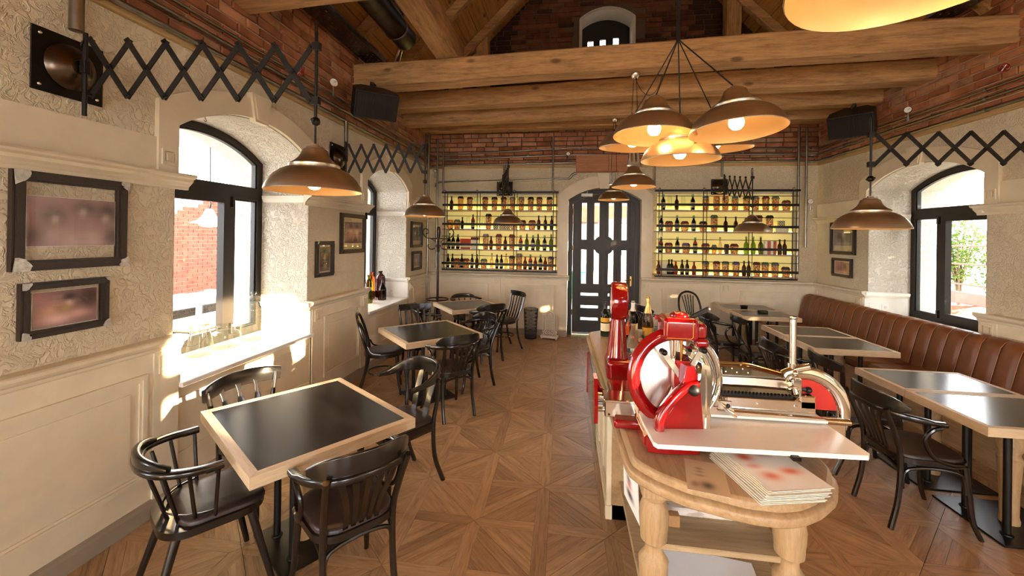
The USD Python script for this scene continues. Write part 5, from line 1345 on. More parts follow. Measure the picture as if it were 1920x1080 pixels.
trp = Polygon([(.72, 2.24), (.88, 2.24), (.93, 2.21), (1.03, 2.10), (1.03, 2.08), (.72, 2.08)])
obj('product_table', MB().add(extrude(trp, 1.168, 1.176, 'z')).tube([(.74, 2.25, 1.178), (.87, 2.255, 1.18), (.92, 2.23, 1.18), (1.02, 2.11, 1.176)], .010, 8), MATS['mirror_steel'], sl, smooth=30)
st = MB()
for i in range(3):
    for j in range(2): st.ball((.76+i*.05, 2.12+j*.06, 1.177), .004, 1)
obj('table_stud', st, CH, sl, kind='stuff')
obj('post', MB().cyl((1.045, 2.10, 1.10), (1.045, 2.10, 1.452), .0145, 20).lathe([(.0155, 0), (.018, .006), (.017, .012), (.0145, .014)], 20, (1.045, 2.10, 1.444)), MATS['brushed_steel'], sl)
obj('clamp', MB().cyl((1.045, 2.10, 1.19), (1.045, 2.10, 1.24), .022, 16).cyl((1.05, 2.09, 1.215), (1.10, 2.06, 1.24), .016, 16).box((1.025, 2.06, 1.10), (1.07, 2.12, 1.18), .006).ball((1.045, 2.08, 1.20), .016, 2), CH, sl, smooth=40)
obj('spring_hook', MB().tube(spline([(1.0, 2.05, 1.13), (1.01, 2.03, 1.15), (1.04, 2.04, 1.14), (1.05, 2.05, 1.10), (1.03, 2.04, 1.085)], 6), .006, 8), CH, sl)
obj('end_bracket', MB().box((1.05, 2.04, 1.05), (1.115, 2.10, 1.11), .005).cyl((1.07, 2.05, 1.11), (1.09, 2.05, 1.07), .008, 8), MATS['mirror_steel'], sl, smooth=False)
obj('push_knob', MB().cyl((1.06, 2.09, 1.125), (1.10, 2.08, 1.125), .008, 10).ball((1.105, 2.08, 1.125), .014, 2), MATS['plastic_black'], sl)
qd = [(1.085, 1.035)]+[(1.085+.155*math.cos(a), 1.035+.158*math.sin(a)) for a in np.linspace(PI*.62, 0, 22)]
obj('end_disc', extrude(Polygon(qd), 2.09, 2.105, 'y'), MATS['faded_enamel'] if 'faded_enamel' in MATS else plain('faded_enamel', srgb(196, 40, 34), .3, coat=.5), sl, smooth=False)
ar = [(1.085+.172*math.cos(a), 2.09, 1.03+.17*math.sin(a)) for a in np.linspace(PI*.66, -.42, 30)]
obj('end_hoop', MB().ribbon(ar, .060, .030, (0, 1, 0), .4), CH, sl, smooth=60)
obj('hoop_bolt', MB().ball((1.19, 2.085, 1.13), .006, 1), CH, sl)
obj('end_box', MB().box((1.09, 2.03, .935), (1.235, 2.10, 1.005), .006), MATS['mirror_steel'], sl, smooth=False)
obj('blade_clamp', MB().ribbon(spline([(.665, 2.0, 1.10), (.70, 1.99, 1.06), (.745, 1.98, 1.04)], 5), .03, .010), CH, sl, smooth=40)
obj('blade_clamp', MB().ribbon(spline([(.67, 1.98, 1.09), (.71, 1.97, 1.05), (.75, 1.96, 1.025)], 5), .012, .010), CH, sl, smooth=40)
plain('marble_white', srgb(240, 236, 228), .25, noise=.02, scale=6)
obj('lower_board', MB().add(extrude(Polygon([(.338, 1.905), (.348, 1.715), (.36, 1.695), (1.135, 1.742), (1.15, 1.76), (1.14, 2.02), (.34, 2.01)]).buffer(-.004).buffer(.004), .985, 1.003, 'z')), MATS['marble_white'], sl, smooth=False, label='large white board in front of the slicer')
T = basis((.68, 2.03, 1.015), (1, .03, 0), (0, .93, .10))
bk = extrude(Polygon([(-.03, -.05), (.46, -.05), (.45, -.02), (.40, .14), (-.02, .14)]), 0, .012, 'z'); bk.apply_transform(T)
obj('upper_board', bk, MATS['marble_white'], sl, smooth=False, label='smaller sloping white board')
obj('board_clip', MB().box((.855, 1.705, .975), (.885, 1.73, .990), .002), MATS['dark_steel'], sl, smooth=False)
obj('board_support', MB().box((.62, 1.93, .92), (1.05, 1.97, .985)).box((.64, 2.05, .92), (1.08, 2.30, 1.03)), MATS['mirror_steel'], sl, smooth=False)
ib = MB().box((.69, 2.012, 1.035), (.75, 2.02, 1.075), .002)
obj('switch_plate', ib, MATS['mirror_steel'], sl, smooth=False)
for x_ in (.708, .734): obj('switch', MB().lathe([(.008, 0), (.007, .004), (0, .005)], 12, (x_, 2.011, 1.055), (0, -1, 0)), MATS['plastic_black'], sl)

# the red scale
sc = thing('kitchen_scale', 'glossy red vintage dial scale standing on the counter behind the slicer', 'scale', (.345, 2.66, .92))
obj('base', rounded((-.10, -.10, .022), (.10, .12, .15), .03), RE, sc, smooth=40)
for x_ in (-.07, .07):
    for y_ in (-.07, .09): obj('foot', MB().cyl((x_, y_, 0), (x_, y_, .03), .016, 12), MATS['plastic_black'], sc)
col = []
for z_, a, b in ((.145, .085, .075), (.16, .075, .066), (.24, .066, .058), (.38, .050, .046), (.39, .05, .046)):
    col.append([(-.03+a*.85*math.cos(k)*(1), b*.85*math.sin(k), z_) for k in np.linspace(0, 2*PI, 25)[:-1]])
obj('column', skin(np.array(col), False), RE, sc, smooth=50)
obj('chrome_strip', MB().ribbon([(.0, -.068, .155), (-.015, -.045, .385)], .006, .004, (0, -1, .1)), CH, sc, smooth=False)
dn = np.array([-.995, .03, 0]); dc = np.array([-.025, .0, .50])
obj('head', MB().lathe([(0, -.05), (.10, -.05), (.113, -.042), (.118, -.02), (.118, .03), (.112, .045), (.104, .05)], 48, dc, dn), RE, sc)
obj('dial', MB().lathe([(.105, .046), (0, .0465)], 40, dc, dn), MATS['plastic_white'], sc)
dm = MB(); sd = np.cross([0, 0, 1], dn)
for k in range(24):
    a = k*PI/12; p = dc+dn*.047+.085*(math.cos(a)*sd+math.sin(a)*np.array([0, 0, 1])); q = dc+dn*.047+.097*(math.cos(a)*sd+math.sin(a)*np.array([0, 0, 1])); dm.cyl(p, q, .0012, 4)
dm.cyl(dc+dn*.05, dc+dn*.05+np.array([0, 0, .075]), .002, 5)
obj('dial_mark', dm, MATS['plastic_black'], sc, kind='stuff')
obj('pan', MB().box((-.05, .10, .12), (.12, .30, .13), .004), CH, sc, smooth=30)
obj('lever', MB().cyl((.06, -.02, .15), (.12, -.02, .15), .012, 12).ball((.06, -.02, .165), .02, 2), CH, sc, smooth=30)

# glass guard at the left of the counter
gg = thing('glass_guard', 'upright glass sheet with a thin red end strip along the left of the counter', 'glass guard', (.172, 0, 0))
pane_mat('guard_glass', (.86, .95, .90))
obj('pane', rbox((-.004, 2.42, .60), (.004, 3.36, .93)), MATS['guard_glass'], gg, smooth=False)
obj('end_strip', rbox((-.008, 3.35, .58), (.008, 3.375, .90), .003), RE, gg, smooth=False)
for y_, x_ in ((2.85, .092), (3.25, .092)): obj('bracket', MB().cyl((0, y_, .70), (x_, y_, .70), .012, 10), MATS['galvanised'], gg)
# bottles, glasses and a tray
glass('green_glass', srgb(40, 66, 34)); glass('dark_glass', srgb(26, 34, 26)); mat('clear_glass', {'t': ('transparent_bsdf', dict(color=(.93, .96, .93))), 'g': ('glossy_bsdf', dict(roughness=.02)), 'f': ('layer_weight', dict(blend=.5)), 'w': ('math', dict(math_type='power', value2=3.)), 'a': ('math', dict(math_type='multiply_add', value2=.6, value3=.04)), 'm': ('mix_closure', {})}, [('f.facing', 'w.value1'), ('w.value', 'a.value1'), ('a.value', 'm.fac'), ('t.BSDF', 'm.closure1'), ('g.BSDF', 'm.closure2')], 'm.closure'); glass('brown_glass', srgb(92, 40, 16)); glass('gold_glass', srgb(214, 190, 130))
glass('olive_glass', srgb(170, 160, 20)); glass('orange_glass', srgb(230, 100, 50)); glass('brown_red_glass', srgb(74, 26, 18))
plain('label_cream', srgb(226, 214, 176), .7); plain('label_red', srgb(180, 46, 38), .6); plain('foil_gold', srgb(220, 180, 110), .3, .9); plain('foil_white', srgb(222, 220, 210), .45); plain('cork', srgb(176, 130, 84), .9, noise=.15, scale=40); plain('cap_green', srgb(120, 176, 120), .45); plain('cap_dark', srgb(34, 24, 22), .4); plain('label_yellow', srgb(214, 160, 40), .6)
WINE = [(0, .004), (.034, 0), (.0375, .004), (.0375, .19), (.034, .215), (.02, .245), (.0145, .26), (.0138, .30), (.0155, .302), (.0155, .312), (.0125, .314)]
CHAM = [(0, .01), (.040, 0), (.044, .006), (.044, .15), (.040, .20), (.026, .26), (.017, .30), (.015, .345), (.0175, .35), (.0165, .372), (.012, .375)]
SLIM = [(0, .003), (.024, 0), (.026, .004), (.026, .13), (.022, .15), (.011, .175), (.010, .225), (.012, .227), (.012, .235)]
def sp(prof, k, h): return [(r*k, z_*h) for r, z_ in prof]
def bottle(label, loc, prof, mat_, parts=(), group=None, name='bottle', cat='bottle'):
    """parts: (name, z0, z1, extra radius, material) wrapped round the outline"""
    t = thing(name, label, cat, loc, 0, group)
    obj('glass', lathe(prof+[(0, prof[-1][1])] if prof[-1][0] > 0 else prof, 24), MATS[mat_], t)
    zz = [p[1] for p in prof]; rr = [p[0] for p in prof]
    for nm, z0, z1, e, m in parts:
        zs = np.linspace(z0, z1, 7); r = [np.interp(z_, zz, rr)+e for z_ in zs]
        pr = [(r_, z_) for r_, z_ in zip(r, zs)]
        if nm in ('cork', 'cap', 'foil', 'lid'): pr = pr+[(0, z1)]
        obj(nm, lathe(pr, 20), MATS[m], t)
    return t
cb = .9205
bottle('green wine bottle with a yellow label beside the red scale', (.345, 3.85, cb), sp(WINE, 1.08, .98), 'green_glass', [('label', .05, .12, .0008, 'label_cream'), ('label', .13, .17, .0008, 'label_yellow'), ('foil', .25, .309, .0008, 'cap_dark')])
bottle('dark wine bottle with a white foil neck in the middle of the counter bottles', (.565, 3.70, cb), sp(WINE, 1.12, 1.1), 'dark_glass', [('label', .06, .16, .0008, 'label_cream'), ('foil', .262, .348, .001, 'foil_white')])
bottle('gold-foiled sparkling wine bottle, tallest on the counter', (.69, 3.70, cb), sp(CHAM, 1.05, 1.04), 'gold_glass', [('label', .06, .13, .0008, 'label_yellow'), ('foil', .25, .392, .001, 'foil_gold')])
bottle('slim bottle of orange-red sauce with a cork, left of the dark wine bottle', (.515, 3.60, cb), sp(SLIM, .95, 1.12), 'orange_glass', [('cork', .245, .285, .001, 'cork')])
bottle('white frosted flask standing before the dark wine bottle', (.525, 3.42, cb), sp([(0, .003), (.045, 0), (.05, .006), (.046, .07), (.026, .13), (.016, .16), (.016, .185), (.022, .19)], 1, 1.05), 'frosted', [], name='flask')
for i, (x_, y_, h_, w_) in enumerate(((.435, 3.30, .75, 'left'), (.502, 3.29, .78, 'right'))):
    bottle(f'tiny corked oil bottle, {w_} of the two beside the white flask', (x_, y_, cb), sp([(0, .003), (.028, 0), (.03, .005), (.03, .09), (.02, .11), (.0125, .125), (.0125, .16)], 1, h_), 'clear_glass', [('oil', .01, .035, -.002, 'foil_gold'), ('cork', .12, .135, .001, 'cork')])
bottle('corked clear bottle on the edge of the black tray', (.50, 2.93, cb+.06), sp([(0, .003), (.024, 0), (.026, .005), (.026, .08), (.018, .09), (.0125, .1), (.0125, .13)], 1, 1), 'clear_glass', [('label', .03, .06, .0008, 'label_cream'), ('cork', .125, .15, .001, 'cork')])
bottle('clear bottle with a red cap right of the gold-foiled bottle', (.72, 3.50, cb), sp(WINE, .9, .85), 'clear_glass', [('cap', .235, .268, .001, 'label_red')])
g_ = None
for i, (x_, y_) in enumerate(((.60, 3.54), (.62, 3.40), (.70, 3.40), (.585, 3.29), (.665, 3.27), (.75, 3.30), (.56, 3.18))):
    L = f'clear drinking glass among the counter bottles, {ORD[i]} of the cluster counted away from the flask'
    if g_ is None:
        g_ = thing('drinking_glass', L, 'glass', (x_, y_, cb), 0, 'clear drinking glasses on the counter')
        obj('bowl', lathe([(0, .006), (.030, .006), (.036, .13), (.038, .13), (.033, 0), (0, 0)][::-1], 24), MATS['clear_glass'], g_)
    else: copy(g_, L, (x_, y_, cb))
tb = thing('tray', 'black open tray box between the scale and the slicer', 'tray', (.50, 2.98, cb))
obj('box', extrude(sbox(-.085, -.12, .12, .12).difference(sbox(-.078, -.113, .113, .113)), 0, .055, 'z'), MATS['plastic_black'], tb, smooth=False); obj('bottom', rbox((-.08, -.115, 0), (.115, .115, .006)), MATS['plastic_black'], tb, smooth=False)
ns = thing('napkin_stack', 'stack of white cards in the black tray', 'cards', (.56, 3.0, cb+.007))
obj('cards', rbox((-.05, -.06, 0), (.04, .06, .035), .002), MATS['plastic_white'], ns, smooth=False)
# menus and papers
pm_ = print_mat()
plain('paper_edge', srgb(226, 220, 206), .8, noise=.06, scale=60)
bl = [(.24, .72, .12, .09, (206, 96, 70)), (.62, .80, .13, .07, (160, 70, 80)), (.70, .36, .14, .07, (222, 120, 96)), (.30, .28, .13, .08, (226, 132, 112)), (.22, .5, .1, .05, (230, 170, 150))]
menu_print = blobs((246, 243, 238), bl)
def paper_stack(name, label, cat, c, rz, w, h, z0, n, fn, seed, slip=0.):
    t = thing(name, label, cat, (c[0], c[1], z0), rz)
    rng = random.Random(seed); st = MB(); zz = 0
    for i in range(n):
        dx, dy, a = rng.uniform(-.008, .008), rng.uniform(-.008, .008), rng.uniform(-.02, .02)
        m = rbox((-w/2, -h/2, zz), (w/2, h/2, zz+.0022)); m.apply_transform(trimesh.transformations.rotation_matrix(a, [0, 0, 1])); m.apply_translation((dx-slip*(1-i/n), dy-slip*.5*(1-i/n), 0)); st.add(m); zz += .0027
    obj('sheets', st, MATS['paper_edge'], t, smooth=False, kind='stuff')
    sheet(t, w, h, fn, t, 'printed_face', pm_, 36, trimesh.transformations.translation_matrix((0, 0, zz+.0006)))
    return t
paper_stack('menu_stack', 'stack of white menus with blurred red food pictures on the counter end', 'menus', (.775, 1.705, .9206), TA(14), .235, .30, .9206, 12, menu_print, 3, .045)
bs = thing('menu_card', 'single brownish printed card lying left of the menus', 'card', (.525, 1.645, .9208), TA(-12))
sheet(bs, .14, .22, blobs((206, 178, 140), [(.5, .22, .16, .10, (104, 84, 70)), (.2, .2, .1, .08, (150, 126, 100)), (.35, .62, .1, .03, (150, 128, 104)), (.35, .72, .1, .03, (150, 128, 104)), (.35, .5, .12, .03, (150, 128, 104))]), bs, 'printed_face', pm_, 24, trimesh.transformations.translation_matrix((0, 0, .0006)))
obj('card', rbox((-.07, -.11, 0), (.07, .11, .0005)), MATS['paper_edge'], bs, smooth=False)
fl_ = thing('flyer', 'white flyer with a blurred dark emblem hanging over the left edge of the counter shelf', 'flyer', (.345, 2.10, .545))
T = basis((-.005, .0, .055), (.35, .80, -.25), (-.80, .30, .50))
T[:3, 0] /= np.linalg.norm(T[:3, 0]); T[:3, 2] = np.cross(T[:3, 0], T[:3, 1]); T[:3, 2] /= np.linalg.norm(T[:3, 2]); T[:3, 1] = np.cross(T[:3, 2], T[:3, 0])
Tf = basis((-.02, .02, .05), (.30, -.90, -.30), (.0, .33, .94)); 
for k in range(3): Tf[:3, k] /= np.linalg.norm(Tf[:3, k])
sheet(fl_, .17, .22, blobs((238, 234, 232), [(.45, .25, .2, .08, (60, 54, 60)), (.45, .45, .15, .06, (206, 110, 90)), (.45, .56, .14, .05, (90, 90, 100)), (.4, .86, .14, .05, (226, 150, 140))]), fl_, 'printed_face', pm_, 28, Tf, bend=lambda u, v: .012*np.sin(u*3)*v)
obj('backing', MB().add(rbox((-.085, -.11, -.0022), (.085, .11, -.0008)), Tf), MATS['paper_edge'], fl_, smooth=False)
pr_ = thing('paper_roll', 'long folded sheet of wrapping paper with faint diagonal print on the upper counter shelf', 'paper', (.66, 2.05, .541))
obj('sheet', MB().box((-.20, -.06, 0), (.24, .14, .035), .008), MATS['wrap_paper'] if 'wrap_paper' in MATS else mat('wrap_paper', {'t': ('texture_coordinate', {}), 'm': ('mapping', dict(rotation=(0, 0, .6), scale=(14, 30, 30))), 'n': ('noise_texture', dict(scale=1.4, detail=2.)), 'r': ('rgb_ramp', {'ramp': [(.55, srgb(226, 214, 204)), (.66, srgb(180, 166, 158))]}), 'p': ('principled_bsdf', dict(roughness=.8))}, [('t.object', 'm.vector'), ('m.vector', 'n.vector'), ('n.fac', 'r.fac'), ('r.color', 'p.base_color')]), pr_, smooth=False)
pb_ = thing('paper_bundle', 'brown cardboard tag beside the paper on the upper counter shelf', 'tag', (.475, 1.93, .541)); obj('card', rbox((-.02, -.02, 0), (.03, .02, .05), .002), MATS['cork'], pb_, smooth=False)
ls = paper_stack('sheet_stack', 'white sheets of paper on the lower counter shelf', 'papers', (.66, 2.02, .2505), TA(-8), .42, .26, .2505, 8, lambda u, v: (246, 246, 250), 8)
# ---------------------------------------------------------------- bottle shelves on the end wall
mat('led_glow', {'e': ('emission', dict(color=(1., .74, .20), strength=34.))}, [], 'e.emission')
mat('shelf_back', {'p': ('principled_bsdf', dict(base_color=srgb(226, 218, 150), roughness=.5, emission_color=(1., .78, .22), emission_strength=.22))})
plain('shelf_board', srgb(168, 146, 116), .5, noise=.06, scale=6)
mat('jar_mix', {'g': ('texture_coordinate', {}), 'o': ('object_info', {}), 'mm': ('math', dict(math_type='multiply', value2=17.)), 'c': ('combine_xyz', {}), 'a': ('vector_math', dict(math_type='add')), 'v': ('voronoi_texture', dict(scale=75.)), 's': ('separate_color', {}),
    'r': ('rgb_ramp', {'ramp': [(0, srgb(120, 70, 40)), (.25, srgb(226, 186, 110)), (.5, srgb(240, 220, 160)), (.75, srgb(200, 110, 60)), (.9, srgb(80, 56, 34)), (1, srgb(236, 210, 150))]}),
    'd': ('diffuse_bsdf', {}), 't': ('translucent_bsdf', {}), 'm': ('mix_closure', dict(fac=.55)), 'k': ('glossy_bsdf', dict(roughness=.08)), 'f': ('layer_weight', dict(blend=.25)), 'm2': ('mix_closure', {})},
    [('o.random', 'mm.value1'), ('mm.value', 'c.x'), ('mm.value', 'c.z'), ('g.object', 'a.vector1'), ('c.vector', 'a.vector2'), ('a.vector', 'v.vector'), ('v.color', 's.color'), ('s.r', 'r.fac'), ('r.color', 'd.color'), ('r.color', 't.color'),
     ('d.BSDF', 'm.closure1'), ('t.BSDF', 'm.closure2'), ('f.facing', 'm2.fac'), ('m.closure', 'm2.closure1'), ('k.BSDF', 'm2.closure2')], 'm2.closure')
def tl(name, col, f=.55, rough=.1):
    return mat(name, {'d': ('diffuse_bsdf', dict(color=col)), 't': ('translucent_bsdf', dict(color=col)), 'm': ('mix_closure', dict(fac=f)), 'k': ('glossy_bsdf', dict(roughness=rough)), 'f': ('layer_weight', dict(blend=.2)), 'm2': ('mix_closure', {})},
        [('d.BSDF', 'm.closure1'), ('t.BSDF', 'm.closure2'), ('f.facing', 'm2.fac'), ('m.closure', 'm2.closure1'), ('k.BSDF', 'm2.closure2')], 'm2.closure')
tl('pasta', srgb(236, 200, 110)); tl('lime_liquid', srgb(150, 176, 24), .7); tl('olive_liquid', srgb(110, 118, 20), .7); tl('sauce_red', srgb(150, 52, 26), .5); tl('amber', srgb(84, 36, 14), .4); tl('dark_bottle', srgb(24, 24, 16), .3); tl('pale_liquid', srgb(238, 224, 170), .7); tl('label_glow', srgb(236, 226, 190), .6, .5); tl('label_rose', srgb(226, 130, 100), .6, .5)
for n_, c_ in (('cloth_red', (110, 44, 40)), ('cloth_dark', (52, 48, 50)), ('cloth_green', (96, 112, 92)), ('cloth_grey', (130, 122, 122)), ('cloth_violet', (92, 82, 120)), ('lid_orange', (224, 110, 46)), ('lid_blue', (34, 116, 160)), ('carton_red', (196, 74, 52)), ('carton_dark', (96, 40, 34)), ('carton_white', (236, 226, 196))): plain(n_, srgb(*c_), .8, noise=.2, scale=60)
mat('checker_box', {'t': ('texture_coordinate', {}), 'k': ('checker_texture', dict(scale=55., color1=srgb(40, 44, 30), color2=srgb(236, 226, 170))), 'p': ('principled_bsdf', dict(roughness=.6))}, [('t.object', 'k.vector'), ('k.color', 'p.base_color')])
SY = 7.50          # front of the shelves
def shelf_unit(side, x0, x1, zs, ztop, uprights):
    t = thing('bottle_shelf', f'backlit wall shelves of bottles and jars with iron guard bars, {side} of the door', 'shelves', (0, 0, 0), 0)
    zl = list(zs)+[ztop]
    for i, z_ in enumerate(zs):
        sag = .0
        obj('shelf', rbox((x0-.02, SY, z_-.022), (x1+.02, YB-.012, z_), .002), MATS['shelf_board'], t, smooth=False)
        top = zl[i+1]-(.022 if i < 3 else .03)
        obj('back_panel', rbox((x0+.03, YB-.014, z_+.004), (x1-.01, YB-.006, z_+(top-z_)*.97)), MATS['shelf_back'], t, smooth=False)
        obj('led_strip', rbox((x0+.03, YB-.034, z_+.001), (x1-.01, YB-.020, z_+.008)), MATS['led_glow'], t, smooth=False)
        obj('guard_bar', rbox((x0-.01, SY-.03, z_+.065), (x1+.01, SY-.018, z_+.105), .002), BI, t, smooth=False)
        obj('guard_wire', MB().cyl((x0-.01, SY-.024, z_+.235), (x1+.01, SY-.024, z_+.235), .005, 6), BI, t)
    obj('top_bar', rbox((x0-.03, SY-.03, ztop-.012), (x1+.03, SY+.02, ztop+.022), .003), BI, t, smooth=False)
    obj('bottom_bar', rbox((x0-.02, SY+.01, zs[0]-.05), (x1+.02, SY+.05, zs[0]-.022), .003), BI, t, smooth=False)
    for x_ in uprights:
        obj('upright', MB().cyl((x_, SY-.012, zs[0]-.03), (x_, SY-.012, ztop), .0065, 8), BI, t); obj('upright', MB().cyl((x_+.055, SY-.012, zs[0]-.03), (x_+.055, SY-.012, ztop), .0055, 8), BI, t)
        obj('bolt', MB().ball((x_, SY-.04, ztop+.03), .022, 2), MATS['galvanised'], t)
    return t
shelf_unit('left', -2.32, -.21, (1.215, 1.568, 1.945, 2.30), 2.615, (-2.29, -1.67, -.98, -.27))
shelf_unit('right', 1.53, 3.78, (1.195, 1.572, 1.952, 2.32), 2.645, (1.56, 2.29, 3.02, 3.70))
JAR = [(0, .004), (.046, 0), (.052, .006), (.052, .155), (.046, .175), (.044, .185)]
SQJ = [(0, .004), (.056, 0), (.062, .008), (.062, .10), (.054, .125), (.05, .135)]
BOT = [(0, .003), (.034, 0), (.037, .005), (.037, .135), (.033, .16), (.016, .195), (.014, .245), (.0165, .247), (.0165, .257), (0, .258)]
LON = [(0, .003), (.031, 0), (.033, .005), (.033, .14), (.026, .165), (.0125, .19), (.0115, .245), (.014, .247), (.014, .256), (0, .257)]
# kind: outline, radius and height factors, glass, parts, what it is called
KIND = {
 'jar': (JAR, 1, 1.22, 'jar_mix', 'jar of mixed pickles', 'jar'), 'tall': (JAR, 1.02, 1.45, 'jar_mix', 'tall jar of pickles', 'jar'), 'pasta': (JAR, 1., 1.3, 'pasta', 'tall jar of straw-coloured pasta', 'jar'), 'squat': (SQJ, 1, 1.15, 'jar_mix', 'squat jar of pickles', 'jar'),
 'green': (BOT, 1.02, 1.06, 'dark_bottle', 'dark green bottle with cream label', 'bottle'), 'greenred': (BOT, 1.02, 1.05, 'dark_bottle', 'dark bottle with cream label and red shoulder', 'bottle'),
 'brown': (LON, 1.02, 1., 'amber', 'slim brown bottle', 'bottle'), 'small_dark': (LON, .85, .85, 'dark_bottle', 'small dark bottle', 'bottle'), 'dark': (LON, 1, 1.0, 'dark_bottle', 'slim dark bottle with pale label', 'bottle'),
 'lime': (LON, 1.15, 1.12, 'lime_liquid', 'clear bottle of bright green liquid', 'bottle'), 'olive': (LON, 1.15, 1.12, 'olive_liquid', 'bottle of olive green liquid', 'bottle'), 'clear': (LON, 1, 1., 'pale_liquid', 'pale corked bottle', 'bottle'), 'sauce': (BOT, .98, .86, 'sauce_red', 'short bottle of red sauce', 'bottle'),
 'redlabel': (BOT, .95, .95, 'amber', 'dark bottle with rose label', 'bottle'), 'glass': (JAR, .72, 1.3, 'clear_glass', 'empty clear glass', 'glass'),
 'small': (JAR, .75, .72, 'pasta', 'small pale jar', 'jar'), 'browns': (JAR, .72, .8, 'amber', 'small brown jar', 'jar'),
}
CLOTH = ['cloth_red', 'cloth_dark', 'cloth_green', 'cloth_grey', 'cloth_violet']
proto = {}
def make_item(kind, lid):
    prof, k, h, m, desc, cat = KIND[kind]; P = sp(prof, k, h); out = []
    out.append(('glass' if cat != 'jar' else 'jar_body', lathe(P+([(0, P[-1][1])] if P[-1][0] > 0 and kind != 'glass' else []), 16), m))
    zt = P[-1][1]; zz = [p[1] for p in P]; rr = [p[0] for p in P]
    def wrap(z0, z1, e): return lathe([(np.interp(z_, zz[1:], rr[1:])+e, z_) for z_ in np.linspace(z0, z1, 5)], 14)
    if cat == 'jar':
        r = P[-1][0]
        if lid.startswith('cloth'):
            n = 32; a = np.arange(n)*2*PI/n; rings = [[(0*math.cos(t), 0, zt+.016) for t in a]]
            for q, dz, wv in ((.85, .014, 0), (1.08, .004, .02), (1.22, -.016, .07), (1.32, -.03, .10)):
                rings.append([(r*q*(1+wv*math.sin(9*t))*math.cos(t), r*q*(1+wv*math.sin(9*t))*math.sin(t), zt+dz-.004*math.cos(5*t)) for t in a])
            out.append(('cloth_cover', skin(np.array(rings[::-1]), False, caps=False), lid))
        else: out.append(('lid', lathe([(r*1.1, zt-.018), (r*1.12, zt+.004), (r*1.05, zt+.008), (0, zt+.009)], 16), lid))
    elif kind in ('green', 'greenred'):
        out += [('label', wrap(.035*h, .125*h, .0007), 'label_glow'), ('cap', lathe([(.0175, zt-.05), (.018, zt), (0, zt+.001)], 12), 'cap_green')]
        if kind == 'greenred': out.append(('shoulder_band', wrap(.145*h, .20*h, .0008), 'label_red'))
    elif kind == 'dark': out += [('label', wrap(.04, .11, .0007), 'label_glow'), ('cap', lathe([(.0145, zt-.035), (.015, zt), (0, zt+.001)], 12), 'cap_dark')]
    elif kind in ('redlabel', 'sauce'): out += [('label', wrap(.04, .105, .0007), 'label_rose'), ('cap', lathe([(.0175, zt-.02), (.018, zt), (0, zt+.001)], 12), 'cap_dark' if kind == 'redlabel' else 'label_red')]
    elif kind == 'clear': out.append(('cork', lathe([(.0125, zt-.005), (.0135, zt+.022), (0, zt+.023)], 12), 'cork'))
    elif kind in ('lime', 'olive'): out.append(('stopper', lathe([(.0135, zt-.006), (.014, zt+.018), (0, zt+.02)], 12), 'pale_liquid'))
    elif kind in ('brown', 'small_dark'): out.append(('cap', lathe([(.0145, zt-.02), (.015, zt), (0, zt+.001)], 12), 'cap_dark'))
    return out, desc, cat
def carton(desc, x, y, z, w, d, h, m, label, parts=()):
    t = thing('carton', label, 'box', (x, y, z)); obj('box', rbox((-w/2, -d/2, 0), (w/2, d/2, h), .002), MATS[m], t, smooth=False)
    for nm, lo, hi, mm in parts: obj(nm, rbox(lo, hi), MATS[mm], t, smooth=False)
ROWN = ('bottom', 'third', 'second', 'top')
def fill(side, z, row, items, x_of):
    rng = random.Random(hash_(side+row))
    n = 0
    for px, kind, *lid in items:
        n += 1
        x = x_of(px); y = 7.585
        lid = lid[0] if lid else CLOTH[(n*7+len(row)) % 5]
        where = f'{ORD[n-1]} item on {row} shelf {side} of door'
        if kind == 'box_red': carton('', x, y, z+.0005, .10, .07, .19, 'carton_red', f'red and cream packet, {where}', [('band', (-.0505, -.0355, .03), (.0505, .0, .09), 'label_cream')]); continue
        if kind == 'box_dark': carton('', x, y, z+.0005, .14, .08, .22, 'carton_white', f'cream box with dark red top, {where}', [('top_band', (-.0705, -.0405, .17), (.0705, .0405, .2205), 'carton_dark')]); continue
        if kind == 'box_rose': carton('', x, y, z+.0005, .10, .07, .225, 'carton_white', f'cream and rose box, {where}', [('band', (.0, -.0355, .0), (.0505, .0355, .2255), 'label_rose')]); continue
        if kind == 'box_white': carton('', x, y+.03, z+.0005, .15, .03, .21, 'carton_white', f'pale printed card box at the back, {where}'); continue
        if kind == 'checker': carton('', x, y, z+.0005, .095, .08, .11, 'checker_box', f'small checked tin, {where}'); continue
        if kind == 'checker_tall':
            carton('', x, y, z+.0005, .20, .08, .09, 'carton_white', f'wide pale tin, {where}'); n += 1
            carton('', x, y, z+.0925, .09, .07, .10, 'checker_box', f'checked tin standing on the wide pale tin at the right end of the {row} shelf'); continue
        key = (kind, lid if KIND[kind][5] == 'jar' else '')
        parts, desc, cat = make_item(kind, lid)
        extra = {'cloth_red': ' under red cloth', 'cloth_dark': ' under dark cloth', 'cloth_green': ' under green cloth', 'cloth_grey': ' under grey cloth', 'cloth_violet': ' under violet cloth', 'lid_orange': ' with orange lid', 'lid_blue': ' with blue lid'}.get(lid, '') if cat == 'jar' else ''
        L = f'{desc}{extra}, {where}'
        if len(L.split()) > 16: L = f'{desc}, {where}'
        nm = {'jar': 'pickle_jar', 'bottle': 'shelf_bottle', 'glass': 'empty_glass'}[cat]
        g = f'{ {"jar": "jars", "bottle": "bottles", "glass": "glasses"}[cat] } on the {row} shelf {side} of the door'
        if key in proto:
            o = copy(proto[key], L, (x, y+rng.uniform(-.01, .01), z+.0005), rng.uniform(0, 6), g); o.SetCustomDataByKey('category', cat); continue
        t = thing(nm, L, cat, (x, y+rng.uniform(-.01, .01), z+.0005), rng.uniform(0, 6), g)
        for pn_, m, mm in parts: obj(pn_, m, MATS[mm], t)
        proto[key] = t
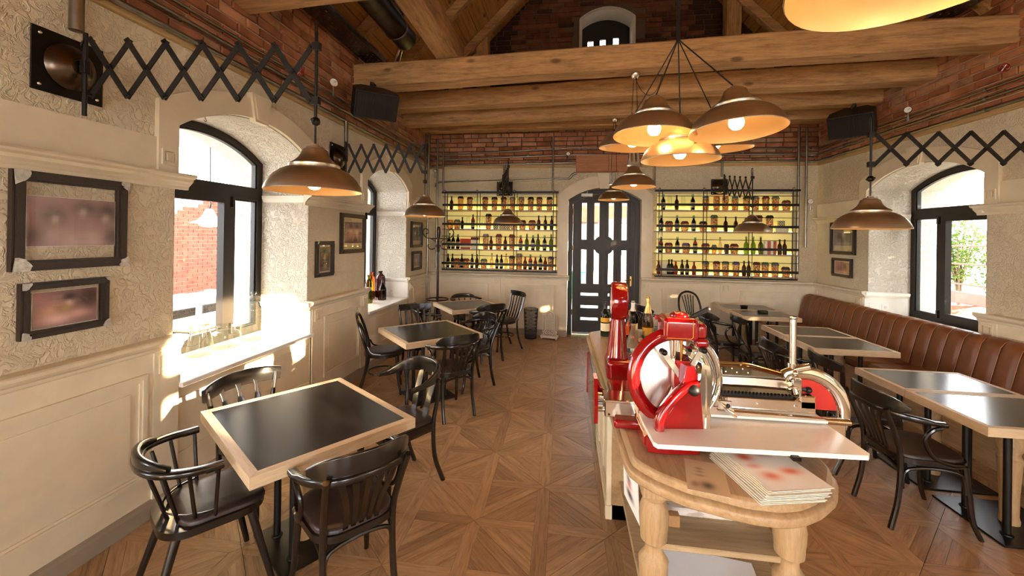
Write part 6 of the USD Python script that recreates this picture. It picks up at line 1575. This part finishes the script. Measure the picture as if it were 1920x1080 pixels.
def hash_(s): return sum((i+1)*ord(c) for i, c in enumerate(s))
lx = lambda p: -2.33+(p-75)/(1340-75)*(2.115+.01)      # along the left unit, from its drawing
rx = lambda p: 1.525+(p-65)/(1545-65)*2.265
r_, d_, g2, gr, vi, lo_, lb = 'cloth_red', 'cloth_dark', 'cloth_green', 'cloth_grey', 'cloth_violet', 'lid_orange', 'lid_blue'
fill('left', 2.30, 'top', [(158, 'brown'), (265, 'pasta', d_), (370, 'jar', r_), (435, 'glass'), (475, 'glass'), (545, 'jar', r_), (650, 'jar', d_), (755, 'jar', r_), (850, 'jar', gr), (948, 'jar', gr), (1052, 'jar', d_), (1147, 'jar', r_), (1258, 'jar', d_)], lx)
fill('left', 1.945, 'second', [(148, 'squat', 'lid_orange'), (228, 'squat', g2), (287, 'small_dark'), (352, 'glass'), (410, 'greenred'), (462, 'glass'), (528, 'glass'), (585, 'tall', d_), (672, 'checker'), (738, 'checker'), (800, 'checker'), (870, 'squat', g2), (965, 'squat', r_), (1070, 'squat', r_), (1143, 'brown'), (1215, 'brown'), (1283, 'brown')], lx)
fill('left', 1.568, 'third', [(136, 'green'), (186, 'green'), (240, 'green'), (300, 'box_red'), (354, 'box_red'), (436, 'box_dark'), (557, 'tall', gr), (617, 'redlabel'), (705, 'tall', r_), (778, 'redlabel'), (852, 'tall', r_), (948, 'greenred'), (1015, 'olive'), (1083, 'green'), (1138, 'olive'), (1210, 'green'), (1280, 'olive')], lx)
fill('left', 1.215, 'bottom', [(130, 'dark'), (180, 'dark'), (232, 'squat', r_), (287, 'dark'), (338, 'squat', r_), (405, 'dark'), (460, 'brown'), (540, 'squat', g2), (628, 'clear'), (686, 'dark'), (738, 'dark'), (790, 'clear'), (855, 'jar', d_), (935, 'tall', gr), (1000, 'sauce'), (1058, 'greenred'), (1112, 'sauce'), (1168, 'green'), (1220, 'sauce'), (1280, 'jar', vi)], lx)
fill('right', 2.32, 'top', [(147, 'green'), (215, 'glass'), (292, 'brown'), (362, 'glass'), (467, 'green'), (605, 'jar', lb), (722, 'jar', lo_), (817, 'jar', lo_), (920, 'jar', lb), (1040, 'jar', d_), (1133, 'jar', gr), (1240, 'jar', r_), (1340, 'jar', g2), (1447, 'squat', r_)], rx)
fill('right', 1.952, 'second', [(127, 'green'), (212, 'squat', r_), (300, 'green'), (385, 'squat', r_), (480, 'green'), (583, 'squat', d_), (700, 'tall', g2), (822, 'brown'), (930, 'brown'), (1060, 'jar', gr), (1170, 'tall', r_), (1280, 'tall', d_), (1400, 'checker_tall')], rx)
fill('right', 1.572, 'third', [(125, 'greenred'), (210, 'squat', r_), (305, 'green'), (400, 'squat', vi), (500, 'greenred'), (610, 'squat', r_), (705, 'small', g2), (765, 'clear'), (838, 'browns', d_), (918, 'squat', r_), (1042, 'lime'), (1112, 'lime'), (1190, 'olive'), (1252, 'box_rose'), (1312, 'box_rose'), (1387, 'brown'), (1440, 'brown')], rx)
fill('right', 1.195, 'bottom', [(102, 'sauce'), (158, 'box_white'), (216, 'dark'), (248, 'dark'), (292, 'sauce'), (362, 'dark'), (415, 'dark'), (492, 'sauce'), (615, 'jar', g2), (733, 'jar', r_), (828, 'jar', g2), (938, 'jar', vi), (1020, 'brown'), (1072, 'brown'), (1155, 'jar', r_), (1242, 'jar', g2), (1340, 'jar', g2), (1447, 'squat', d_)], rx)
# ---------------------------------------------------------------- pictures on the walls
wood('picture_frame', srgb(34, 26, 20), srgb(62, 48, 38), 'x', 4., .4, .3)
plain('silver_leaf', srgb(200, 196, 184), .35, .6, noise=.3, scale=40, bump=.6)
plain('picture_mat', srgb(196, 176, 140), .8)
PK = (176, 146, 140)
def picture(label, wall, u0, u1, z0, z1, fw, fn, rect, corners=None, float_=True):
    """framed print on a side wall; rect: the print within the opening, as fractions"""
    P = PL if wall > 0 else PR; s = 1 if wall > 0 else -1
    ex_ = np.array([0, 1., 0])
    t = thing('framed_picture', label, 'picture', P((u0+u1)/2, (z0+z1)/2, 0), 0)
    w, h = u1-u0, z1-z0
    def T(d): return basis((s*d, 0, 0), (0, s, 0), (0, 0, 1))
    o = sbox(-w/2, -h/2, w/2, h/2)
    for i, q in enumerate([[(-w/2, -h/2), (w/2, -h/2), (w/2-fw, -h/2+fw), (-w/2+fw, -h/2+fw)], [(w/2, h/2), (-w/2, h/2), (-w/2+fw, h/2-fw), (w/2-fw, h/2-fw)], [(w/2, -h/2), (w/2, h/2), (w/2-fw, h/2-fw), (w/2-fw, -h/2+fw)], [(-w/2, h/2), (-w/2, -h/2), (-w/2+fw, -h/2+fw), (-w/2+fw, h/2-fw)]]):
        p = Polygon(q); m = extrude(p, .004, .030, 'z'); m2 = extrude(p.buffer(-.012), .028, .040, 'z')
        m = trimesh.util.concatenate([m, m2]); m.apply_transform(T(0)); obj('frame_side', m, MATS['picture_frame'], t, smooth=False)
    W_, H_ = w-2*fw, h-2*fw
    a, b, c, d = rect
    cx, cy = (-W_/2+W_*(a+c)/2), (-H_/2+H_*(b+d)/2)
    if not float_: m = rbox((-W_/2, -H_/2, .006), (W_/2, H_/2, .010)); m.apply_transform(T(0)); obj('mount', m, MATS['picture_mat'], t, smooth=False)
    bk = rbox((cx-W_*(c-a)/2, cy-H_*(d-b)/2, .010), (cx+W_*(c-a)/2, cy+H_*(d-b)/2, .0135)); bk.apply_transform(T(0)); obj('print_board', bk, MATS['plastic_white'], t, smooth=False)
    fn2 = fn if s > 0 else (lambda u, v: fn(u, v))
    sheet(t, W_*(c-a)*.985, H_*(d-b)*.98, fn2, t, 'print', MATS['paper_print'], 30, T(.0142)@trimesh.transformations.translation_matrix((cx, cy, 0)))
    g = rbox((-W_/2, -H_/2, .018), (W_/2, H_/2, .020)); g.apply_transform(T(0)); obj('glazing', g, MATS['window_glass'], t, smooth=False)
    for (cu, cv, sz) in (corners or []):
        r = np.random.default_rng(int(100*(cu+2)+10*(cv+2)+w*100)); L = fw*sz*.62
        pts = [(0, 0)]+[(L*(1.3+r.uniform(-.25, .3)) if k == 0 else L*(1.3*math.cos(k*PI/14)+r.uniform(-.3, .3)*.5), L*(1.3*math.sin(k*PI/14)+r.uniform(-.3, .3)*.5) if k else 0) for k in range(0, 8)]
        q = Polygon([(cu*(w/2-p[0]), cv*(h/2-p[1])) for p in pts]).buffer(0).intersection(o.difference(o.buffer(-fw*1.15, join_style=2)))
        if q.is_empty: continue
        m = extrude(q, .038, .044, 'z'); m.apply_transform(T(0)); obj('silver_corner', m, MATS['silver_leaf'], t, smooth=False, label='flaking silver corner')
    return t
D = (70, 58, 54); L_ = (206, 182, 174)
picture('large dark frame with a blurred photograph of three dark-haired heads, at far left', 1, 1.612, 2.135, 1.605, 2.10, .052, blobs(PK, [(.28, .62, .10, .17, D), (.29, .55, .06, .12, L_), (.62, .80, .12, .13, D), (.60, .72, .06, .12, L_), (.90, .74, .12, .2, D), (.88, .6, .06, .12, L_), (.08, .2, .14, .2, (120, 100, 98)), (.45, .12, .14, .2, L_), (.72, .12, .14, .2, L_), (.98, .2, .1, .2, (100, 86, 82)), (.3, .2, .14, .16, (190, 164, 160))]), (.02, .17, .99, .83), [(-1, 1, 1.6), (1, 1, 1.1), (-1, -1, 1.8), (1, -1, 1.2)])
picture('smaller dark frame with a blurred photograph of reclining figures, lower of two at far left', 1, 1.650, 2.043, 1.265, 1.545, .036, blobs((150, 116, 110), [(.55, .8, .10, .12, D), (.55, .62, .08, .10, (230, 200, 184)), (.25, .45, .16, .24, (208, 160, 130)), (.35, .2, .25, .16, (236, 200, 190)), (.72, .3, .2, .14, (226, 176, 168)), (.88, .75, .2, .3, (80, 62, 60)), (.1, .8, .16, .2, (176, 130, 130)), (.48, .5, .1, .1, (180, 150, 100))]), (.05, .03, .95, .92), [(-1, 1, 1.2), (1, 1, .9), (-1, -1, 1.3), (1, -1, 1.3)])
picture('small upright framed photograph on the pier between the left windows', 1, 4.035, 4.367, 1.345, 1.73, .040, blobs((120, 96, 78), [(.5, .6, .12, .2, (220, 196, 150)), (.2, .3, .2, .2, (50, 42, 36)), (.8, .4, .2, .3, (70, 58, 48)), (.55, .2, .2, .1, (190, 160, 120)), (.5, .85, .4, .1, (60, 50, 44))]), (.14, .05, .88, .93), [(-1, 1, .9), (1, -1, .9)])
picture('framed portrait print nearest the second left window, right of the small upright one', 1, 4.506, 5.085, 1.578, 2.06, .050, blobs((150, 112, 104), [(.35, .5, .14, .2, (206, 160, 140)), (.7, .5, .12, .2, (214, 170, 150)), (.35, .8, .1, .1, D), (.7, .8, .1, .1, (80, 60, 52)), (.5, .1, .5, .12, (96, 78, 66))]), (.08, .18, .97, .88), float_=False)
picture('upper of two dark frames in the far left corner', 1, 6.70, 7.24, 1.598, 2.044, .045, blobs((96, 88, 82), [(.3, .5, .2, .2, (170, 160, 150)), (.7, .4, .2, .2, (60, 54, 50)), (.5, .15, .4, .1, (140, 132, 122))]), (.06, .2, .94, .9), float_=False)
picture('lower of two dark frames in the far left corner', 1, 6.766, 7.21, 1.20, 1.527, .045, blobs((104, 94, 84), [(.5, .55, .2, .25, (180, 166, 146)), (.2, .2, .2, .2, (54, 48, 44)), (.85, .7, .2, .2, (64, 58, 52))]), (.08, .08, .92, .92), float_=False)
picture('upper of two dark frames right of the right bottle shelves, half behind the lamp', -1, 6.712, 7.29, 1.61, 2.11, .052, blobs((128, 112, 108), [(.3, .5, .15, .2, (70, 62, 60)), (.55, .6, .12, .2, (180, 164, 158)), (.75, .4, .15, .2, (80, 70, 68)), (.5, .1, .5, .1, (150, 134, 126))]), (.05, .2, .95, .95), float_=False)
picture('lower of two dark frames right of the right bottle shelves', -1, 6.775, 7.24, 1.268, 1.553, .040, blobs((176, 124, 108), [(.7, .6, .1, .25, (60, 44, 40)), (.3, .4, .16, .3, (130, 84, 74)), (.5, .12, .4, .12, (210, 160, 144))]), (.06, .06, .94, .94), float_=False)

# ---------------------------------------------------------------- on the window sills
def vessel(name, label, loc, prof, m, cat, extra=()):
    t = thing(name, label, cat, loc); obj('glass', lathe(prof, 40), MATS[m], t, smooth=50)
    for nm, mesh_, mm in extra: obj(nm, mesh_, MATS[mm], t)
    return t
def hollow(o): return o
b_ = [(0, 0), (.085, 0), (.095, .012), (.094, .06), (.082, .16), (.066, .215), (.064, .25), (.068, .262)]
vessel('glass_jar', 'tapering clear jar with a wire handle, nearest on the front left sill', (-3.0, 3.03, .7905), hollow(b_), 'clear_glass', 'jar', [('neck_band', lathe([(.068, .222), (.0695, .225), (.0695, .25), (.067, .253)], 32), 'cork'), ('wire_handle', tube(spline([(.066, 0, .235), (.075, -.02, .17), (.05, -.085, .11), (0, -.10, .10), (-.05, -.085, .11), (-.075, -.02, .17), (-.066, 0, .235)], 6), .002, 6), 'black_iron')])
b_ = [(0, 0), (.105, 0), (.115, .012), (.115, .12), (.10, .14), (.072, .15), (.07, .18), (.085, .195), (.088, .20)]
vessel('glass_jar', 'low wide clear jar with a flared neck, middle of the front left sill', (-3.0, 3.29, .7905), hollow(b_), 'clear_glass', 'jar')
b_ = [(0, 0), (.102, 0), (.11, .012), (.11, .285), (.095, .315), (.078, .328), (.076, .35), (.09, .365)]
vessel('glass_jar', 'tall clear jar with a knobbed glass lid, farthest on the front left sill', (-2.99, 3.60, .7905), hollow(b_), 'clear_glass', 'jar', [('glass_lid', lathe([(0, .366), (.092, .366), (.085, .38), (.05, .405), (.018, .415), (.014, .425), (.026, .437), (.02, .452), (0, .458)], 32), 'clear_glass')])
bottle('olive-green round-shouldered bottle, nearest on the second left sill', (-2.93, 5.82, .7905), [(0, .01), (.050, 0), (.056, .008), (.056, .30), (.05, .335), (.026, .36), (.022, .375), (.022, .40), (.028, .403), (.028, .418), (.018, .42)], 'olive_glass')
bottle('orange bottle behind the olive-green one on the second left sill', (-3.09, 6.22, .7905), [(0, .01), (.048, 0), (.054, .008), (.054, .30), (.048, .34), (.024, .37), (.020, .385), (.020, .405), (.026, .408), (.026, .42), (.016, .422)], 'orange_glass')
bottle('tall dark red-brown bottle at the back of the second left sill', (-3.02, 6.39, .7905), [(0, .01), (.070, 0), (.078, .008), (.078, .30), (.068, .345), (.034, .38), (.026, .39), (.026, .41), (.034, .413), (.034, .428), (.022, .43)], 'brown_red_glass')
bottle('dark wine bottle before the tall red-brown one on the second left sill', (-2.87, 6.14, .7905), [(0, .01), (.058, 0), (.064, .008), (.064, .15), (.058, .185), (.032, .24), (.022, .27), (.020, .345), (.025, .348), (.025, .362), (.016, .364)], 'brown_red_glass')
# ashtrays
def ashtray(label, loc):
    t = thing('ashtray', label, 'ashtray', loc); obj('dish', lathe([(0, 0), (.045, 0), (.055, .03), (.05, .035), (.042, .012), (0, .01)], 24), MATS['plastic_black'], t); obj('rim', lathe([(.048, .03), (.058, .036), (.052, .042), (.046, .036)], 24), MATS['plastic_black'], t)
ashtray('small black ashtray on the farthest bench table', (2.775, 7.02, .7285))
bx_ = thing('table_box', 'small dark box with a greenish side on the fifth bench table', 'box', (2.895, 6.66, .7285)); obj('body', rbox((-.06, -.035, 0), (.06, .035, .035), .004), MATS['plastic_black'], bx_, smooth=False); obj('label', rbox((-.045, -.0365, .01), (.045, -.035, .025)), MATS['olive_liquid'], bx_, smooth=False)

# ---------------------------------------------------------------- coat rack, bin, iron stand
cr = thing('coat_rack', 'dark bentwood coat rack with curled hooks in the far left corner', 'coat rack', (-2.28, 7.10, 0))
plain('bentwood_red', srgb(52, 24, 16), .3, coat=.3)
BW = MATS['bentwood_red']
obj('pole', MB().cyl((0, 0, .30), (0, 0, 1.90), .020, 14).ball((0, 0, 1.94), .032, 2).cyl((0, 0, 1.88), (0, 0, 1.92), .028, 12), BW, cr)
for k in range(4):
    a = k*PI/2+.4; R = lambda p: (p[0]*math.cos(a), p[0]*math.sin(a), p[1])
    obj('hook', MB().tube(spline([R(p) for p in ((.022, 1.52), (.06, 1.62), (.05, 1.70), (.12, 1.75), (.22, 1.78), (.27, 1.86), (.235, 1.93), (.18, 1.90), (.185, 1.85), (.215, 1.845))], 6), .010, 8), BW, cr)
    obj('lower_hook', MB().tube(spline([R(p) for p in ((.03, 1.64), (.07, 1.58), (.14, 1.57), (.18, 1.62), (.17, 1.655))], 6), .009, 8), BW, cr)
    a += PI/4
    obj('foot', MB().tube(spline([R(p) for p in ((.02, .62), (.05, .50), (.08, .30), (.14, .10), (.24, .015), (.29, .015))], 6), .014, 8), BW, cr)
obj('hook_ring', MB().tube([(.13*math.cos(k), .13*math.sin(k), 1.755) for k in np.linspace(0, 2*PI, 33)[:-1]], .008, 8, True), BW, cr)
obj('umbrella_ring', MB().tube([(.19*math.cos(k), .19*math.sin(k), .68) for k in np.linspace(0, 2*PI, 33)[:-1]], .011, 8, True), BW, cr)
for k in range(3): obj('ring_arm', MB().cyl((.02*math.cos(k*2.1), .02*math.sin(k*2.1), .66), (.19*math.cos(k*2.1), .19*math.sin(k*2.1), .68), .008, 8), BW, cr)
bn_ = thing('waste_bin', 'tall black wire-mesh waste bin against the end wall', 'bin', (-.64, 7.40, 0))
ms = MB(); r0, r1, hb_ = .105, .128, .52
for k in range(72):
    for tw in (.35, -.35):
        a = k*2*PI/72; ms.cyl((r0*math.cos(a), r0*math.sin(a), .01), (r1*math.cos(a+tw), r1*math.sin(a+tw), hb_), .0013, 3)
obj('mesh', ms, MATS['plastic_black'], bn_, smooth=False, kind='stuff')
obj('rim', MB().tube([(r1*math.cos(k), r1*math.sin(k), hb_) for k in np.linspace(0, 2*PI, 37)[:-1]], .006, 8, True), MATS['plastic_black'], bn_)
obj('base', lathe([(0, 0), (r0, 0), (r0+.003, .03), (r0-.002, .03), (r0-.003, .006), (0, .006)], 36), MATS['plastic_black'], bn_)
us = thing('umbrella_stand', 'ornate white cast-iron stand beside the wire bin', 'stand', (-.30, 7.44, 0), -.12)
WP = MATS['white_paint']
ou = MB()
fr_ = [(-.115, 0, .06), (-.105, 0, .12), (-.085, 0, .18), (-.085, 0, .36), (-.07, 0, .44), (0, 0, .485), (.07, 0, .44), (.085, 0, .36), (.085, 0, .18), (.105, 0, .12), (.115, 0, .06)]
obj('outer_frame', MB().tube(spline(fr_, 5), .010, 8), WP, us)
lt = MB()
for i, (z_, r_) in enumerate(((.10, .030), (.155, .026), (.205, .028), (.255, .028), (.305, .028), (.355, .028), (.41, .032))):
    for sx in ((-.045, .045) if z_ < .40 else (0,)):
        lt.tube([(sx+r_*math.cos(k), 0, z_+r_*math.sin(k)) for k in np.linspace(0, 2*PI, 17)[:-1]], .0055, 6, True)
        for q in range(4): lt.cyl((sx, 0, z_), (sx+r_*math.cos(q*PI/2+.78), 0, z_+r_*math.sin(q*PI/2+.78)), .004, 5)
for sx in (-.085, 0, .085): lt.cyl((sx, 0, .06), (sx, 0, .38), .006, 6)
obj('scrollwork', lt, WP, us, kind='stuff')
for sx in (-1, 1):
    obj('side_column', MB().cyl((sx*.125, -.01, .10), (sx*.125, -.01, .42), .008, 8).ball((sx*.125, -.01, .30), .014, 1).ball((sx*.125, -.01, .20), .014, 1).cyl((sx*.085, 0, .42), (sx*.145, -.02, .425), .008, 8), WP, us)
obj('base_tray', MB().box((-.15, -.11, .025), (.15, .06, .045), .004).box((-.15, -.11, .045), (.15, -.10, .065)).box((-.15, -.11, .045), (-.14, .06, .065)).box((.14, -.11, .045), (.15, .06, .065)), WP, us, smooth=False)
for x_, y_ in ((-.13, -.10), (.13, -.10), (-.13, .05), (.13, .05)): obj('foot', MB().ball((x_, y_, .015), .016, 1), WP, us)
# shading greenery beside the terrace, outside the frame to the right
def hedge(label, loc, size, n, seed, gaps=()):
    t = thing('hedge', label, 'hedge', loc); rng = np.random.default_rng(seed); w, l, h = size
    p = np.column_stack([rng.uniform(-w/2, w/2, n), rng.uniform(-l/2, l/2, n), rng.uniform(.05, h, n)])
    for gy, gz, gr in gaps: p = p[(p[:, 1]+loc[1]-gy)**2+(p[:, 2]+loc[2]-gz)**2 > gr*gr]
    n = len(p)
    d1 = rng.normal(size=(n, 3)); d1 /= np.linalg.norm(d1, axis=1, keepdims=True); d2 = np.cross(d1, rng.normal(size=(n, 3))); d2 /= np.linalg.norm(d2, axis=1, keepdims=True); s = rng.uniform(.07, .12, (n, 1))
    v = np.stack([p-d1*s, p+d2*s*.5, p+d1*s, p-d2*s*.5], 1).reshape(-1, 3); f = (np.arange(n)[:, None, None]*4+np.array([[0, 1, 2], [0, 2, 3]])[None]).reshape(-1, 3)
    obj('foliage', trimesh.Trimesh(v, f, process=False), MATS['leaf'], t, smooth=False, kind='stuff')
    st = MB()
    for y_ in np.arange(-l/2+.2, l/2, .6): st.cyl((0, y_, 0), (0, y_, h*.8), .03, 6)
    obj('stem', st.cyl((0, -l/2+.2, h*.5), (0, l/2-.2, h*.5), .03, 6), MATS['bark'], t)
hedge('tall clipped hedge beside the terrace, outside the right-hand window nearest the camera', (7.4, -2.5, -.02), (1.1, 5.2, 2.42), 15000, 77)
hedge('taller clipped hedge at the near side of the terrace, toward the visible right window', (7.3, 3.85, -.02), (1.1, 2.9, 3.5), 13000, 78, ((3.84, 1.66, .15), (3.88, 1.98, .17)))
